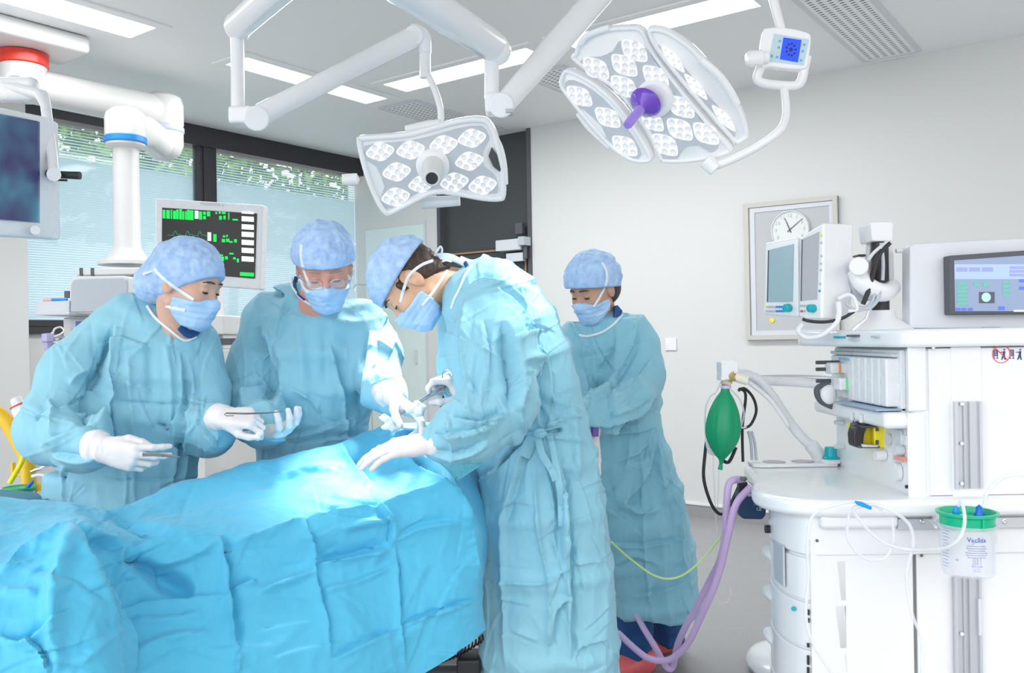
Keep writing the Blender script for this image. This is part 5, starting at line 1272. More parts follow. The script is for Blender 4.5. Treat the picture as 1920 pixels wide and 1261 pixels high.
# ---------------------------------------------------------------- hands in gloves
def hand(root, wrist, fwd, palm, side, curls, thumb, sc=1.0, cuff=None, spread=0.12, mt=None, nm='glove', cuffr=(0.033, 0.040)):
    """fwd: wrist to knuckles, palm: out of the palm, side: +1 thumb on palm x fwd side"""
    Fv = nrm(fwd); Pv = np.asarray(palm, float); Pv = nrm(Pv - Fv * (Pv @ Fv)); Sv = np.cross(Pv, Fv) * side
    W = np.asarray(wrist, float); f = Field(0.0026)
    k = 0.011
    kn = [(0.030, 0.088, 0.003), (0.010, 0.093, 0.0), (-0.011, 0.089, 0.001), (-0.029, 0.080, 0.005)]   # knuckles: side, forward, palmward
    wd = lambda x, y, z: W + sc * (Sv * x + Fv * y + Pv * z)
    base = [(0.016, 0.004, 0.0), (0.006, 0.0, 0), (-0.006, 0.0, 0), (-0.016, 0.004, 0.0)]
    for b_, q in zip(base, kn): f.cone(wd(*b_), wd(*q), 0.0165 * sc, 0.0118 * sc, 0.016)
    f.ell(wd(0, 0.045, 0.004), (0.036 * sc, 0.045 * sc, 0.016 * sc), (Sv, Fv, Pv), 0.012)
    f.ell(wd(0.020, 0.035, 0.012), (0.017 * sc, 0.030 * sc, 0.014 * sc), (Sv, Fv, Pv), 0.012)
    f.ell(wd(-0.022, 0.035, 0.010), (0.013 * sc, 0.032 * sc, 0.012 * sc), (Sv, Fv, Pv), 0.012)
    L = [(0.043, 0.025, 0.021), (0.047, 0.029, 0.022), (0.043, 0.027, 0.021), (0.033, 0.020, 0.019)]
    Rr = [(0.0102, 0.0092, 0.0085, 0.0072), (0.0104, 0.0094, 0.0086, 0.0073), (0.0098, 0.0089, 0.0082, 0.0070), (0.0088, 0.0078, 0.0072, 0.0062)]
    for i in range(4):
        p = wd(*kn[i]); a = 0.0; sp = (1.5 - i) * spread
        d0 = nrm(Fv * math.cos(sp) + Sv * math.sin(sp)); pts = [p]
        for j in range(3):
            a += math.radians(curls[i][j]); d = d0 * math.cos(a) + Pv * math.sin(a); p = p + d * (L[i][j] * sc); pts.append(p)
        for j in range(3): f.cone(pts[j], pts[j + 1], Rr[i][j] * sc, Rr[i][j + 1] * sc, 0.0045)
    # thumb : directions given in (side, fwd, palm)
    p = wd(0.022, 0.022, 0.008); pts = [p]; TL = (0.042, 0.034, 0.027); TR = (0.0155, 0.0118, 0.0108, 0.0088)
    for j in range(3):
        t = nrm(thumb[j]); p = p + sc * TL[j] * (Sv * t[0] + Fv * t[1] + Pv * t[2]); pts.append(p)
    for j in range(3): f.cone(pts[j], pts[j + 1], TR[j] * sc, TR[j + 1] * sc, 0.008 if j == 0 else 0.004)
    if cuff is not None:
        c = np.asarray(cuff, float); f.loft([(W + (W - c) * 0.02, Sv, 0.030 * sc, 0.022 * sc), ((W + c) / 2, Sv, cuffr[0] * sc, cuffr[0] * .85 * sc), (c, Sv, cuffr[1] * sc, cuffr[1] * .85 * sc)], 0.012)
    V, Fc = f.mesh(); V = smooth_mesh(V, Fc, 1, 0.5); N = normals(V, Fc)
    back = (V - W) @ Fv
    V = crumple(V, N, 0.0006, 60, (1, 1, 1), 3, True); 
    o = rawmesh(nm, V, Fc, mt or GLOVE, root)
    return o, dict(pts=pts)
def gown(root, f, strokes, clip=None, seed=1, big=0.010, small=0.0045, stretch=(1, 1, 0.35), mt=None, smoothing=3, extra=None, fold_scale=1.9):
    V, Fc = f.mesh(clip); V = smooth_mesh(V, Fc, smoothing, 0.5); N = normals(V, Fc)
    V, Fc = subdivide(V, Fc); V = smooth_mesh(V, Fc, 2, 0.5); N = normals(V, Fc)
    V = crumple(V, N, big, 6.5, stretch, seed); N = normals(V, Fc)
    V = crumple(V, N, small * 0.65, 15, (1, 1, 0.6), seed + 11); N = normals(V, Fc)
    V = crumple(V, N, small * 0.2, 38, (1, 1, 0.6), seed + 17); N = normals(V, Fc)
    V = creases(V, N, strokes, fold_scale); N = normals(V, Fc)
    px, py = proj(V); x0, x1, y0, y1 = px.min(), px.max(), py.min(), min(py.max(), 1290); rg_ = random.Random(seed); fine = []
    for _ in range(int((x1 - x0) * (y1 - y0) / 2600)):
        a = rg_.gauss(PI / 2, 0.75); l = rg_.uniform(22, 85); cx, cy = rg_.uniform(x0, x1), rg_.uniform(y0, y1); b = rg_.uniform(-0.18, 0.18) * l
        fine.append(([(cx - l * math.cos(a), cy - l * math.sin(a)), (cx + b * math.sin(a), cy - b * math.cos(a)), (cx + l * math.cos(a), cy + l * math.sin(a))], rg_.uniform(2.0, 4.5), rg_.choice((1, 1, -1)) * rg_.uniform(0.0022, 0.0050), rg_.choice('rss')))
    V = creases(V, N, fine, 1.0)
    if extra: V = extra(V, N)
    return rawmesh('gown', V, Fc, mt or GOWN, root)
def P_(x, y, Y): return np.array(P(x, y, Y))
def row(y, xl, xr, Y, rd, ax=(1, 0, 0)):
    c = P_((xl + xr) / 2, y, Y); return (c, ax, (xr - xl) / 2 / F * Y, rd)
from mathutils.bvhtree import BVHTree
def bvh_of(o):
    me = o.data; off = Vector(o['_w']); return BVHTree.FromPolygons([v.co + off for v in me.vertices], [list(p.vertices) for p in me.polygons])
def lay(bvs, pts, off=0.004, n=6, Y=2.6):      # drape a line over surfaces, where these sight lines meet them first
    if not isinstance(bvs, list): bvs = [bvs]
    out = []
    for x, y in (spline2(pts, n) if len(pts) > 2 else pts):
        r = ray(x, y); rn = r.normalized(); hs = [h for h in (bv.ray_cast(CAM, rn) for bv in bvs) if h[0] is not None]
        out.append(min(h[3] for h in hs) * rn + CAM - rn * off if hs else None)
    good = [p.y for p in out if p is not None] or [Y]
    for i, p in enumerate(out):
        if p is None:
            near = [out[j].y for j in sorted(range(len(out)), key=lambda j: abs(j - i)) if out[j] is not None]
            x, y = (spline2(pts, n) if len(pts) > 2 else pts)[i]; out[i] = CAM + ray(x, y) * (near[0] if near else Y)
    ys = [p.y for p in out]
    return out
# ================= left-hand woman
w1 = person('person', (-0.98, 2.62, 0.0), 'woman in pale blue surgical gown and cap, furthest left of the four people')
H1 = Head(P_(350, 533, 2.56), (0.95, -0.20, -0.33), (0.12, 0, 1))
SK1 = skinm('skin_light', (0.70, 0.42, 0.31)); SK2 = skinm('skin_ruddy', (0.74, 0.34, 0.25)); SK3 = skinm('skin_warm', (0.72, 0.42, 0.27)); SK4 = skinm('skin_tan', (0.58, 0.33, 0.23))
b1 = build_head(w1, H1, SK1, [P_(335, 625, 2.62), P_(322, 665, 2.66)], nk=(0.050, 0.058, 0.085))
c1_ = build_cap(w1, H1, tilt=(0, -0.64, 0.77), off=-0.021, puff=0.013, bun=((0, -0.095, -0.025), (0.066, 0.058, 0.062)), seed=2)
m1_ = build_mask(w1, H1, seed=4)
f = Field(0.0085)
f.loft([row(578, 272, 352, 2.66, .07), row(600, 215, 378, 2.66, .10), row(640, 178, 388, 2.66, .125), row(700, 165, 398, 2.66, .14), row(770, 158, 384, 2.66, .145), row(830, 128, 362, 2.66, .145), row(890, 99, 353, 2.66, .155), row(1000, 95, 350, 2.66, .16), row(1240, 88, 352, 2.66, .17)], 0.03)
f.chain([P_(225, 628, 2.64), P_(150, 700, 2.56), P_(102, 800, 2.44)], [0.085, 0.092, 0.092], 0.05)
f.chain([P_(104, 812, 2.42), P_(150, 832, 2.34), P_(186, 842, 2.28)], [0.088, 0.070, 0.046], 0.04)
f.chain([P_(365, 640, 2.68), P_(385, 740, 2.66), P_(388, 805, 2.58)], [0.060, 0.066, 0.070], 0.04)
f.chain([P_(388, 808, 2.56), P_(402, 800, 2.48), P_(424, 784, 2.44)], [0.070, 0.060, 0.038], 0.03)
st1 = [([(215, 610), (198, 680), (188, 750), (176, 800)], 11, -0.026, 's'), ([(205, 615), (192, 680), (185, 740), (205, 760)], 7, -0.014, 'r'), ([(190, 690), (178, 750), (160, 800)], 16, -0.02, 's'), ([(70, 790), (110, 772), (160, 745)], 7, 0.018, 's'), ([(75, 835), (120, 815), (170, 800)], 6, 0.014, 's'), ([(90, 745), (105, 790), (92, 830)], 5, 0.012),
       ([(100, 850), (150, 860), (190, 850)], 5, 0.012, 's'), ([(130, 720), (150, 700), (180, 690)], 6, 0.010), ([(240, 640), (248, 740), (252, 860), (246, 940)], 7, 0.009), ([(340, 660), (343, 760), (330, 860), (322, 940)], 5, 0.012, 's'), ([(360, 680), (362, 780), (345, 870), (340, 935)], 4, 0.010),
       ([(220, 750), (300, 758), (360, 752)], 3, 0.006, 'v'), ([(195, 893), (290, 898), (345, 890)], 4, 0.006, 'v'), ([(238, 870), (236, 950)], 3, 0.006), ([(310, 640), (320, 720), (318, 820)], 8, 0.008, 'g'), ([(280, 640), (285, 760)], 10, -0.006, 'g'), ([(310, 800), (350, 790), (372, 770)], 5, 0.008),
       ([(370, 790), (392, 815), (412, 840)], 5, 0.010, 's'), ([(400, 770), (410, 800), (405, 835)], 4, 0.009), ([(180, 640), (230, 632), (280, 650)], 5, 0.008, 's'), ([(120, 870), (122, 940)], 4, 0.008), ([(210, 700), (222, 800), (215, 900)], 8, 0.006)]
G1 = gown(w1, f, st1, seed=3, big=0.007, small=0.004)
bv1 = bvh_of(G1)
MB().tube(lay([bv1, bvh_of(b1)], [(276, 573), (290, 594), (318, 618), (346, 638), (367, 631)], 0.003), 0.0042, 8).build('gown_trim', TRIMW, w1, smooth=True)
MB().tube(lay([bv1, bvh_of(b1)], [(338, 612), (350, 624), (362, 626), (372, 618)], 0.004), [(0.012, 0.003)] * 19, 8, flat=(0, 0, 1)).build('scrub_collar', SCRUB, w1, smooth=True)
strap(w1, [bvh_of(b1), bvh_of(c1_), bvh_of(m1_)], [(363, 562), (345, 550), (320, 533), (300, 516), (289, 503)]); strap(w1, [bvh_of(b1), bvh_of(c1_), bvh_of(m1_)], [(347, 582), (328, 578), (311, 573)])
MB().tube(spline([P(291, 505, 2.5), P(278, 510, 2.5), P(268, 513, 2.5)], 4), [(0.006, 0.002)] * 9, 8).build('mask_tie', STRAP, w1, smooth=True)
# lowered hand, closed round the scissors
hw = P_(192, 842, 2.24)
hand(w1, hw, (0.95, -0.10, -0.26), (0.15, 0.93, 0.05), -1, [(15, 22, 14), (24, 34, 20), (38, 44, 26), (46, 50, 30)], [(0.45, 0.85, 0.25), (-0.05, 0.97, 0.25), (-0.25, 0.93, 0.25)], 0.95, cuff=P_(174, 834, 2.27), cuffr=(0.036, 0.041))
# raised hand passing the probe
hand(w1, P_(418, 784, 2.40), (0.95, -0.06, 0.03), (0.05, 0.75, -0.68), 1, [(48, 60, 30), (62, 66, 40), (66, 70, 40), (70, 70, 40)], [(0.6, 0.75, 0.35), (0.2, 0.95, 0.25), (0.0, 1.0, 0.1)], 0.88, cuff=P_(402, 780, 2.43), cuffr=(0.032, 0.036))
# ================= man in glasses
w2 = person('person', (-0.62, 2.92, 0.0), 'older man in spectacles and pale blue surgical gown, one gloved palm held up')
H2 = Head(P_(609, 502, 2.72), (0.20, -0.82, -0.52), (0.06, -0.5, 0.85), 1.02)
b2 = build_head(w2, H2, SK2, [P_(600, 572, 2.84), P_(596, 610, 2.92)], brow=(0.42, 0.26, 0.20), nk=(0.060, 0.070, 0.095))
c2_ = build_cap(w2, H2, tilt=(0, -0.2, 0.98), off=0.024, puff=0.017, seed=5)
m2_ = build_mask(w2, H2, seed=6)
gl = MB(); 
def rimm(q):
    return [H2.w(q * (0.033 + 0.024 * math.cos(a)), 0.099 - 0.010 * abs(math.cos(a) * 0 + 1) + (-0.004 * q * math.cos(a) * q), -0.008 + 0.014 * math.sin(a)) for a in np.linspace(0, 2 * PI, 17)]
spx = thing('spectacles', P_(622, 535, 2.63), 'thin metal rimmed spectacles worn by the older man', 'spectacles')
for q in (-1, 1): MB().tube(rimm(q), 0.0012, 6, caps=False).build('lens_rim', STEEL, spx, smooth=True)
for q in (-1, 1): MB().prism([Vector(p) for p in rimm(q)[:-1]], Vector(H2.F) * 0.0008).build('lens', mat('lens_glass', (0.9, 0.92, 0.95), 0.05, alpha=0.16), spx)
MB().tube([H2.w(-.010, .092, -.006), H2.w(0, .100, -.003), H2.w(.010, .092, -.006)], 0.0012, 6).build('bridge', STEEL, spx, smooth=True)
for q in (-1, 1): MB().tube([H2.w(q * .057, .085, -.004), H2.w(q * .078, .05, 0.0), H2.w(q * .084, -.005, 0.014)], 0.0012, 6).build('temple_arm', STEEL, spx, smooth=True)
f = Field(0.0085)
f.loft([row(548, 556, 648, 2.92, .08), row(570, 505, 680, 2.92, .12), row(600, 474, 704, 2.92, .14), row(660, 468, 702, 2.92, .16), row(730, 482, 695, 2.92, .16), row(790, 490, 686, 2.92, .165), row(830, 488, 676, 2.92, .165), row(900, 487, 672, 2.92, .17), row(1200, 480, 678, 2.92, .18)], 0.03)
f.chain([P_(500, 600, 2.92), P_(478, 690, 2.86), P_(473, 770, 2.76)], [0.080, 0.080, 0.078], 0.05)
f.chain([P_(475, 778, 2.74), P_(495, 795, 2.62), P_(512, 800, 2.56)], [0.078, 0.066, 0.044], 0.03)
f.chain([P_(682, 605, 2.92), P_(705, 665, 2.86), P_(708, 710, 2.78)], [0.075, 0.070, 0.070], 0.05)
f.chain([P_(708, 712, 2.78), P_(722, 735, 2.68), P_(735, 750, 2.62)], [0.068, 0.054, 0.044], 0.03)
st2 = [([(488, 610), (505, 660), (520, 720), (512, 760)], 12, -0.024, 's'), ([(510, 640), (520, 690), (516, 740)], 6, -0.016, 'r'), ([(545, 730), (580, 745), (600, 775)], 5, 0.008), ([(620, 640), (635, 700), (650, 760)], 6, 0.009, 's'), ([(640, 720), (646, 780), (652, 850)], 3.5, 0.009), ([(660, 780), (662, 850)], 3, 0.008),
       ([(440, 740), (475, 725), (510, 715)], 5, 0.010, 's'), ([(445, 775), (480, 758), (512, 752)], 4, 0.010, 's'), ([(455, 620), (462, 700), (452, 760)], 6, 0.008), ([(490, 822), (560, 815), (640, 790), (680, 760)], 5, 0.008, 's'), ([(540, 835), (600, 826), (670, 815)], 4, 0.007, 's'), ([(692, 620), (686, 700), (680, 780)], 8, -0.016, 's'),
       ([(705, 640), (735, 660)], 5, 0.008), ([(700, 690), (735, 680)], 4, 0.010, 's'), ([(700, 720), (740, 705)], 4, 0.010, 's'), ([(560, 600), (568, 700), (575, 800)], 10, 0.006, 'g'), ([(610, 600), (612, 720)], 9, -0.005, 'g'), ([(520, 770), (530, 800)], 4, 0.008), ([(540, 560), (525, 600), (522, 640)], 6, 0.007, 's')]
G2 = gown(w2, f, st2, seed=9, big=0.007, small=0.004); bv2 = bvh_of(G2)
MB().tube(lay([bv2, bvh_of(b2)], [(547, 520), (550, 540), (566, 560), (590, 574), (612, 578), (634, 568), (640, 560)], 0.003), 0.0042, 8).build('gown_trim', TRIMW, w2, smooth=True)
MB().tube(lay([bv2, bvh_of(b2)], [(556, 518), (553, 536), (560, 552), (572, 563)], 0.003), [(0.008, 0.003)] * 19, 8).build('scrub_collar', SCRUB, w2, smooth=True)
L2 = [bvh_of(b2), bvh_of(c2_), bvh_of(m2_)]
strap(w2, L2, [(581, 536), (572, 512), (565, 482), (565, 458)]); strap(w2, L2, [(578, 548), (567, 532), (563, 516)]); strap(w2, L2, [(656, 530), (661, 512), (660, 490)], 0.003)
hand(w2, P_(500, 806, 2.56), (0.74, -0.62, 0.02), (-0.15, -0.25, 0.95), -1, [(34, 34, 20), (30, 30, 20), (28, 28, 18), (28, 26, 16)], [(0.95, 0.2, 0.2), (0.9, 0.3, 0.25), (0.85, 0.35, 0.3)], 1.02, cuff=P_(484, 812, 2.64), cuffr=(0.036, 0.042), spread=0.14)
hand(w2, P_(738, 748, 2.56), (0.80, -0.35, -0.42), (-0.30, -0.2, -0.90), 1, [(20, 30, 20), (35, 35, 20), (45, 40, 25), (50, 45, 30)], [(0.8, 0.5, 0.4), (0.4, 0.8, 0.5), (0.2, 0.9, 0.4)], 1.02, cuff=P_(722, 735, 2.63), cuffr=(0.036, 0.042))
# ================= small woman at the back
w4 = person('person', (0.42, 3.42, 0.0), 'small woman in pale blue surgical gown and pink clogs standing behind the bending surgeon')
H4 = Head(P_(1113, 542, 3.32), (-0.66, -0.62, -0.42), (-0.15, -0.2, 1), 0.98)
b4 = build_head(w4, H4, SK4, [P_(1130, 605, 3.38), P_(1140, 640, 3.42)], nk=(0.048, 0.052, 0.075))
c4_ = build_cap(w4, H4, tilt=(0, -0.35, 0.94), off=0.008, puff=0.024, seed=8)
m4_ = build_mask(w4, H4, seed=9)
hr = Field(0.004); hr.ell(H4.w(0, -0.045, -0.01), (0.078, 0.072, 0.075), H4.A); V, Fc = hr.mesh(); rawmesh('hair', V, Fc, HAIRD, w4)
f = Field(0.0085)
f.loft([row(586, 1100, 1190, 3.42, .08), row(606, 1072, 1202, 3.42, .12), row(650, 1062, 1222, 3.42, .145), row(700, 1066, 1230, 3.42, .15), row(760, 1075, 1232, 3.42, .15), row(800, 1082, 1230, 3.42, .15), row(860, 1085, 1250, 3.42, .17), row(930, 1095, 1274, 3.42, .18), row(1040, 1120, 1300, 3.42, .19), row(1120, 1145, 1308, 3.42, .2), row(1190, 1150, 1310, 3.42, .2)], 0.03)
f.chain([P_(1185, 640, 3.40), P_(1195, 700, 3.34), P_(1180, 745, 3.24)], [0.078, 0.080, 0.078], 0.05)
f.chain([P_(1176, 748, 3.22), P_(1135, 772, 3.10), P_(1095, 785, 3.04)], [0.078, 0.070, 0.055], 0.04)
f.chain([P_(1075, 640, 3.42), P_(1070, 720, 3.34), P_(1085, 760, 3.2)], [0.07, 0.07, 0.065], 0.04)
def hem4(g, G):     # slanting hem
    a, b_ = P_(1180, 1172, 3.22), P_(1305, 1140, 3.42)
    zl = a[2] + (g[..., 0] - a[0]) / (b_[0] - a[0]) * (b_[2] - a[2]); return np.maximum(G, zl - g[..., 2])
st4 = [([(1100, 800), (1150, 795), (1205, 770), (1228, 745)], 5, -0.02, 's'), ([(1140, 780), (1190, 760), (1225, 735)], 4, 0.012), ([(1232, 800), (1190, 812), (1130, 815)], 5, 0.010, 's'), ([(1230, 805), (1200, 850), (1150, 870)], 6, 0.010, 's'), ([(1232, 812), (1215, 890), (1160, 960)], 6, 0.012, 's'),
       ([(1235, 820), (1240, 900), (1262, 990)], 5, 0.012), ([(1236, 810), (1255, 900), (1290, 1050)], 4, 0.008), ([(1150, 930), (1200, 960), (1240, 950)], 8, 0.012, 'g'), ([(1145, 1018), (1200, 1022), (1290, 1008)], 4, 0.010, 's'), ([(1205, 860), (1205, 1000), (1222, 1150)], 3.5, 0.010), ([(1270, 900), (1272, 1010), (1300, 1120)], 4, 0.009),
       ([(1185, 1118), (1240, 1105), (1290, 1085)], 4, 0.008, 's'), ([(1195, 600), (1190, 640), (1160, 700), (1120, 750)], 6, 0.012, 's'), ([(1150, 610), (1145, 650), (1120, 700)], 5, 0.010, 's'), ([(1095, 620), (1092, 700), (1105, 750)], 6, 0.010), ([(1215, 680), (1190, 720), (1150, 745)], 5, 0.009), ([(1180, 820), (1172, 880), (1140, 930)], 5, 0.010),
       ([(1155, 1060), (1190, 1040), (1240, 1060)], 6, 0.008, 'g'), ([(1120, 690), (1110, 740), (1100, 780)], 4, 0.008)]
G4 = gown(w4, f, st4, clip=hem4, seed=21, big=0.010, small=0.005); bv4 = bvh_of(G4)
MB().tube(lay(bv4, [(1087, 628), (1102, 630), (1130, 622), (1152, 606), (1166, 590)], 0.003, Y=3.3), 0.005, 8).build('gown_trim', TRIMW, w4, smooth=True)
L4 = [bvh_of(b4), bvh_of(c4_), bvh_of(m4_)]
strap(w4, L4, [(1113, 575), (1125, 556), (1137, 530), (1137, 508), (1129, 492)], 0.005); strap(w4, L4, [(1117, 592), (1134, 584), (1144, 566)], 0.004)
MB().prism([P(x, y, 3.30) for x, y in ((1150, 596), (1153, 574), (1158, 571), (1168, 583), (1164, 592))], (0.0, 0.08, 0)).build('scrub_collar', SCRUB, w4, bevel=0.004)
MB().tube(spline([P(1232, 804, 3.36), P(1244, 822, 3.34), P(1250, 850, 3.33), P(1252, 888, 3.34)], 5), [(0.010, 0.002)] * 16, 8).build('gown_tie', GOWN, w4, smooth=True)
MB().tube(spline([P(1231, 790, 3.36), P(1240, 806, 3.34), P(1236, 824, 3.33), P(1230, 812, 3.35)], 5), [(0.010, 0.002)] * 16, 8).build('gown_tie', GOWN, w4, smooth=True)
hand(w4, P_(1110, 815, 3.05), (0.12, -0.1, -0.95), (-0.8, -0.2, 0.0), 1, [(10, 20, 15)] * 4, [(0.6, 0.7, 0.3), (0.2, 0.9, 0.2), (0.1, 1, 0.1)], 1.0, cuff=P_(1105, 795, 3.06))
f = Field(0.009)
f.chain([P_(1185, 1120, 3.40), P_(1180, 1222, 3.40)], [0.085, 0.078], 0.03); f.chain([P_(1245, 1110, 3.55), P_(1248, 1195, 3.58)], [0.085, 0.078], 0.03)
def flt(g, G): return np.maximum(G, 0.05 - g[..., 2])
V, Fc = f.mesh(flt); N = normals(V, Fc); V = crumple(V, N, 0.010, 14, (1, 1, 1), 4); rawmesh('trousers', V, Fc, SCRUB, w4)
CLOG = mat('clog_pink', (0.90, 0.16, 0.17), 0.4)
for (hx, Yh) in ((1195, 3.38), (1238, 3.60)):
    f = Field(0.006); h0 = np.array(P_(hx, 1235, Yh)); h0[2] = 0.055
    f.ell(h0 + (0.02, 0.02, -0.005), (0.055, 0.062, 0.045)); f.ell(h0 + (-0.09, -0.05, -0.01), (0.085, 0.060, 0.042), k=0.03)
    f.cone(h0 + (0.02, 0.02, -0.02), h0 + (-0.10, -0.05, -0.02), 0.05, 0.052, 0.03)
    def cl(g, G): return np.maximum(G, 0.004 - g[..., 2])
    V, Fc = f.mesh(cl); V = smooth_mesh(V, Fc, 2); rawmesh('clog', V, Fc, CLOG, w4)
# ================= bending surgeon
w3 = person('person', (0.12, 2.64, 0.0), 'dark haired surgeon in pale blue gown bending left over the patient')
H3 = Head(P_(772, 533, 2.52), (-0.52, -0.16, -0.84), (-0.84, -0.02, 0.53), 1.0)
b3 = build_head(w3, H3, SK3, [P_(850, 545, 2.58), P_(905, 560, 2.66)], nk=(0.060, 0.064, 0.085))
f = Field(0.004); f.ell(H3.w(0, -0.022, 0.020), (0.0805, 0.094, 0.086), H3.A); f.ell(H3.w(0, -0.060, -0.040), (0.058, 0.052, 0.050), H3.A, 0.02)
f.cone(H3.w(-0.074, 0.032, 0.02), H3.w(-0.072, 0.03, -0.022), 0.008, 0.005, 0.01); f.cone(H3.w(0.074, 0.032, 0.02), H3.w(0.072, 0.03, -0.022), 0.008, 0.005, 0.01)
def hclip(g, G):
    q = (g - H3.c) @ np.array(H3.A).T
    ear = np.sqrt((q[..., 1] - 0.0) ** 2 / 0.022 ** 2 + (q[..., 2] + 0.004) ** 2 / 0.038 ** 2)
    G = np.maximum(G, (1 - ear) * 0.02)
    return np.maximum(G, np.maximum(q[..., 1] - 0.045 - 0.2 * q[..., 2], (q[..., 1] + 0.02) * 0.5 - (q[..., 2] + 0.03)))
V, Fc = f.mesh(hclip); V = smooth_mesh(V, Fc, 2); N = normals(V, Fc); V = crumple(V, N, 0.002, 70, (1, 1, 1), 2); hair3 = rawmesh('hair', V, Fc, HAIRD, w3)
c3_ = build_cap(w3, H3, tilt=(0, 0.0, 1), off=0.036, puff=0.015, seed=12)
m3_ = build_mask(w3, H3, seed=13)
# ties of the cap and mask meeting behind the head
L3 = [bvh_of(b3), bvh_of(c3_), bvh_of(m3_), bvh_of(hair3)]
strap(w3, L3, [(751, 566), (757, 542), (767, 517), (788, 498), (812, 488)], 0.005); strap(w3, L3, [(792, 573), (806, 555), (822, 532), (839, 506)], 0.005)
MB().tube(spline([P(812, 486, 2.50), P(820, 470, 2.49), P(826, 462, 2.49), P(829, 470, 2.49), P(824, 487, 2.50)], 5), [(0.004, 0.0018)] * 21, 8).build('tie_loop', STRAP, w3, smooth=True)
MB().tube(spline([P(808, 486, 2.52), P(828, 482, 2.51), P(850, 484, 2.53), P(872, 496, 2.56)], 5), [(0.018, 0.008)] * 16, 10).build('cap_tail', mat('cap_tail_fabric', (0.55, 0.70, 0.90), 0.7), w3, smooth=True)
MB().tube(spline([P(822, 494, 2.50), P(835, 488, 2.49), P(846, 490, 2.50)], 4), [(0.004, 0.002)] * 9, 8).build('tie_end', STRAP, w3, smooth=True)
MB().tube(spline([P(862, 484, 2.56), P(885, 492, 2.56), P(905, 486, 2.57), P(912, 478, 2.58)], 5), [(0.012, 0.003)] * 16, 8).build('neck_tie', TRIMW, w3, smooth=True)
MB().tube(spline([P(872, 492, 2.52), P(876, 505, 2.49), P(866, 520, 2.48), P(850, 540, 2.47)], 5), [(0.007, 0.004)] * 16, 8).build('scrub_collar', SCRUB, w3, smooth=True)
f = Field(0.0085)
f.loft([row(500, 872, 925, 2.66, .10), row(520, 862, 962, 2.66, .15), row(560, 856, 1010, 2.66, .19), row(610, 850, 1042, 2.66, .20), row(680, 870, 1072, 2.66, .20), row(740, 893, 1092, 2.66, .19), row(800, 905, 1104, 2.66, .19), row(860, 903, 1118, 2.66, .20), row(950, 902, 1134, 2.66, .21), row(1060, 902, 1148, 2.66, .21), row(1200, 903, 1156, 2.66, .21), row(1400, 905, 1160, 2.66, .21)], 0.03)
f.chain([P_(900, 560, 2.50), P_(915, 660, 2.42), P_(932, 755, 2.36)], [0.100, 0.098, 0.092], 0.05)
f.chain([P_(930, 768, 2.34), P_(880, 805, 2.28), P_(826, 828, 2.26)], [0.090, 0.074, 0.048], 0.04)
f.chain([P_(872, 600, 2.78), P_(878, 690, 2.72), P_(880, 740, 2.66)], [0.085, 0.080, 0.07], 0.04)
# shoulder yoke flap
st3 = [([(880, 530), (930, 528), (975, 560), (992, 600)], 6, 0.022, 's'), ([(945, 600), (958, 650), (965, 720), (960, 770)], 9, -0.028, 's'), ([(955, 640), (980, 625), (1005, 622)], 6, 0.016, 's'), ([(965, 680), (1000, 668), (1020, 680)], 5, 0.012), ([(930, 540), (985, 600), (1008, 650)], 5, 0.014, 's'), ([(1000, 600), (1030, 690), (1035, 790)], 7, 0.014, 's'),
       ([(875, 560), (868, 640), (880, 720), (872, 780)], 6, 0.012), ([(905, 600), (915, 680), (905, 760)], 7, 0.012, 's'), ([(850, 780), (900, 790), (950, 770)], 6, 0.018, 's'), ([(815, 812), (870, 812), (930, 790)], 5, 0.014, 's'), ([(812, 850), (870, 850), (915, 825)], 5, 0.012, 's'), ([(835, 790), (850, 830), (845, 860)], 4, 0.010),
       ([(990, 690), (970, 760), (985, 810)], 5, 0.012), ([(1010, 640), (1005, 720), (1015, 800)], 6, 0.014, 's'), ([(985, 815), (950, 850), (915, 900)], 5, 0.012, 's'), ([(990, 822), (968, 900), (940, 990)], 6, 0.012, 's'), ([(1005, 825), (1030, 900), (1042, 980)], 5, 0.014), ([(1040, 830), (1062, 930), (1070, 1080), (1072, 1240)], 6, 0.020, 's'),
       ([(1018, 850), (1050, 940), (1052, 1050)], 7, -0.018, 's'), ([(1000, 860), (1010, 1000), (1030, 1100), (1024, 1240)], 4, 0.010), ([(905, 1090), (960, 1092), (1025, 1092), (1070, 1060), (1140, 1050)], 3.5, 0.007), ([(940, 960), (945, 1100), (948, 1250)], 5, 0.009), ([(960, 1180), (1010, 1200)], 4, 0.006), ([(1075, 1240), (1090, 1210), (1140, 1195)], 4, 0.008),
       ([(1065, 1120), (1042, 1150), (1035, 1210)], 5, 0.010, 's'), ([(1060, 740), (1075, 800), (1085, 900)], 8, 0.008, 'g'), ([(905, 950), (960, 940), (1010, 945)], 3, 0.005), ([(1010, 800), (1050, 790), (1095, 780)], 5, 0.009), ([(1000, 805), (1040, 818), (1100, 830)], 4, 0.007), ([(895, 900), (940, 870), (980, 830)], 6, 0.012, 's'), ([(1020, 740), (1060, 760), (1095, 770)], 6, 0.006)]
G3 = gown(w3, f, st3, seed=31, big=0.009, small=0.005); bv3 = bvh_of(G3)
MB().tube(lay(bv3, [(885, 497), (872, 515), (862, 540), (852, 560), (846, 578)], 0.003, Y=2.5), 0.0035, 8).build('gown_trim', TRIMW, w3, smooth=True)
def tie(pts, wd, nm='gown_tie'):
    q = lay(bv3, pts, 0.012, 5, Y=2.45); q = [Vector((p.x, min(p.y, 2.60), p.z)) for p in q]
    MB().tube(q, [(wd, 0.0025)] * len(q), 8, flat=(1, 0, 0.3)).build(nm, GOWN, w3, smooth=True)
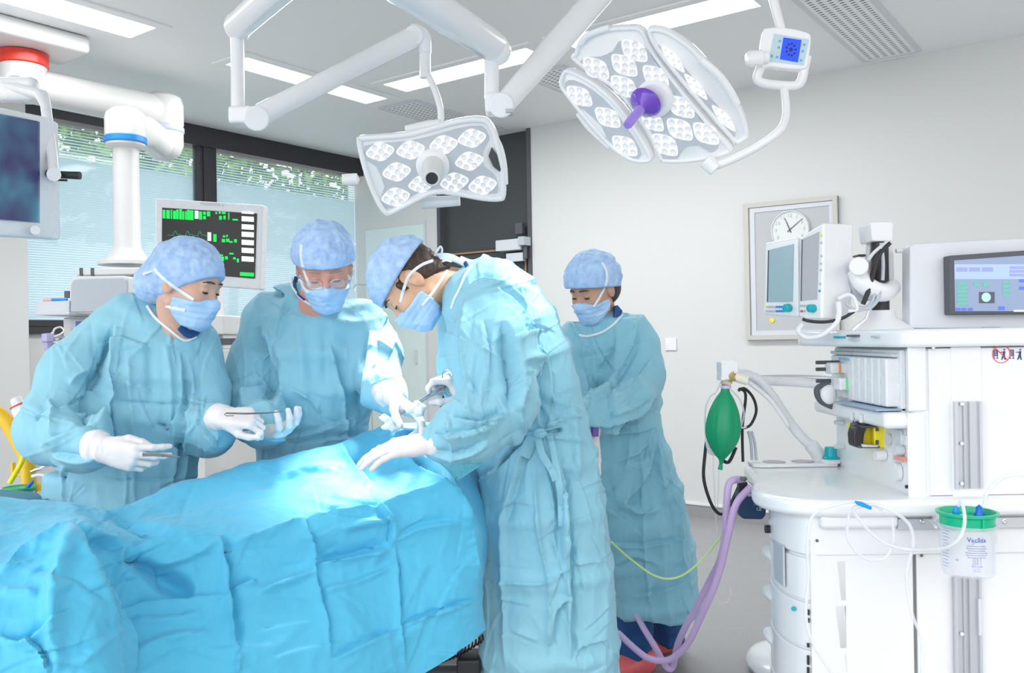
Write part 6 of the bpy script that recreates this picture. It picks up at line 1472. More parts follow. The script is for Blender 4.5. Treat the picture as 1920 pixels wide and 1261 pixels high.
tie([(990, 812), (1020, 806), (1048, 800), (1050, 810), (1028, 816)], 0.014); tie([(1002, 816), (990, 838), (982, 856)], 0.018); tie([(1008, 816), (1016, 850), (1034, 880), (1042, 900)], 0.010); tie([(1030, 812), (1040, 860), (1050, 920), (1053, 985)], 0.009)
MB().ell(Vector(lay(bv3, [(1012, 812), (1012, 813)], 0.012)[0]), (0.022, 0.012, 0.014)).build('tie_knot', GOWN, w3, smooth=True)
# near hand flat on the drape, far hand with forceps
hand(w3, P_(806, 828, 2.25), (-0.96, -0.05, -0.10), (0.0, 0.30, -0.95), 1, [(22, 18, 10), (18, 14, 8), (16, 14, 8), (14, 12, 8)], [(0.5, 0.8, 0.1), (0.1, 1.0, 0.2), (0.0, 1.0, 0.2)], 1.05, cuff=P_(822, 828, 2.26), cuffr=(0.030, 0.031), spread=0.15)
hand(w3, P_(880, 745, 2.62), (-0.50, -0.2, 0.55), (-0.75, 0.2, -0.6), -1, [(45, 60, 40), (70, 75, 40), (70, 75, 45), (70, 75, 45)], [(0.8, 0.5, 0.5), (0.3, 0.7, 0.8), (0.0, 0.7, 0.8)], 1.0, cuff=P_(890, 765, 2.66), cuffr=(0.036, 0.042))

# legs and clogs of the three at the table, hidden by gown and drape from the front
for root, (xa, ya), (xb, yb), dx, dy in ((w1, (-1.05, 2.66), (-0.85, 2.72), 0.03, -0.10), (w2, (-0.70, 2.93), (-0.52, 2.95), 0.0, -0.11), (w3, (0.02, 2.62), (0.14, 2.76), -0.10, 0.0)):
    f = Field(0.012)
    for (xx_, yy_) in ((xa, ya), (xb, yb)): f.chain([(xx_, yy_, 0.75), (xx_, yy_, 0.10)], [0.085, 0.062], 0.02)
    V, Fc = f.mesh(flt); rawmesh('trousers', V, Fc, SCRUB, root)
    for (xx_, yy_) in ((xa, ya), (xb, yb)):
        f = Field(0.010); f.ell((xx_, yy_, 0.045), (0.055, 0.055, 0.045)); f.ell((xx_ + dx, yy_ + dy, 0.04), (0.055, 0.055, 0.040), k=0.03)
        def cl2(g, G): return np.maximum(G, 0.003 - g[..., 2])
        V, Fc = f.mesh(cl2); rawmesh('clog', V, Fc, mat('clog_white', (0.8, 0.8, 0.8), 0.4), root)
# ================================================================ PATIENT DRAPE AND TABLE
DRAPE = mat('drape_fabric', (0.09, 0.50, 0.74), 0.60, sheen=0.2, spec=0.35, bump=[('noise', 60, 0.35, 0.004, (1, 1, 0.5)), ('noise', 240, 0.22, 0.0016, (1, 1, 1))])
sec = [
 [(-150, 1100, 2.3), (-150, 915, 1.9), (-160, 960, 1.75), (-170, 1060, 1.55), (-190, 1200, 1.45), (-200, 1350, 1.42), (-210, 1500, 1.40)],
 [(20, 1100, 2.4), (0, 941, 2.0), (10, 985, 1.82), (0, 1075, 1.62), (-10, 1180, 1.52), (-15, 1320, 1.48), (-20, 1480, 1.46)],
 [(110, 1100, 2.5), (95, 951, 2.1), (125, 972, 1.92), (140, 986, 1.78), (150, 1100, 1.62), (180, 1250, 1.55), (190, 1430, 1.52)],
 [(215, 1100, 2.5), (200, 964, 2.18), (225, 985, 2.02), (236, 1026, 1.88), (225, 1120, 1.83), (260, 1260, 1.72), (280, 1400, 1.7)],
 [(360, 1050, 2.7), (350, 906, 2.38), (385, 945, 2.22), (418, 1003, 2.02), (440, 1090, 1.97), (460, 1230, 1.88), (470, 1340, 1.85)],
 [(490, 1020, 2.8), (480, 871, 2.52), (530, 910, 2.38), (575, 968, 2.16), (590, 1060, 2.12), (620, 1200, 2.02), (640, 1310, 2.0)],
 [(650, 980, 2.95), (640, 831, 2.68), (680, 870, 2.52), (730, 940, 2.28), (745, 1050, 2.24), (760, 1180, 2.18), (770, 1275, 2.16)],
 [(730, 960, 3.0), (715, 806, 2.76), (765, 835, 2.6), (838, 908, 2.36), (855, 1040, 2.32), (865, 1150, 2.28), (868, 1215, 2.27)],
 [(800, 950, 3.05), (790, 808, 2.8), (840, 855, 2.62), (874, 930, 2.44), (893, 1050, 2.38), (897, 1150, 2.36), (898, 1188, 2.36)],
 [(850, 960, 3.0), (872, 858, 2.88), (908, 885, 2.74), (914, 985, 2.56), (910, 1070, 2.50), (905, 1150, 2.46), (905, 1180, 2.46)]]
NS, NT = 44, 40
sec = [[(q[0][0] + 0, q[0][1], q[1][2] + 0.05)] + q[1:] for q in sec]
rows_ = [spline([P(*q) for q in s_], NT) for s_ in sec]
cols = [spline([rows_[i][j] for i in range(len(sec))], NS) for j in range(len(rows_[0]))]
nj, ni = len(cols), len(cols[0])
V = np.array([[tuple(cols[j][i]) for i in range(ni)] for j in range(nj)]).reshape(-1, 3)
Fq = np.array([(j * ni + i, j * ni + i + 1, (j + 1) * ni + i + 1, (j + 1) * ni + i) for j in range(nj - 1) for i in range(ni - 1)])
N = normals(V, Fq); d = np.array(CAM) - V
if ((N * d).sum(1) > 0).mean() < 0.5: Fq = Fq[:, ::-1]; N = -N
V = crumple(V, N, 0.006, 4.5, (1, 1, 1), 41); N = normals(V, Fq)
V = crumple(V, N, 0.0026, 15, (1, 1, 1), 43); N = normals(V, Fq)
V = crumple(V, N, 0.0010, 42, (1, 1, 1), 47); N = normals(V, Fq)
std = [([(140, 985), (115, 1060), (100, 1150), (110, 1261)], 16, 0.020, 'g'), ([(142, 985), (165, 1080), (215, 1170), (255, 1261)], 9, 0.030, 's'), ([(0, 1075), (60, 1030), (135, 985)], 8, 0.012), ([(140, 985), (185, 1010), (232, 1025)], 7, -0.016, 's'), ([(232, 1024), (215, 1070), (217, 1160)], 5, 0.012, 'r'),
       ([(235, 1030), (290, 1075), (365, 1112)], 15, -0.026, 'g'), ([(250, 1022), (330, 1012), (415, 1003)], 6, 0.014, 's'), ([(415, 1003), (424, 1060), (430, 1110), (448, 1222)], 6, 0.020, 's'), ([(448, 1222), (444, 1261)], 4, 0.012), ([(225, 1137), (300, 1125), (372, 1118), (428, 1115)], 6, 0.010, 's'), ([(432, 1100), (480, 1085)], 5, 0.012, 's'),
       ([(430, 1020), (500, 1000), (572, 970)], 6, 0.012), ([(572, 970), (590, 1030), (590, 1075), (610, 1150), (622, 1230)], 4, 0.013, 's'), ([(572, 970), (640, 955), (708, 948)], 5, 0.012, 's'), ([(590, 1055), (650, 1045), (730, 1025)], 7, 0.020, 's'), ([(730, 1025), (735, 980), (708, 948)], 5, 0.012, 's'), ([(480, 1110), (540, 1090), (592, 1070)], 8, 0.010, 'g'),
       ([(743, 1020), (748, 1100), (752, 1180), (762, 1250)], 3.5, 0.010, 's'), ([(748, 1172), (810, 1150), (892, 1122)], 4, 0.012, 's'), ([(740, 1010), (790, 985), (862, 975)], 6, 0.010, 's'), ([(708, 948), (780, 925), (850, 905)], 6, 0.010), ([(622, 1235), (690, 1200), (748, 1178)], 6, 0.010, 's'), ([(640, 990), (700, 978), (735, 975)], 7, 0.008, 'g'),
       ([(0, 1190), (40, 1200), (90, 1170), (130, 1140)], 7, 0.012, 's'), ([(45, 1190), (80, 1225), (95, 1261)], 4, 0.012, 's'), ([(250, 1220), (330, 1195), (400, 1190)], 9, 0.008, 'g'), ([(110, 940), (200, 962), (240, 938)], 6, 0.010, 's'), ([(200, 962), (300, 1000), (350, 1008)], 12, -0.012, 'g'), ([(640, 830), (664, 870), (700, 905)], 5, 0.010, 's'), ([(500, 905), (580, 880), (650, 872)], 7, 0.010, 'g'),
       ([(750, 838), (790, 880), (860, 920)], 5, 0.014, 's'), ([(790, 850), (850, 900), (880, 990)], 6, 0.012, 's'), ([(862, 925), (880, 1000), (893, 1090)], 6, 0.010), ([(590, 1110), (660, 1095), (740, 1060)], 6, 0.007, 'g'), ([(280, 1060), (350, 1045), (415, 1015)], 7, 0.008, 'g'), ([(230, 1160), (300, 1165), (380, 1150)], 8, 0.007, 'g'), ([(0, 1110), (70, 1110)], 8, 0.006, 'g')]
V = creases(V, N, std, 1.8); N = normals(V, Fq); rg_ = random.Random(77); fine = []
for _ in range(75):
    a = rg_.choice((0.25, 0.25, -0.3, 1.35)) + rg_.gauss(0, 0.3); l = rg_.uniform(25, 90); cx, cy = rg_.uniform(0, 890), rg_.uniform(930, 1270); b = rg_.uniform(-0.15, 0.15) * l
    fine.append(([(cx - l * math.cos(a), cy + l * math.sin(a)), (cx + b * math.sin(a), cy + b * math.cos(a)), (cx + l * math.cos(a), cy - l * math.sin(a))], rg_.uniform(3, 9), rg_.choice((1, -1)) * rg_.uniform(0.002, 0.005), rg_.choice('rsg')))
V = creases(V, N, fine, 1.0)
dp = rawmesh('surgical_drape', V, Fq, DRAPE); so = dp.modifiers.new('thick', 'SOLIDIFY'); so.thickness = 0.0015; so.offset = -1
tag(dp, 'large turquoise surgical drape covering the patient and hanging over the operating table', 'surgical drape')
bvd = bvh_of(dp)
# table beneath
ot = thing('operating_table', (-0.55, 2.45, 0.0), 'dark padded operating table under the turquoise drape', 'operating table')
ax1 = Vector((0.72, 0.70, 0)).normalized(); ax2 = Vector((-ax1.y, ax1.x, 0)); tc = Vector((-0.50, 2.50, 0.0)); ZZ = Vector((0, 0, 1))
MB().box(tc + ZZ * 0.70 , (1.0, 0.36, 0.08), (ax1, ax2, ZZ)).build('mattress', DGREY, ot, bevel=0.02)
MB().box(tc + ZZ * 0.63, (0.98, 0.34, 0.05), (ax1, ax2, ZZ)).build('table_frame', STEEL, ot, bevel=0.005)
MB().box(tc + ZZ * 0.35, (0.30, 0.26, 0.52), (ax1, ax2, ZZ)).build('column', LGREY, ot, bevel=0.01)
MB().box(tc + ZZ * 0.05, (0.9, 0.36, 0.10), (ax1, ax2, ZZ)).build('base', DGREY, ot, bevel=0.03)
# foot pedal box and spiral cord by the surgeon
fp = thing('power_box', P(850, 1235, 2.62), 'dark padded box under the drape beside the bending surgeon', 'box')
MB().box(P(845, 1262, 2.72), (0.20, 0.16, 0.10)).build('case', DGREY, fp, bevel=0.03, seg=3); MB().box(P(880, 1240, 2.58), (0.07, 0.10, 0.05)).build('cover', BLACK, fp, bevel=0.01)
hx = []
for k in range(220):
    t = k / 219; a = 2 * PI * 17 * t; p = P(800 + 110 * t, 1243 - 52 * t + 8 * math.sin(t * 3), 2.56); hx.append(p + Vector((0.2 * 0.008 * math.cos(a), 0.009 * math.cos(a), 0.009 * math.sin(a))))
tag(MB().tube(hx, 0.0028, 6).build('spiral_cord', BLACK, smooth=True), 'black spiral cord running under the hem of the turquoise drape', 'cord')
INSTR = mat('instrument_steel', (0.14, 0.15, 0.16), 0.35, 0.3)
# ================================================================ INSTRUMENTS ON THE FIELD
def tline(pts, Y, n=6): return spline([P(x, y, (Y if not isinstance(Y, (list, tuple)) else Y[i])) for i, (x, y) in enumerate(pts)], n)
# scissors in the lowered hand
sc = thing('surgical_forceps', P(310, 855, 2.16), 'slim steel forceps pointing right from the left-hand woman\'s lowered glove', 'forceps')
for k, dy in ((0, -1.6), (1, 1.2)):
    MB().tube([P(268, 852 + dy, 2.18), P(292, 852 + dy, 2.16), P(318, 854 + dy * .6, 2.14), P(338, 857, 2.12)], [0.0026, 0.0026, 0.0024, 0.0008], 8).build('blade', INSTR, sc, smooth=True)
MB().cyl(P(306, 853.5, 2.145), P(306, 853.5, 2.16), 0.004).build('pivot', INSTR, sc, smooth=True)
pr = thing('metal_probe', P(470, 776, 2.33), 'thin metal probe with looped end held between two gloved hands', 'probe')
MB().tube([P(424, 774, 2.36), P(460, 775, 2.34), P(500, 774, 2.36), P(530, 771, 2.38)], [0.0022, 0.0025, 0.002, 0.001], 8).build('shaft', INSTR, pr, smooth=True)
MB().tube([P(438, 779, 2.35), P(424, 779, 2.35), P(421, 776.5, 2.35), P(424, 774, 2.355), P(438, 774, 2.35)], 0.0013, 6).build('loop_end', INSTR, pr, smooth=True)
MB().prism([P(x, y, 2.42) for x, y in ((404, 765), (413, 763), (432, 766), (432, 788), (420, 790), (407, 783))], (0, 0.01, 0)).build('gown_cuff', TRIMW, w1, bevel=0.003)
fc = thing('forceps', P(748, 782, 2.40), 'long pale steel forceps reaching down to the swab from the surgeon\'s far hand', 'forceps')
MB().tube([P(845, 712, 2.60), P(800, 742, 2.55), P(740, 780, 2.48)], [0.0022, 0.003, 0.0018], 8).build('upper_arm', STEEL, fc, smooth=True)
MB().tube([P(848, 724, 2.60), P(805, 743, 2.55), P(742, 783, 2.48)], [0.0022, 0.003, 0.0018], 8).build('lower_arm', STEEL, fc, smooth=True)
for q in ((838, 704), (846, 729)):
    c = P(q[0], q[1], 2.58); MB().tube([c + Vector((0.014 * math.cos(a), 0.004 * math.sin(a), 0.016 * math.sin(a))) for a in np.linspace(0, 2 * PI, 15)], 0.0018, 6, caps=False).build('finger_ring', STEEL, fc, smooth=True)
SWAB = mat('gauze_white', (0.85, 0.85, 0.84), 0.8, bump=[('noise', 120, 0.5, 0.003, (1, 1, 1))])
f = Field(0.004)
for (x, y, r) in ((722, 784, .016), (735, 786, .014), (730, 797, .016), (740, 802, .014), (722, 800, .012)): f.ell(P_(x, y, 2.50), (r * 1.1, r * .8, r * .7), k=0.004)
V, Fc = f.mesh(); N = normals(V, Fc); V = crumple(V, N, 0.003, 60, (1, 1, 1), 5); tag(rawmesh('gauze_swab', V, Fc, SWAB), 'bunched white gauze swab at the tip of the long forceps', 'swab')
f = Field(0.004)
for (x, y, r) in ((770, 768, .014), (785, 772, .015), (792, 764, .012), (782, 758, .012)): f.ell(P_(x, y, 2.46), (r * .9, r * .8, r * .8), k=0.004)
V, Fc = f.mesh(); N = normals(V, Fc); V = crumple(V, N, 0.003, 60, (1, 1, 1), 9); tag(rawmesh('gauze_swab', V, Fc, SWAB), 'white gauze held in the older man\'s lowered glove', 'swab')
# textured towel and white sheet by the field
TOW = mat('textured_towel', (0.16, 0.55, 0.64), 0.7, bump=[('ridge', 90, 0.9, 0.006, (1, 1, 1)), ('noise', 60, 0.5, 0.004, (1, 1, 1))])
MBt = MB(); MBt.prism([P(805, 868, 2.44), P(862, 850, 2.46), P(905, 848, 2.48), P(903, 868, 2.44), P(858, 898, 2.40), P(842, 896, 2.40)], (0, 0.0, -0.006))
tag(MBt.build('surgical_towel', TOW, bevel=0.002), 'crinkled teal towel under the bending surgeon\'s near sleeve', 'towel')
tag(MB().prism([P(738, 800, 2.62), P(745, 793, 2.7), P(825, 790, 2.74), P(828, 798, 2.70), P(780, 803, 2.62)], (0, 0.0, -0.004)).build('folded_sheet', DRAPE, bevel=0.001), 'small folded edge of blue sheet behind the gauze swab', 'sheet')
# drip stand behind the man
ds = thing('drip_stand', onback(697, 900, 0.35).xy.to_3d(), 'thin steel drip stand with a hook standing by the pale cupboard', 'drip stand')
Yd = onback(695, 700, 0.35).y
a = P(693, 540, Yd); b_ = Vector((a.x, a.y, 0.05))
MB().cyl(b_, a + Vector((0, 0, 0.04)), 0.009).build('pole', STEEL, ds, smooth=True)
for s_ in (-1, 1):
    h0 = a + Vector((0, 0, 0.03)); MB().tube(spline([h0, h0 + Vector((s_ * .06, 0, 0.0)), h0 + Vector((s_ * .12, 0, 0.0)), h0 + Vector((s_ * .14, 0, -.03)), h0 + Vector((s_ * .125, 0, -.05))], 4), 0.004, 8).build('hook', STEEL, ds, smooth=True)
for k in range(5):
    an = 2 * PI * k / 5; MB().tube([b_ + Vector((0, 0, .06)), b_ + Vector((.28 * math.cos(an), .28 * math.sin(an), .03))], 0.012, 8).build('leg', STEEL, ds, smooth=True)
# ================================================================ BREATHING CIRCUIT
CLEAR = mat('clear_tube', (0.86, 0.88, 0.93), 0.15, alpha=0.55)
ba = thing('bag_arm', P(1560, 862, 2.95), 'white bent arm rising from the teal topped valve on the worktop to the breathing bag', 'bag arm')
MB().tube(tline([(1534, 850), (1524, 836), (1508, 824), (1480, 790), (1450, 745), (1425, 714), (1400, 702), (1378, 700)], 3.0), [0.022] * 8 + [0.017] * 35, 16).build('bent_tube', WHITE, ba, smooth=True)
MB().tube([P(1536, 868, 3.0), P(1534, 850, 3.0), P(1518, 832, 3.0)], [0.022, 0.026, 0.022], 16).build('tube_socket', WHITE, ba, smooth=True)
MB().prism([P(x, y, 2.86) for x, y in ((1352, 679), (1357, 676), (1383, 676), (1386, 680), (1385, 698), (1376, 702), (1374, 711), (1352, 714), (1353, 700))], (0, 0.07, 0)).build('bag_head', WHITE, ba, bevel=0.006)
GOLD = mat('brass_ring', (0.65, 0.45, 0.18), 0.3, 0.4)
MB().cyl(P(1356, 712, 2.89), P(1368, 722, 2.89), 0.014).build('bag_collar', mat('amber_plastic', (0.70, 0.60, 0.42), 0.3), ba, smooth=True)
MB().cyl(P(1371, 706, 2.87), P(1379, 704, 2.86), 0.016).build('brass_ring', GOLD, ba, smooth=True)
MB().cyl(P(1378, 706, 2.87), P(1402, 713, 2.86), 0.016).build('cream_coupling', mat('cream_coupling', (0.82, 0.78, 0.66), 0.4), ba, smooth=True)
MB().tube(tline([(1404, 716), (1440, 745), (1460, 770), (1478, 798)], 2.95), 0.008, 10).build('inner_tube', WHITE, ba, smooth=True)
bg_ = thing('breathing_bag', P(1354, 875, 2.88), 'deep green rubber breathing bag hanging from the bent white arm', 'breathing bag')
c0 = P(1360, 728, 2.88); prof = [(0.001, 0.012), (0.013, 0.012), (0.014, 0.0), (0.016, -0.012), (0.030, -0.035), (0.047, -0.075), (0.056, -0.115), (0.058, -0.145), (0.053, -0.175), (0.040, -0.205), (0.022, -0.232), (0.009, -0.248), (0.006, -0.262), (0.001, -0.263)]
V = []; Fq = []; seg = 72; pr_ = [(p.x, p.y) for p in spline([Vector((a, b, 0)) for a, b in prof], 4)]
ax = (P(1352, 872, 2.88) - c0).normalized(); xx = Vector((1, 0, 0)); xx = (xx - ax * xx.dot(ax)).normalized(); yy = ax.cross(xx)
for r, h in pr_:
    for k in range(seg):
        t = 2 * PI * k / seg; g_ = 1 - (0.07 * abs(math.cos(2.5 * t + .4)) ** 6 + 0.05 * abs(math.cos(3.5 * t)) ** 8) * min(1, abs(h + .02) * 14) ; V.append(c0 - ax * h * 0.94 + xx * (r * g_ * math.cos(t)) + yy * (r * g_ * 0.8 * math.sin(t)))
Fq = [(i * seg + k, i * seg + (k + 1) % seg, (i + 1) * seg + (k + 1) % seg, (i + 1) * seg + k) for i in range(len(pr_) - 1) for k in range(seg)]
MB().add(V, Fq).build('bag_body', mat('green_rubber', (0.0, 0.30, 0.13), 0.42), bg_, smooth=True, angle=80)
MB().tube([P(1352, 870, 2.88), P(1350, 880, 2.88)], [0.006, 0.008], 10).build('bag_tail', mat('green_rubber', (0, .3, .13)), bg_, smooth=True)
MB().cyl(P(1361, 728, 2.88), P(1361, 722, 2.88), 0.0165).build('lilac_band', mat('lilac_band', (0.62, 0.50, 0.78), 0.4), bg_, smooth=True)
# cables near the bag
def cable(nm, pts, Y, r, m, label, cat='cable', group=None, n=6):
    return tag(MB().tube(tline(pts, Y, n), r, 10).build(nm, m, smooth=True), label, cat, group)
cable('black_cable', [(1388, 905), (1360, 960), (1338, 952), (1320, 900), (1322, 850), (1326, 820)], 2.96, 0.0055, BLACK, 'long black cable looping left of and below the green bag')
cable('black_cable', [(1393, 865), (1392, 800), (1398, 740), (1385, 728)], 3.0, 0.0050, BLACK, 'upright black cable right of the green bag')
cable('black_cable', [(1384, 732), (1396, 728), (1412, 745), (1418, 770), (1408, 795), (1395, 802)], 3.0, 0.0050, BLACK, 'black cable loop standing furthest right of the green bag')
cable('black_cable', [(1380, 838), (1366, 866), (1350, 858)], 2.93, 0.006, BLACK, 'short black cable curl behind the tip of the green bag')
cable('grey_cable', [(1410, 862), (1408, 830), (1403, 808)], 2.99, 0.005, GREYP, 'grey cable rising from the worktop edge, left of its pair')
cable('grey_cable', [(1418, 862), (1415, 830), (1409, 808)], 2.99, 0.005, GREYP, 'grey cable rising from the worktop edge, right of its pair')
cable('clear_tube_coil', [(1352, 715), (1342, 735), (1330, 745), (1322, 775), (1324, 830), (1330, 848)], 2.93, 0.003, CLEAR, 'thin clear tube running down the left side of the green bag', 'tube')
cable('clear_tube_coil', [(1370, 730), (1388, 750), (1395, 775), (1390, 800), (1400, 800)], 2.95, 0.003, CLEAR, 'thin clear tube curling round the right side of the green bag', 'tube')
cable('clear_tube', [(1337, 855), (1340, 930), (1344, 990), (1345, 1005)], 2.96, 0.0016, CLEAR, 'very thin clear tube hanging straight below the green bag', 'tube')
cable('clear_tube', [(1348, 870), (1346, 940), (1342, 970), (1346, 1005)], 2.97, 0.0016, CLEAR, 'very thin clear tube crossing its neighbour below the green bag', 'tube')
cable('clear_tube', [(1360, 1080), (1370, 1105), (1366, 1125), (1355, 1129), (1342, 1120)], 2.9, 0.0014, CLEAR, 'very thin clear tube loop hanging in front of the grey floor', 'tube')
MB2 = tag(MB().prism([P(x, y, 2.92) for x, y in ((1323, 822), (1330, 818), (1352, 848), (1348, 856), (1330, 852))], (0, 0.02, 0)).build('tube_label', WHITE, bevel=0.004), 'small white connector block beside the lower left of the green bag', 'connector')
# lilac corrugated hoses
LILA = mat('lilac_hose', (0.66, 0.48, 0.78), 0.35, alpha=0.85)
cable('breathing_hose', [(1390, 898), (1368, 905), (1362, 950), (1360, 1000), (1350, 1050), (1330, 1090), (1305, 1140), (1285, 1175), (1270, 1210), (1262, 1248), (1250, 1250), (1228, 1212), (1200, 1165), (1185, 1130)], [2.8, 2.78, 2.78, 2.8, 2.85, 2.95, 3.0, 3.02, 3.05, 3.08, 3.08, 3.12, 3.22, 3.3], 0.0115, LILA, 'lilac breathing hose falling from the machine, the upper left of the pair', 'hose', None, 8)
cable('breathing_hose', [(1408, 912), (1380, 945), (1366, 1000), (1352, 1060), (1335, 1110), (1312, 1160), (1290, 1205), (1258, 1235), (1220, 1235), (1190, 1215), (1158, 1185)], [2.76, 2.75, 2.76, 2.8, 2.84, 2.9, 2.95, 3.0, 3.02, 3.03, 3.05], 0.0115, LILA, 'lilac breathing hose falling from the machine, crossing under the other', 'hose', None, 8)
cable('oxygen_tube', [(1385, 960), (1352, 1005), (1310, 1055), (1270, 1082), (1230, 1080), (1185, 1050), (1145, 1015)], [2.85, 2.85, 2.85, 2.85, 2.85, 2.85, 2.8], 0.0036, mat('yellow_green_tube', (0.55, 0.75, 0.30), 0.3, alpha=0.9), 'thin yellow green oxygen tube sagging across the small woman\'s gown', 'tube')
bb = thing('pressure_unit', P(1412, 975, 2.85), 'dark navy box hanging under the left corner of the worktop', 'box')
NV = mat('navy_plastic', (0.012, 0.05, 0.13), 0.35)
MB().prism([P(x, y, 2.82) for x, y in ((1388, 926), (1440, 930), (1436, 966), (1430, 974), (1394, 973), (1387, 966))], (0, 0.07, 0)).build('unit_case', NV, bb, bevel=0.006)
MB().prism([P(x, y, 2.84) for x, y in ((1386, 905), (1402, 903), (1402, 912), (1390, 935), (1386, 932))], (0, 0.03, 0)).build('bracket', BLACK, bb, bevel=0.003)
MB().cyl(P(1400, 925, 2.80), P(1418, 925, 2.80), 0.010).build('connector', STEEL, bb, smooth=True)
writing('ce_mark', 'CE', WHITE, bb, P(1423, 954, 2.818), (1, 0, 0), (0, 0, 1), 0.014)
MB().tube([P(x, y, 2.817) for x, y in ((1414, 942), (1436, 943), (1436, 947), (1414, 946), (1414, 942))], 0.0005, 4).build('label_outline', LGREY, bb)
MB().cyl(P(1397, 897, 2.78), P(1391, 897, 2.75), 0.007).build('hose_port', DGREY, bb, smooth=True)
# horizontal pale support arm behind, from the machine towards the wall
sa = thing('support_rail', P(1500, 735, 3.05), 'long pale curved rail reaching left from the machine at wall height', 'rail')
MB().tube(tline([(1605, 724), (1560, 722), (1490, 716), (1418, 713)], [2.95, 3.05, 3.1, 3.1]), [(0.016, 0.012)] * 19, 12, flat=(0, 0, 1)).build('rail_bar', WHITE, sa, smooth=True)
MB().tube(tline([(1605, 712), (1560, 709), (1490, 707), (1418, 708)], [3.0, 3.1, 3.15, 3.15]), [(0.010, 0.008)] * 19, 12, flat=(0, 0, 1)).build('upper_rail', ALU, sa, smooth=True)
# ================================================================ SUCTION CANISTER
Ys = 2.24; c = P(1815, 1074, Ys)
zt_ = P(1815, 990, Ys).z; hh = zt_ - c.z
cn = thing('suction_canister', c, 'clear suction canister with green lid and blue printing hanging on the machine rail', 'canister')
CAN = mat('clear_canister', (0.88, 0.90, 0.95), 0.08, alpha=0.32, spec=0.6)
MB().lathe(c, [(0.001, 0), (0.058, 0), (0.063, 0.006), (0.067, hh), (0.071, hh + 0.006), (0.071, hh + 0.014), (0.066, hh + 0.014), (0.064, hh), (0.060, 0.008), (0.001, 0.006)], seg=48).build('jar', CAN, cn, smooth=True)
MB().lathe(c, [(0.001, hh + 0.004), (0.063, hh + 0.004), (0.0645, hh + 0.034), (0.073, hh + 0.038), (0.073, hh + 0.044), (0.066, hh + 0.045), (0.061, hh + 0.030), (0.001, hh + 0.030)], seg=48).build('lid', mat('green_lid', (0.0, 0.46, 0.24), 0.3), cn, smooth=True)
LT = mat('pale_green_insert', (0.55, 0.78, 0.66), 0.3)
MB().prism([c + Vector((x * .001, y * .001, hh + 0.0305)) for x, y in ((-52, 10), (-35, 32), (-8, 30), (0, 5), (20, -8), (18, -24), (-30, -24), (-50, -8))], (0, 0, 0.002)).build('lid_insert', LT, cn)
MB().box(c + Vector((0.006, -0.0655, hh + 0.022)), (0.007, 0.008, 0.03)).build('lid_tab', mat('green_lid', (0, .46, .24)), cn, bevel=0.002)
BLP = mat('bright_blue_plastic', (0.0, 0.15, 0.72), 0.3)
MB().lathe(c + Vector((-0.033, -0.01, hh + 0.03)), [(0.001, 0), (0.008, 0), (0.009, 0.012), (0.006, 0.028), (0.003, 0.030), (0.001, 0.03)]).build('blue_port', mat('sky_blue_plastic', (0.0, 0.30, 0.70), 0.3), cn, smooth=True)
MB().lathe(c + Vector((0.031, 0.0, hh + 0.03)), [(0.001, 0), (0.012, 0), (0.012, 0.006), (0.008, 0.012), (0.008, 0.024), (0.005, 0.026), (0.001, 0.03)]).build('blue_port', BLP, cn, smooth=True)
PRT = mat('print_blue', (0.03, 0.08, 0.55), 0.5)
def oncan(x, y, r=0.0675):       # point on the jar skin seen at this pixel
    rr_ = ray(x, y); o_ = CAM.xy - c.xy; d_ = rr_.xy; A = d_.dot(d_); B = 2 * o_.dot(d_); C_ = o_.dot(o_) - r * r; D = max(B * B - 4 * A * C_, 0); t = (-B - math.sqrt(D)) / (2 * A); return CAM + rr_ * t
def canprint(nm, s_, x, y, size, m=PRT):
    q = oncan(x, y); n = (q.xy - c.xy).to_3d().normalized(); rgt_ = Vector((-n.y, n.x, 0)); 
    if rgt_.x < 0: rgt_ = -rgt_
    o_ = writing(nm, s_, m, cn, q + n * 0.001, rgt_, (0, 0, 1), size); 
    off = Vector(cn['_w'])
    for v in o_.data.vertices:
        p_ = v.co + off; d2 = (p_.xy - c.xy); l = d2.length; k_ = 0.0677 / l if l else 1; v.co.x = c.x + d2.x * k_ - off.x; v.co.y = c.y + d2.y * k_ - off.y
    return o_
canprint('brand_lettering', 'VacSax', 1832, 1013, 0.0165)
MB().tube([oncan(1822 + 2 * k, 1021 - 1.1 * k, 0.068) for k in range(12)], 0.0004, 5).build('underline', PRT, cn)
for k, (t_, sz) in enumerate((('Do Not Attempt to Overfill or', 0.0036), ('Exceed Recommended Vacuum or', 0.0036), ('Do Not Discard the Canister', 0.0036), ('Read instructions before use. Check all connections.', 0.0026), ('Ensure canister is upright. Single patient use only.', 0.0026), ('Dispose of in accordance with local rules', 0.0026))):
    canprint('small_print', t_, 1832, 1024 + 4.3 * k, sz)
for k in range(5): canprint('small_print', 'max fill  %d     ml' % (200 * (k + 1)), 1832, 1047 + 2.8 * k, 0.0028)
canprint('small_print', 'VacSax Limited', 1832, 1062, 0.0042); canprint('small_print', 'Estover Close', 1832, 1067, 0.0026); canprint('small_print', 'www.vacsax.com', 1832, 1071, 0.0026)
canprint('ce_mark', 'CE', 1794, 1049, 0.0065)
for k in range(12):
    y = 992 + 6.0 * k
    MB().tube([oncan(1768 + j * 3, y + j * 1.0, 0.0682) for j in range(5 if k % 2 == 0 else 4)], 0.00045, 4).build('scale_mark', PRT, cn)
MB().tube([oncan(1768 + j * 3, 988 + j * .9, 0.0682) for j in range(9)], 0.0006, 4).build('scale_line', PRT, cn)
cb_ = MB().tube([c + Vector((-.07, 0.02, hh)), c + Vector((-.05, .09, hh)), c + Vector((.05, .09, hh)), c + Vector((.07, .02, hh))], 0.004, 8); cb_.build('bracket_ring', CLEAR, cn, smooth=True)
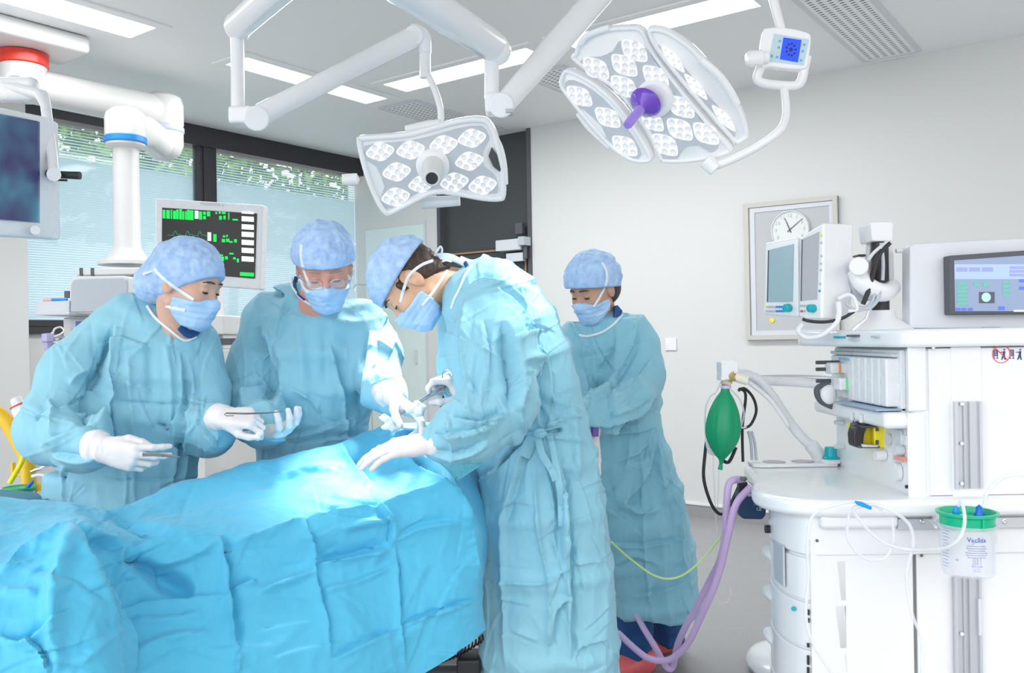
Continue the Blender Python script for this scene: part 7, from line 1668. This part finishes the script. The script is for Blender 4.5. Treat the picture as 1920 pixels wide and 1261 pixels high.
MB().box(c + Vector((0, 0.11, hh - 0.0)), (0.05, 0.07, 0.03)).build('rail_bracket', WHITE, cn, bevel=0.003)
cable('suction_tube', [(1797, 948), (1802, 940), (1808, 960), (1808, 985), (1798, 1010), (1770, 1027), (1710, 1030), (1660, 1018), (1625, 990), (1600, 955), (1618, 946)], [2.20, 2.19, 2.17, 2.16, 2.16, 2.19, 2.27, 2.29, 2.29, 2.29, 2.29], 0.0045, CLEAR, 'clear tube from the canister lid looping over the push handle to the left', 'tube', None, 8)
cable('suction_tube', [(1846, 946), (1850, 925), (1872, 900), (1900, 890), (1945, 893)], 2.24, 0.0050, CLEAR, 'clear tube leaving the dark blue port of the canister to the right', 'tube', None, 8)
cable('suction_tube', [(1655, 955), (1620, 940), (1570, 945), (1525, 965), (1514, 1020), (1516, 1080), (1511, 1150), (1522, 1200), (1560, 1262), (1580, 1290)], 2.28, 0.0045, CLEAR, 'clear tube hanging in a long loop down the left of the lower white panel', 'tube', None, 8)
cable('suction_tube', [(1600, 952), (1640, 946), (1680, 962), (1706, 985), (1712, 1020), (1700, 1080), (1710, 1150), (1728, 1200), (1728, 1290)], 2.275, 0.0045, CLEAR, 'clear tube hanging in a long loop down the right of the lower white panel', 'tube', None, 8)
cable('suction_tube', [(1592, 960), (1590, 1010), (1620, 1045), (1660, 1045), (1675, 1010), (1672, 970)], 2.30, 0.0040, CLEAR, 'faint clear tube loop hanging under the push handle', 'tube', None, 8)
tag(MB().prism([P(x, y, 2.268) for x, y in ((1604, 939), (1617, 941), (1636, 950), (1634, 956), (1620, 951), (1606, 945))], (0, 0.008, 0)).build('tube_clip', mat('sky_blue_plastic', (0, .3, .7)), bevel=0.002), 'sky blue clip joining the clear tubes on the worktop edge', 'clip')
# ================================================================ FAR LEFT : YELLOW FRAME, BOTTLE, GREEN LID
yf = thing('yellow_trolley_frame', P(55, 900, 3.0), 'yellow tubular steel trolley frame at the left edge', 'trolley frame')
MB().tube(tline([(-25, 760), (8, 785), (35, 830), (52, 870), (55, 940), (56, 1010)], 3.0), 0.024, 16).build('bent_tube', AMBER, yf, smooth=True)
MB().prism([P(x, y, 3.03) for x, y in ((19, 868), (24, 867), (25, 892), (20, 893))], (0, 0.02, 0)).build('side_plate', AMBER, yf, bevel=0.003)
MB().tube([P(25, 891, 3.03), P(70, 890, 3.03)], 0.004, 8).build('cross_rod', AMBER, yf, smooth=True)
MB().prism([P(x, y, 3.0) for x, y in ((62, 908), (92, 902), (95, 915), (64, 922))], (0, 0.05, 0)).build('foot_plate', AMBER, yf, bevel=0.003)
MB().prism([P(x, y, 3.02) for x, y in ((22, 790), (34, 793), (36, 800), (26, 798))], (0, 0.03, 0)).build('lug', AMBER, yf, bevel=0.003)
cable('yellow_hose', [(36, 792), (46, 806), (49, 830), (42, 862), (30, 885), (18, 905)], 2.93, 0.0085, mat('yellow_hose', (0.95, 0.80, 0.02), 0.35), 'bright yellow hose curving in front of the yellow trolley frame', 'hose')
bo_ = thing('saline_bottle', P(48, 790, 3.0), 'white labelled plastic bottle with red edging tilted above the yellow frame', 'bottle')
axb = (P(32, 752, 3.0) - P(50, 788, 3.0)).normalized()
MB().lathe(P(50, 788, 3.0), [(0.001, 0), (0.026, 0), (0.03, 0.005), (0.03, 0.052), (0.024, 0.062), (0.001, 0.063)], axis=axb).build('bottle_body', WHITE, bo_, smooth=True)
MB().lathe(P(50, 788, 3.0) + axb * 0.060, [(0.001, 0), (0.020, 0), (0.020, 0.018), (0.016, 0.026), (0.001, 0.028)], axis=axb).build('bottle_cap', WHITE, bo_, smooth=True)
for h_ in (0.004, 0.054): MB().lathe(P(50, 788, 3.0) + axb * h_, [(0.029, 0), (0.0305, 0.001), (0.0305, 0.005), (0.029, 0.006)], axis=axb).build('red_band', RED, bo_, smooth=True)
gj = thing('waste_canister', P(36, 980, 2.9), 'green lidded suction jar half hidden by the small draped table at far left', 'canister')
cg = P(37, 914, 2.9)
MB().lathe(cg, [(0.001, -0.012), (0.044, -0.012), (0.052, 0.0), (0.050, 0.004), (0.044, 0.0), (0.001, 0.002)]).build('green_lid', GREENP, gj, smooth=True)
MB().lathe(cg, [(0.001, -0.16), (0.040, -0.16), (0.044, -0.012), (0.001, -0.012)]).build('jar', CLEAR, gj, smooth=True)
MB().tube([cg + Vector((.025, 0, .0)), cg + Vector((.045, 0, .022))], [0.007, 0.005], 10).build('blue_connector', BLP, gj, smooth=True)
MB().tube(tline([(60, 893), (75, 890), (90, 896), (100, 910)], 2.9), 0.006, 10).build('white_tube', WHITE, gj, smooth=True)
tl = thing('metal_clip', P(68, 882, 2.9), 'small chrome clip on a pale tube above the green lid', 'clip')
MB().tube([P(58, 884, 2.9), P(68, 880, 2.9), P(78, 878, 2.9)], [0.004, 0.006, 0.004], 8).build('clip_body', STEEL, tl, smooth=True)
MB().tube(tline([(76, 878), (88, 872), (100, 873)], 2.9), 0.005, 8).build('tube_end', WHITE, tl, smooth=True)
st_ = thing('draped_instrument_table', P(20, 1000, 2.5), 'small table under a darker teal drape at far left behind the patient drape', 'draped table')
V = []; ns = 30
pts_t = [(-120, 915, 2.75), (-60, 916, 2.75), (0, 917, 2.75), (62, 922, 2.7), (80, 932, 2.62), (95, 948, 2.5), (100, 1060, 2.5)]; pts_b = [(-120, 960, 2.3), (-60, 955, 2.3), (0, 948, 2.3), (40, 945, 2.32), (70, 946, 2.36), (90, 952, 2.42), (96, 1060, 2.42)]
r1 = spline([P(*q) for q in pts_t], 6); r2 = spline([P(*q) for q in pts_b], 6); r3 = [p - ZZ * 0.35 for p in r2]
mbt = MB(); k_ = len(r1); mbt.add(r1 + r2 + r3, [(i, i + 1, k_ + i + 1, k_ + i) for i in range(k_ - 1)] + [(k_ + i, k_ + i + 1, 2 * k_ + i + 1, 2 * k_ + i) for i in range(k_ - 1)])
o_ = mbt.build('table_cover', mat('teal_drape', (0.0, 0.26, 0.38), 0.6, bump=[('noise', 25, 0.4, 0.01, (1, 1, 1))]), st_, smooth=True); o_.modifiers.new('s', 'SOLIDIFY').thickness = 0.002
tt = P(-10, 960, 2.6); MB().box((tt.x, tt.y + .05, tt.z - 0.06), (0.40, 0.30, 0.04)).build('table_top', STEEL, st_, bevel=0.004)
for sx in (-1, 1):
    for sy in (-1, 1): MB().cyl((tt.x + sx * .18, tt.y + .05 + sy * .13, tt.z - .07), (tt.x + sx * .18, tt.y + .05 + sy * .13, 0.0), 0.012).build('leg', STEEL, st_, smooth=True)
# purple strip in the small woman's hands
tag(MB().box(P(1116, 804, 3.0), (0.022, 0.02, 0.05)).build('purple_clamp', mat('purple_clamp', (0.20, 0.08, 0.42), 0.4), bevel=0.003), 'small purple clamp just above the small woman\'s glove', 'clamp')
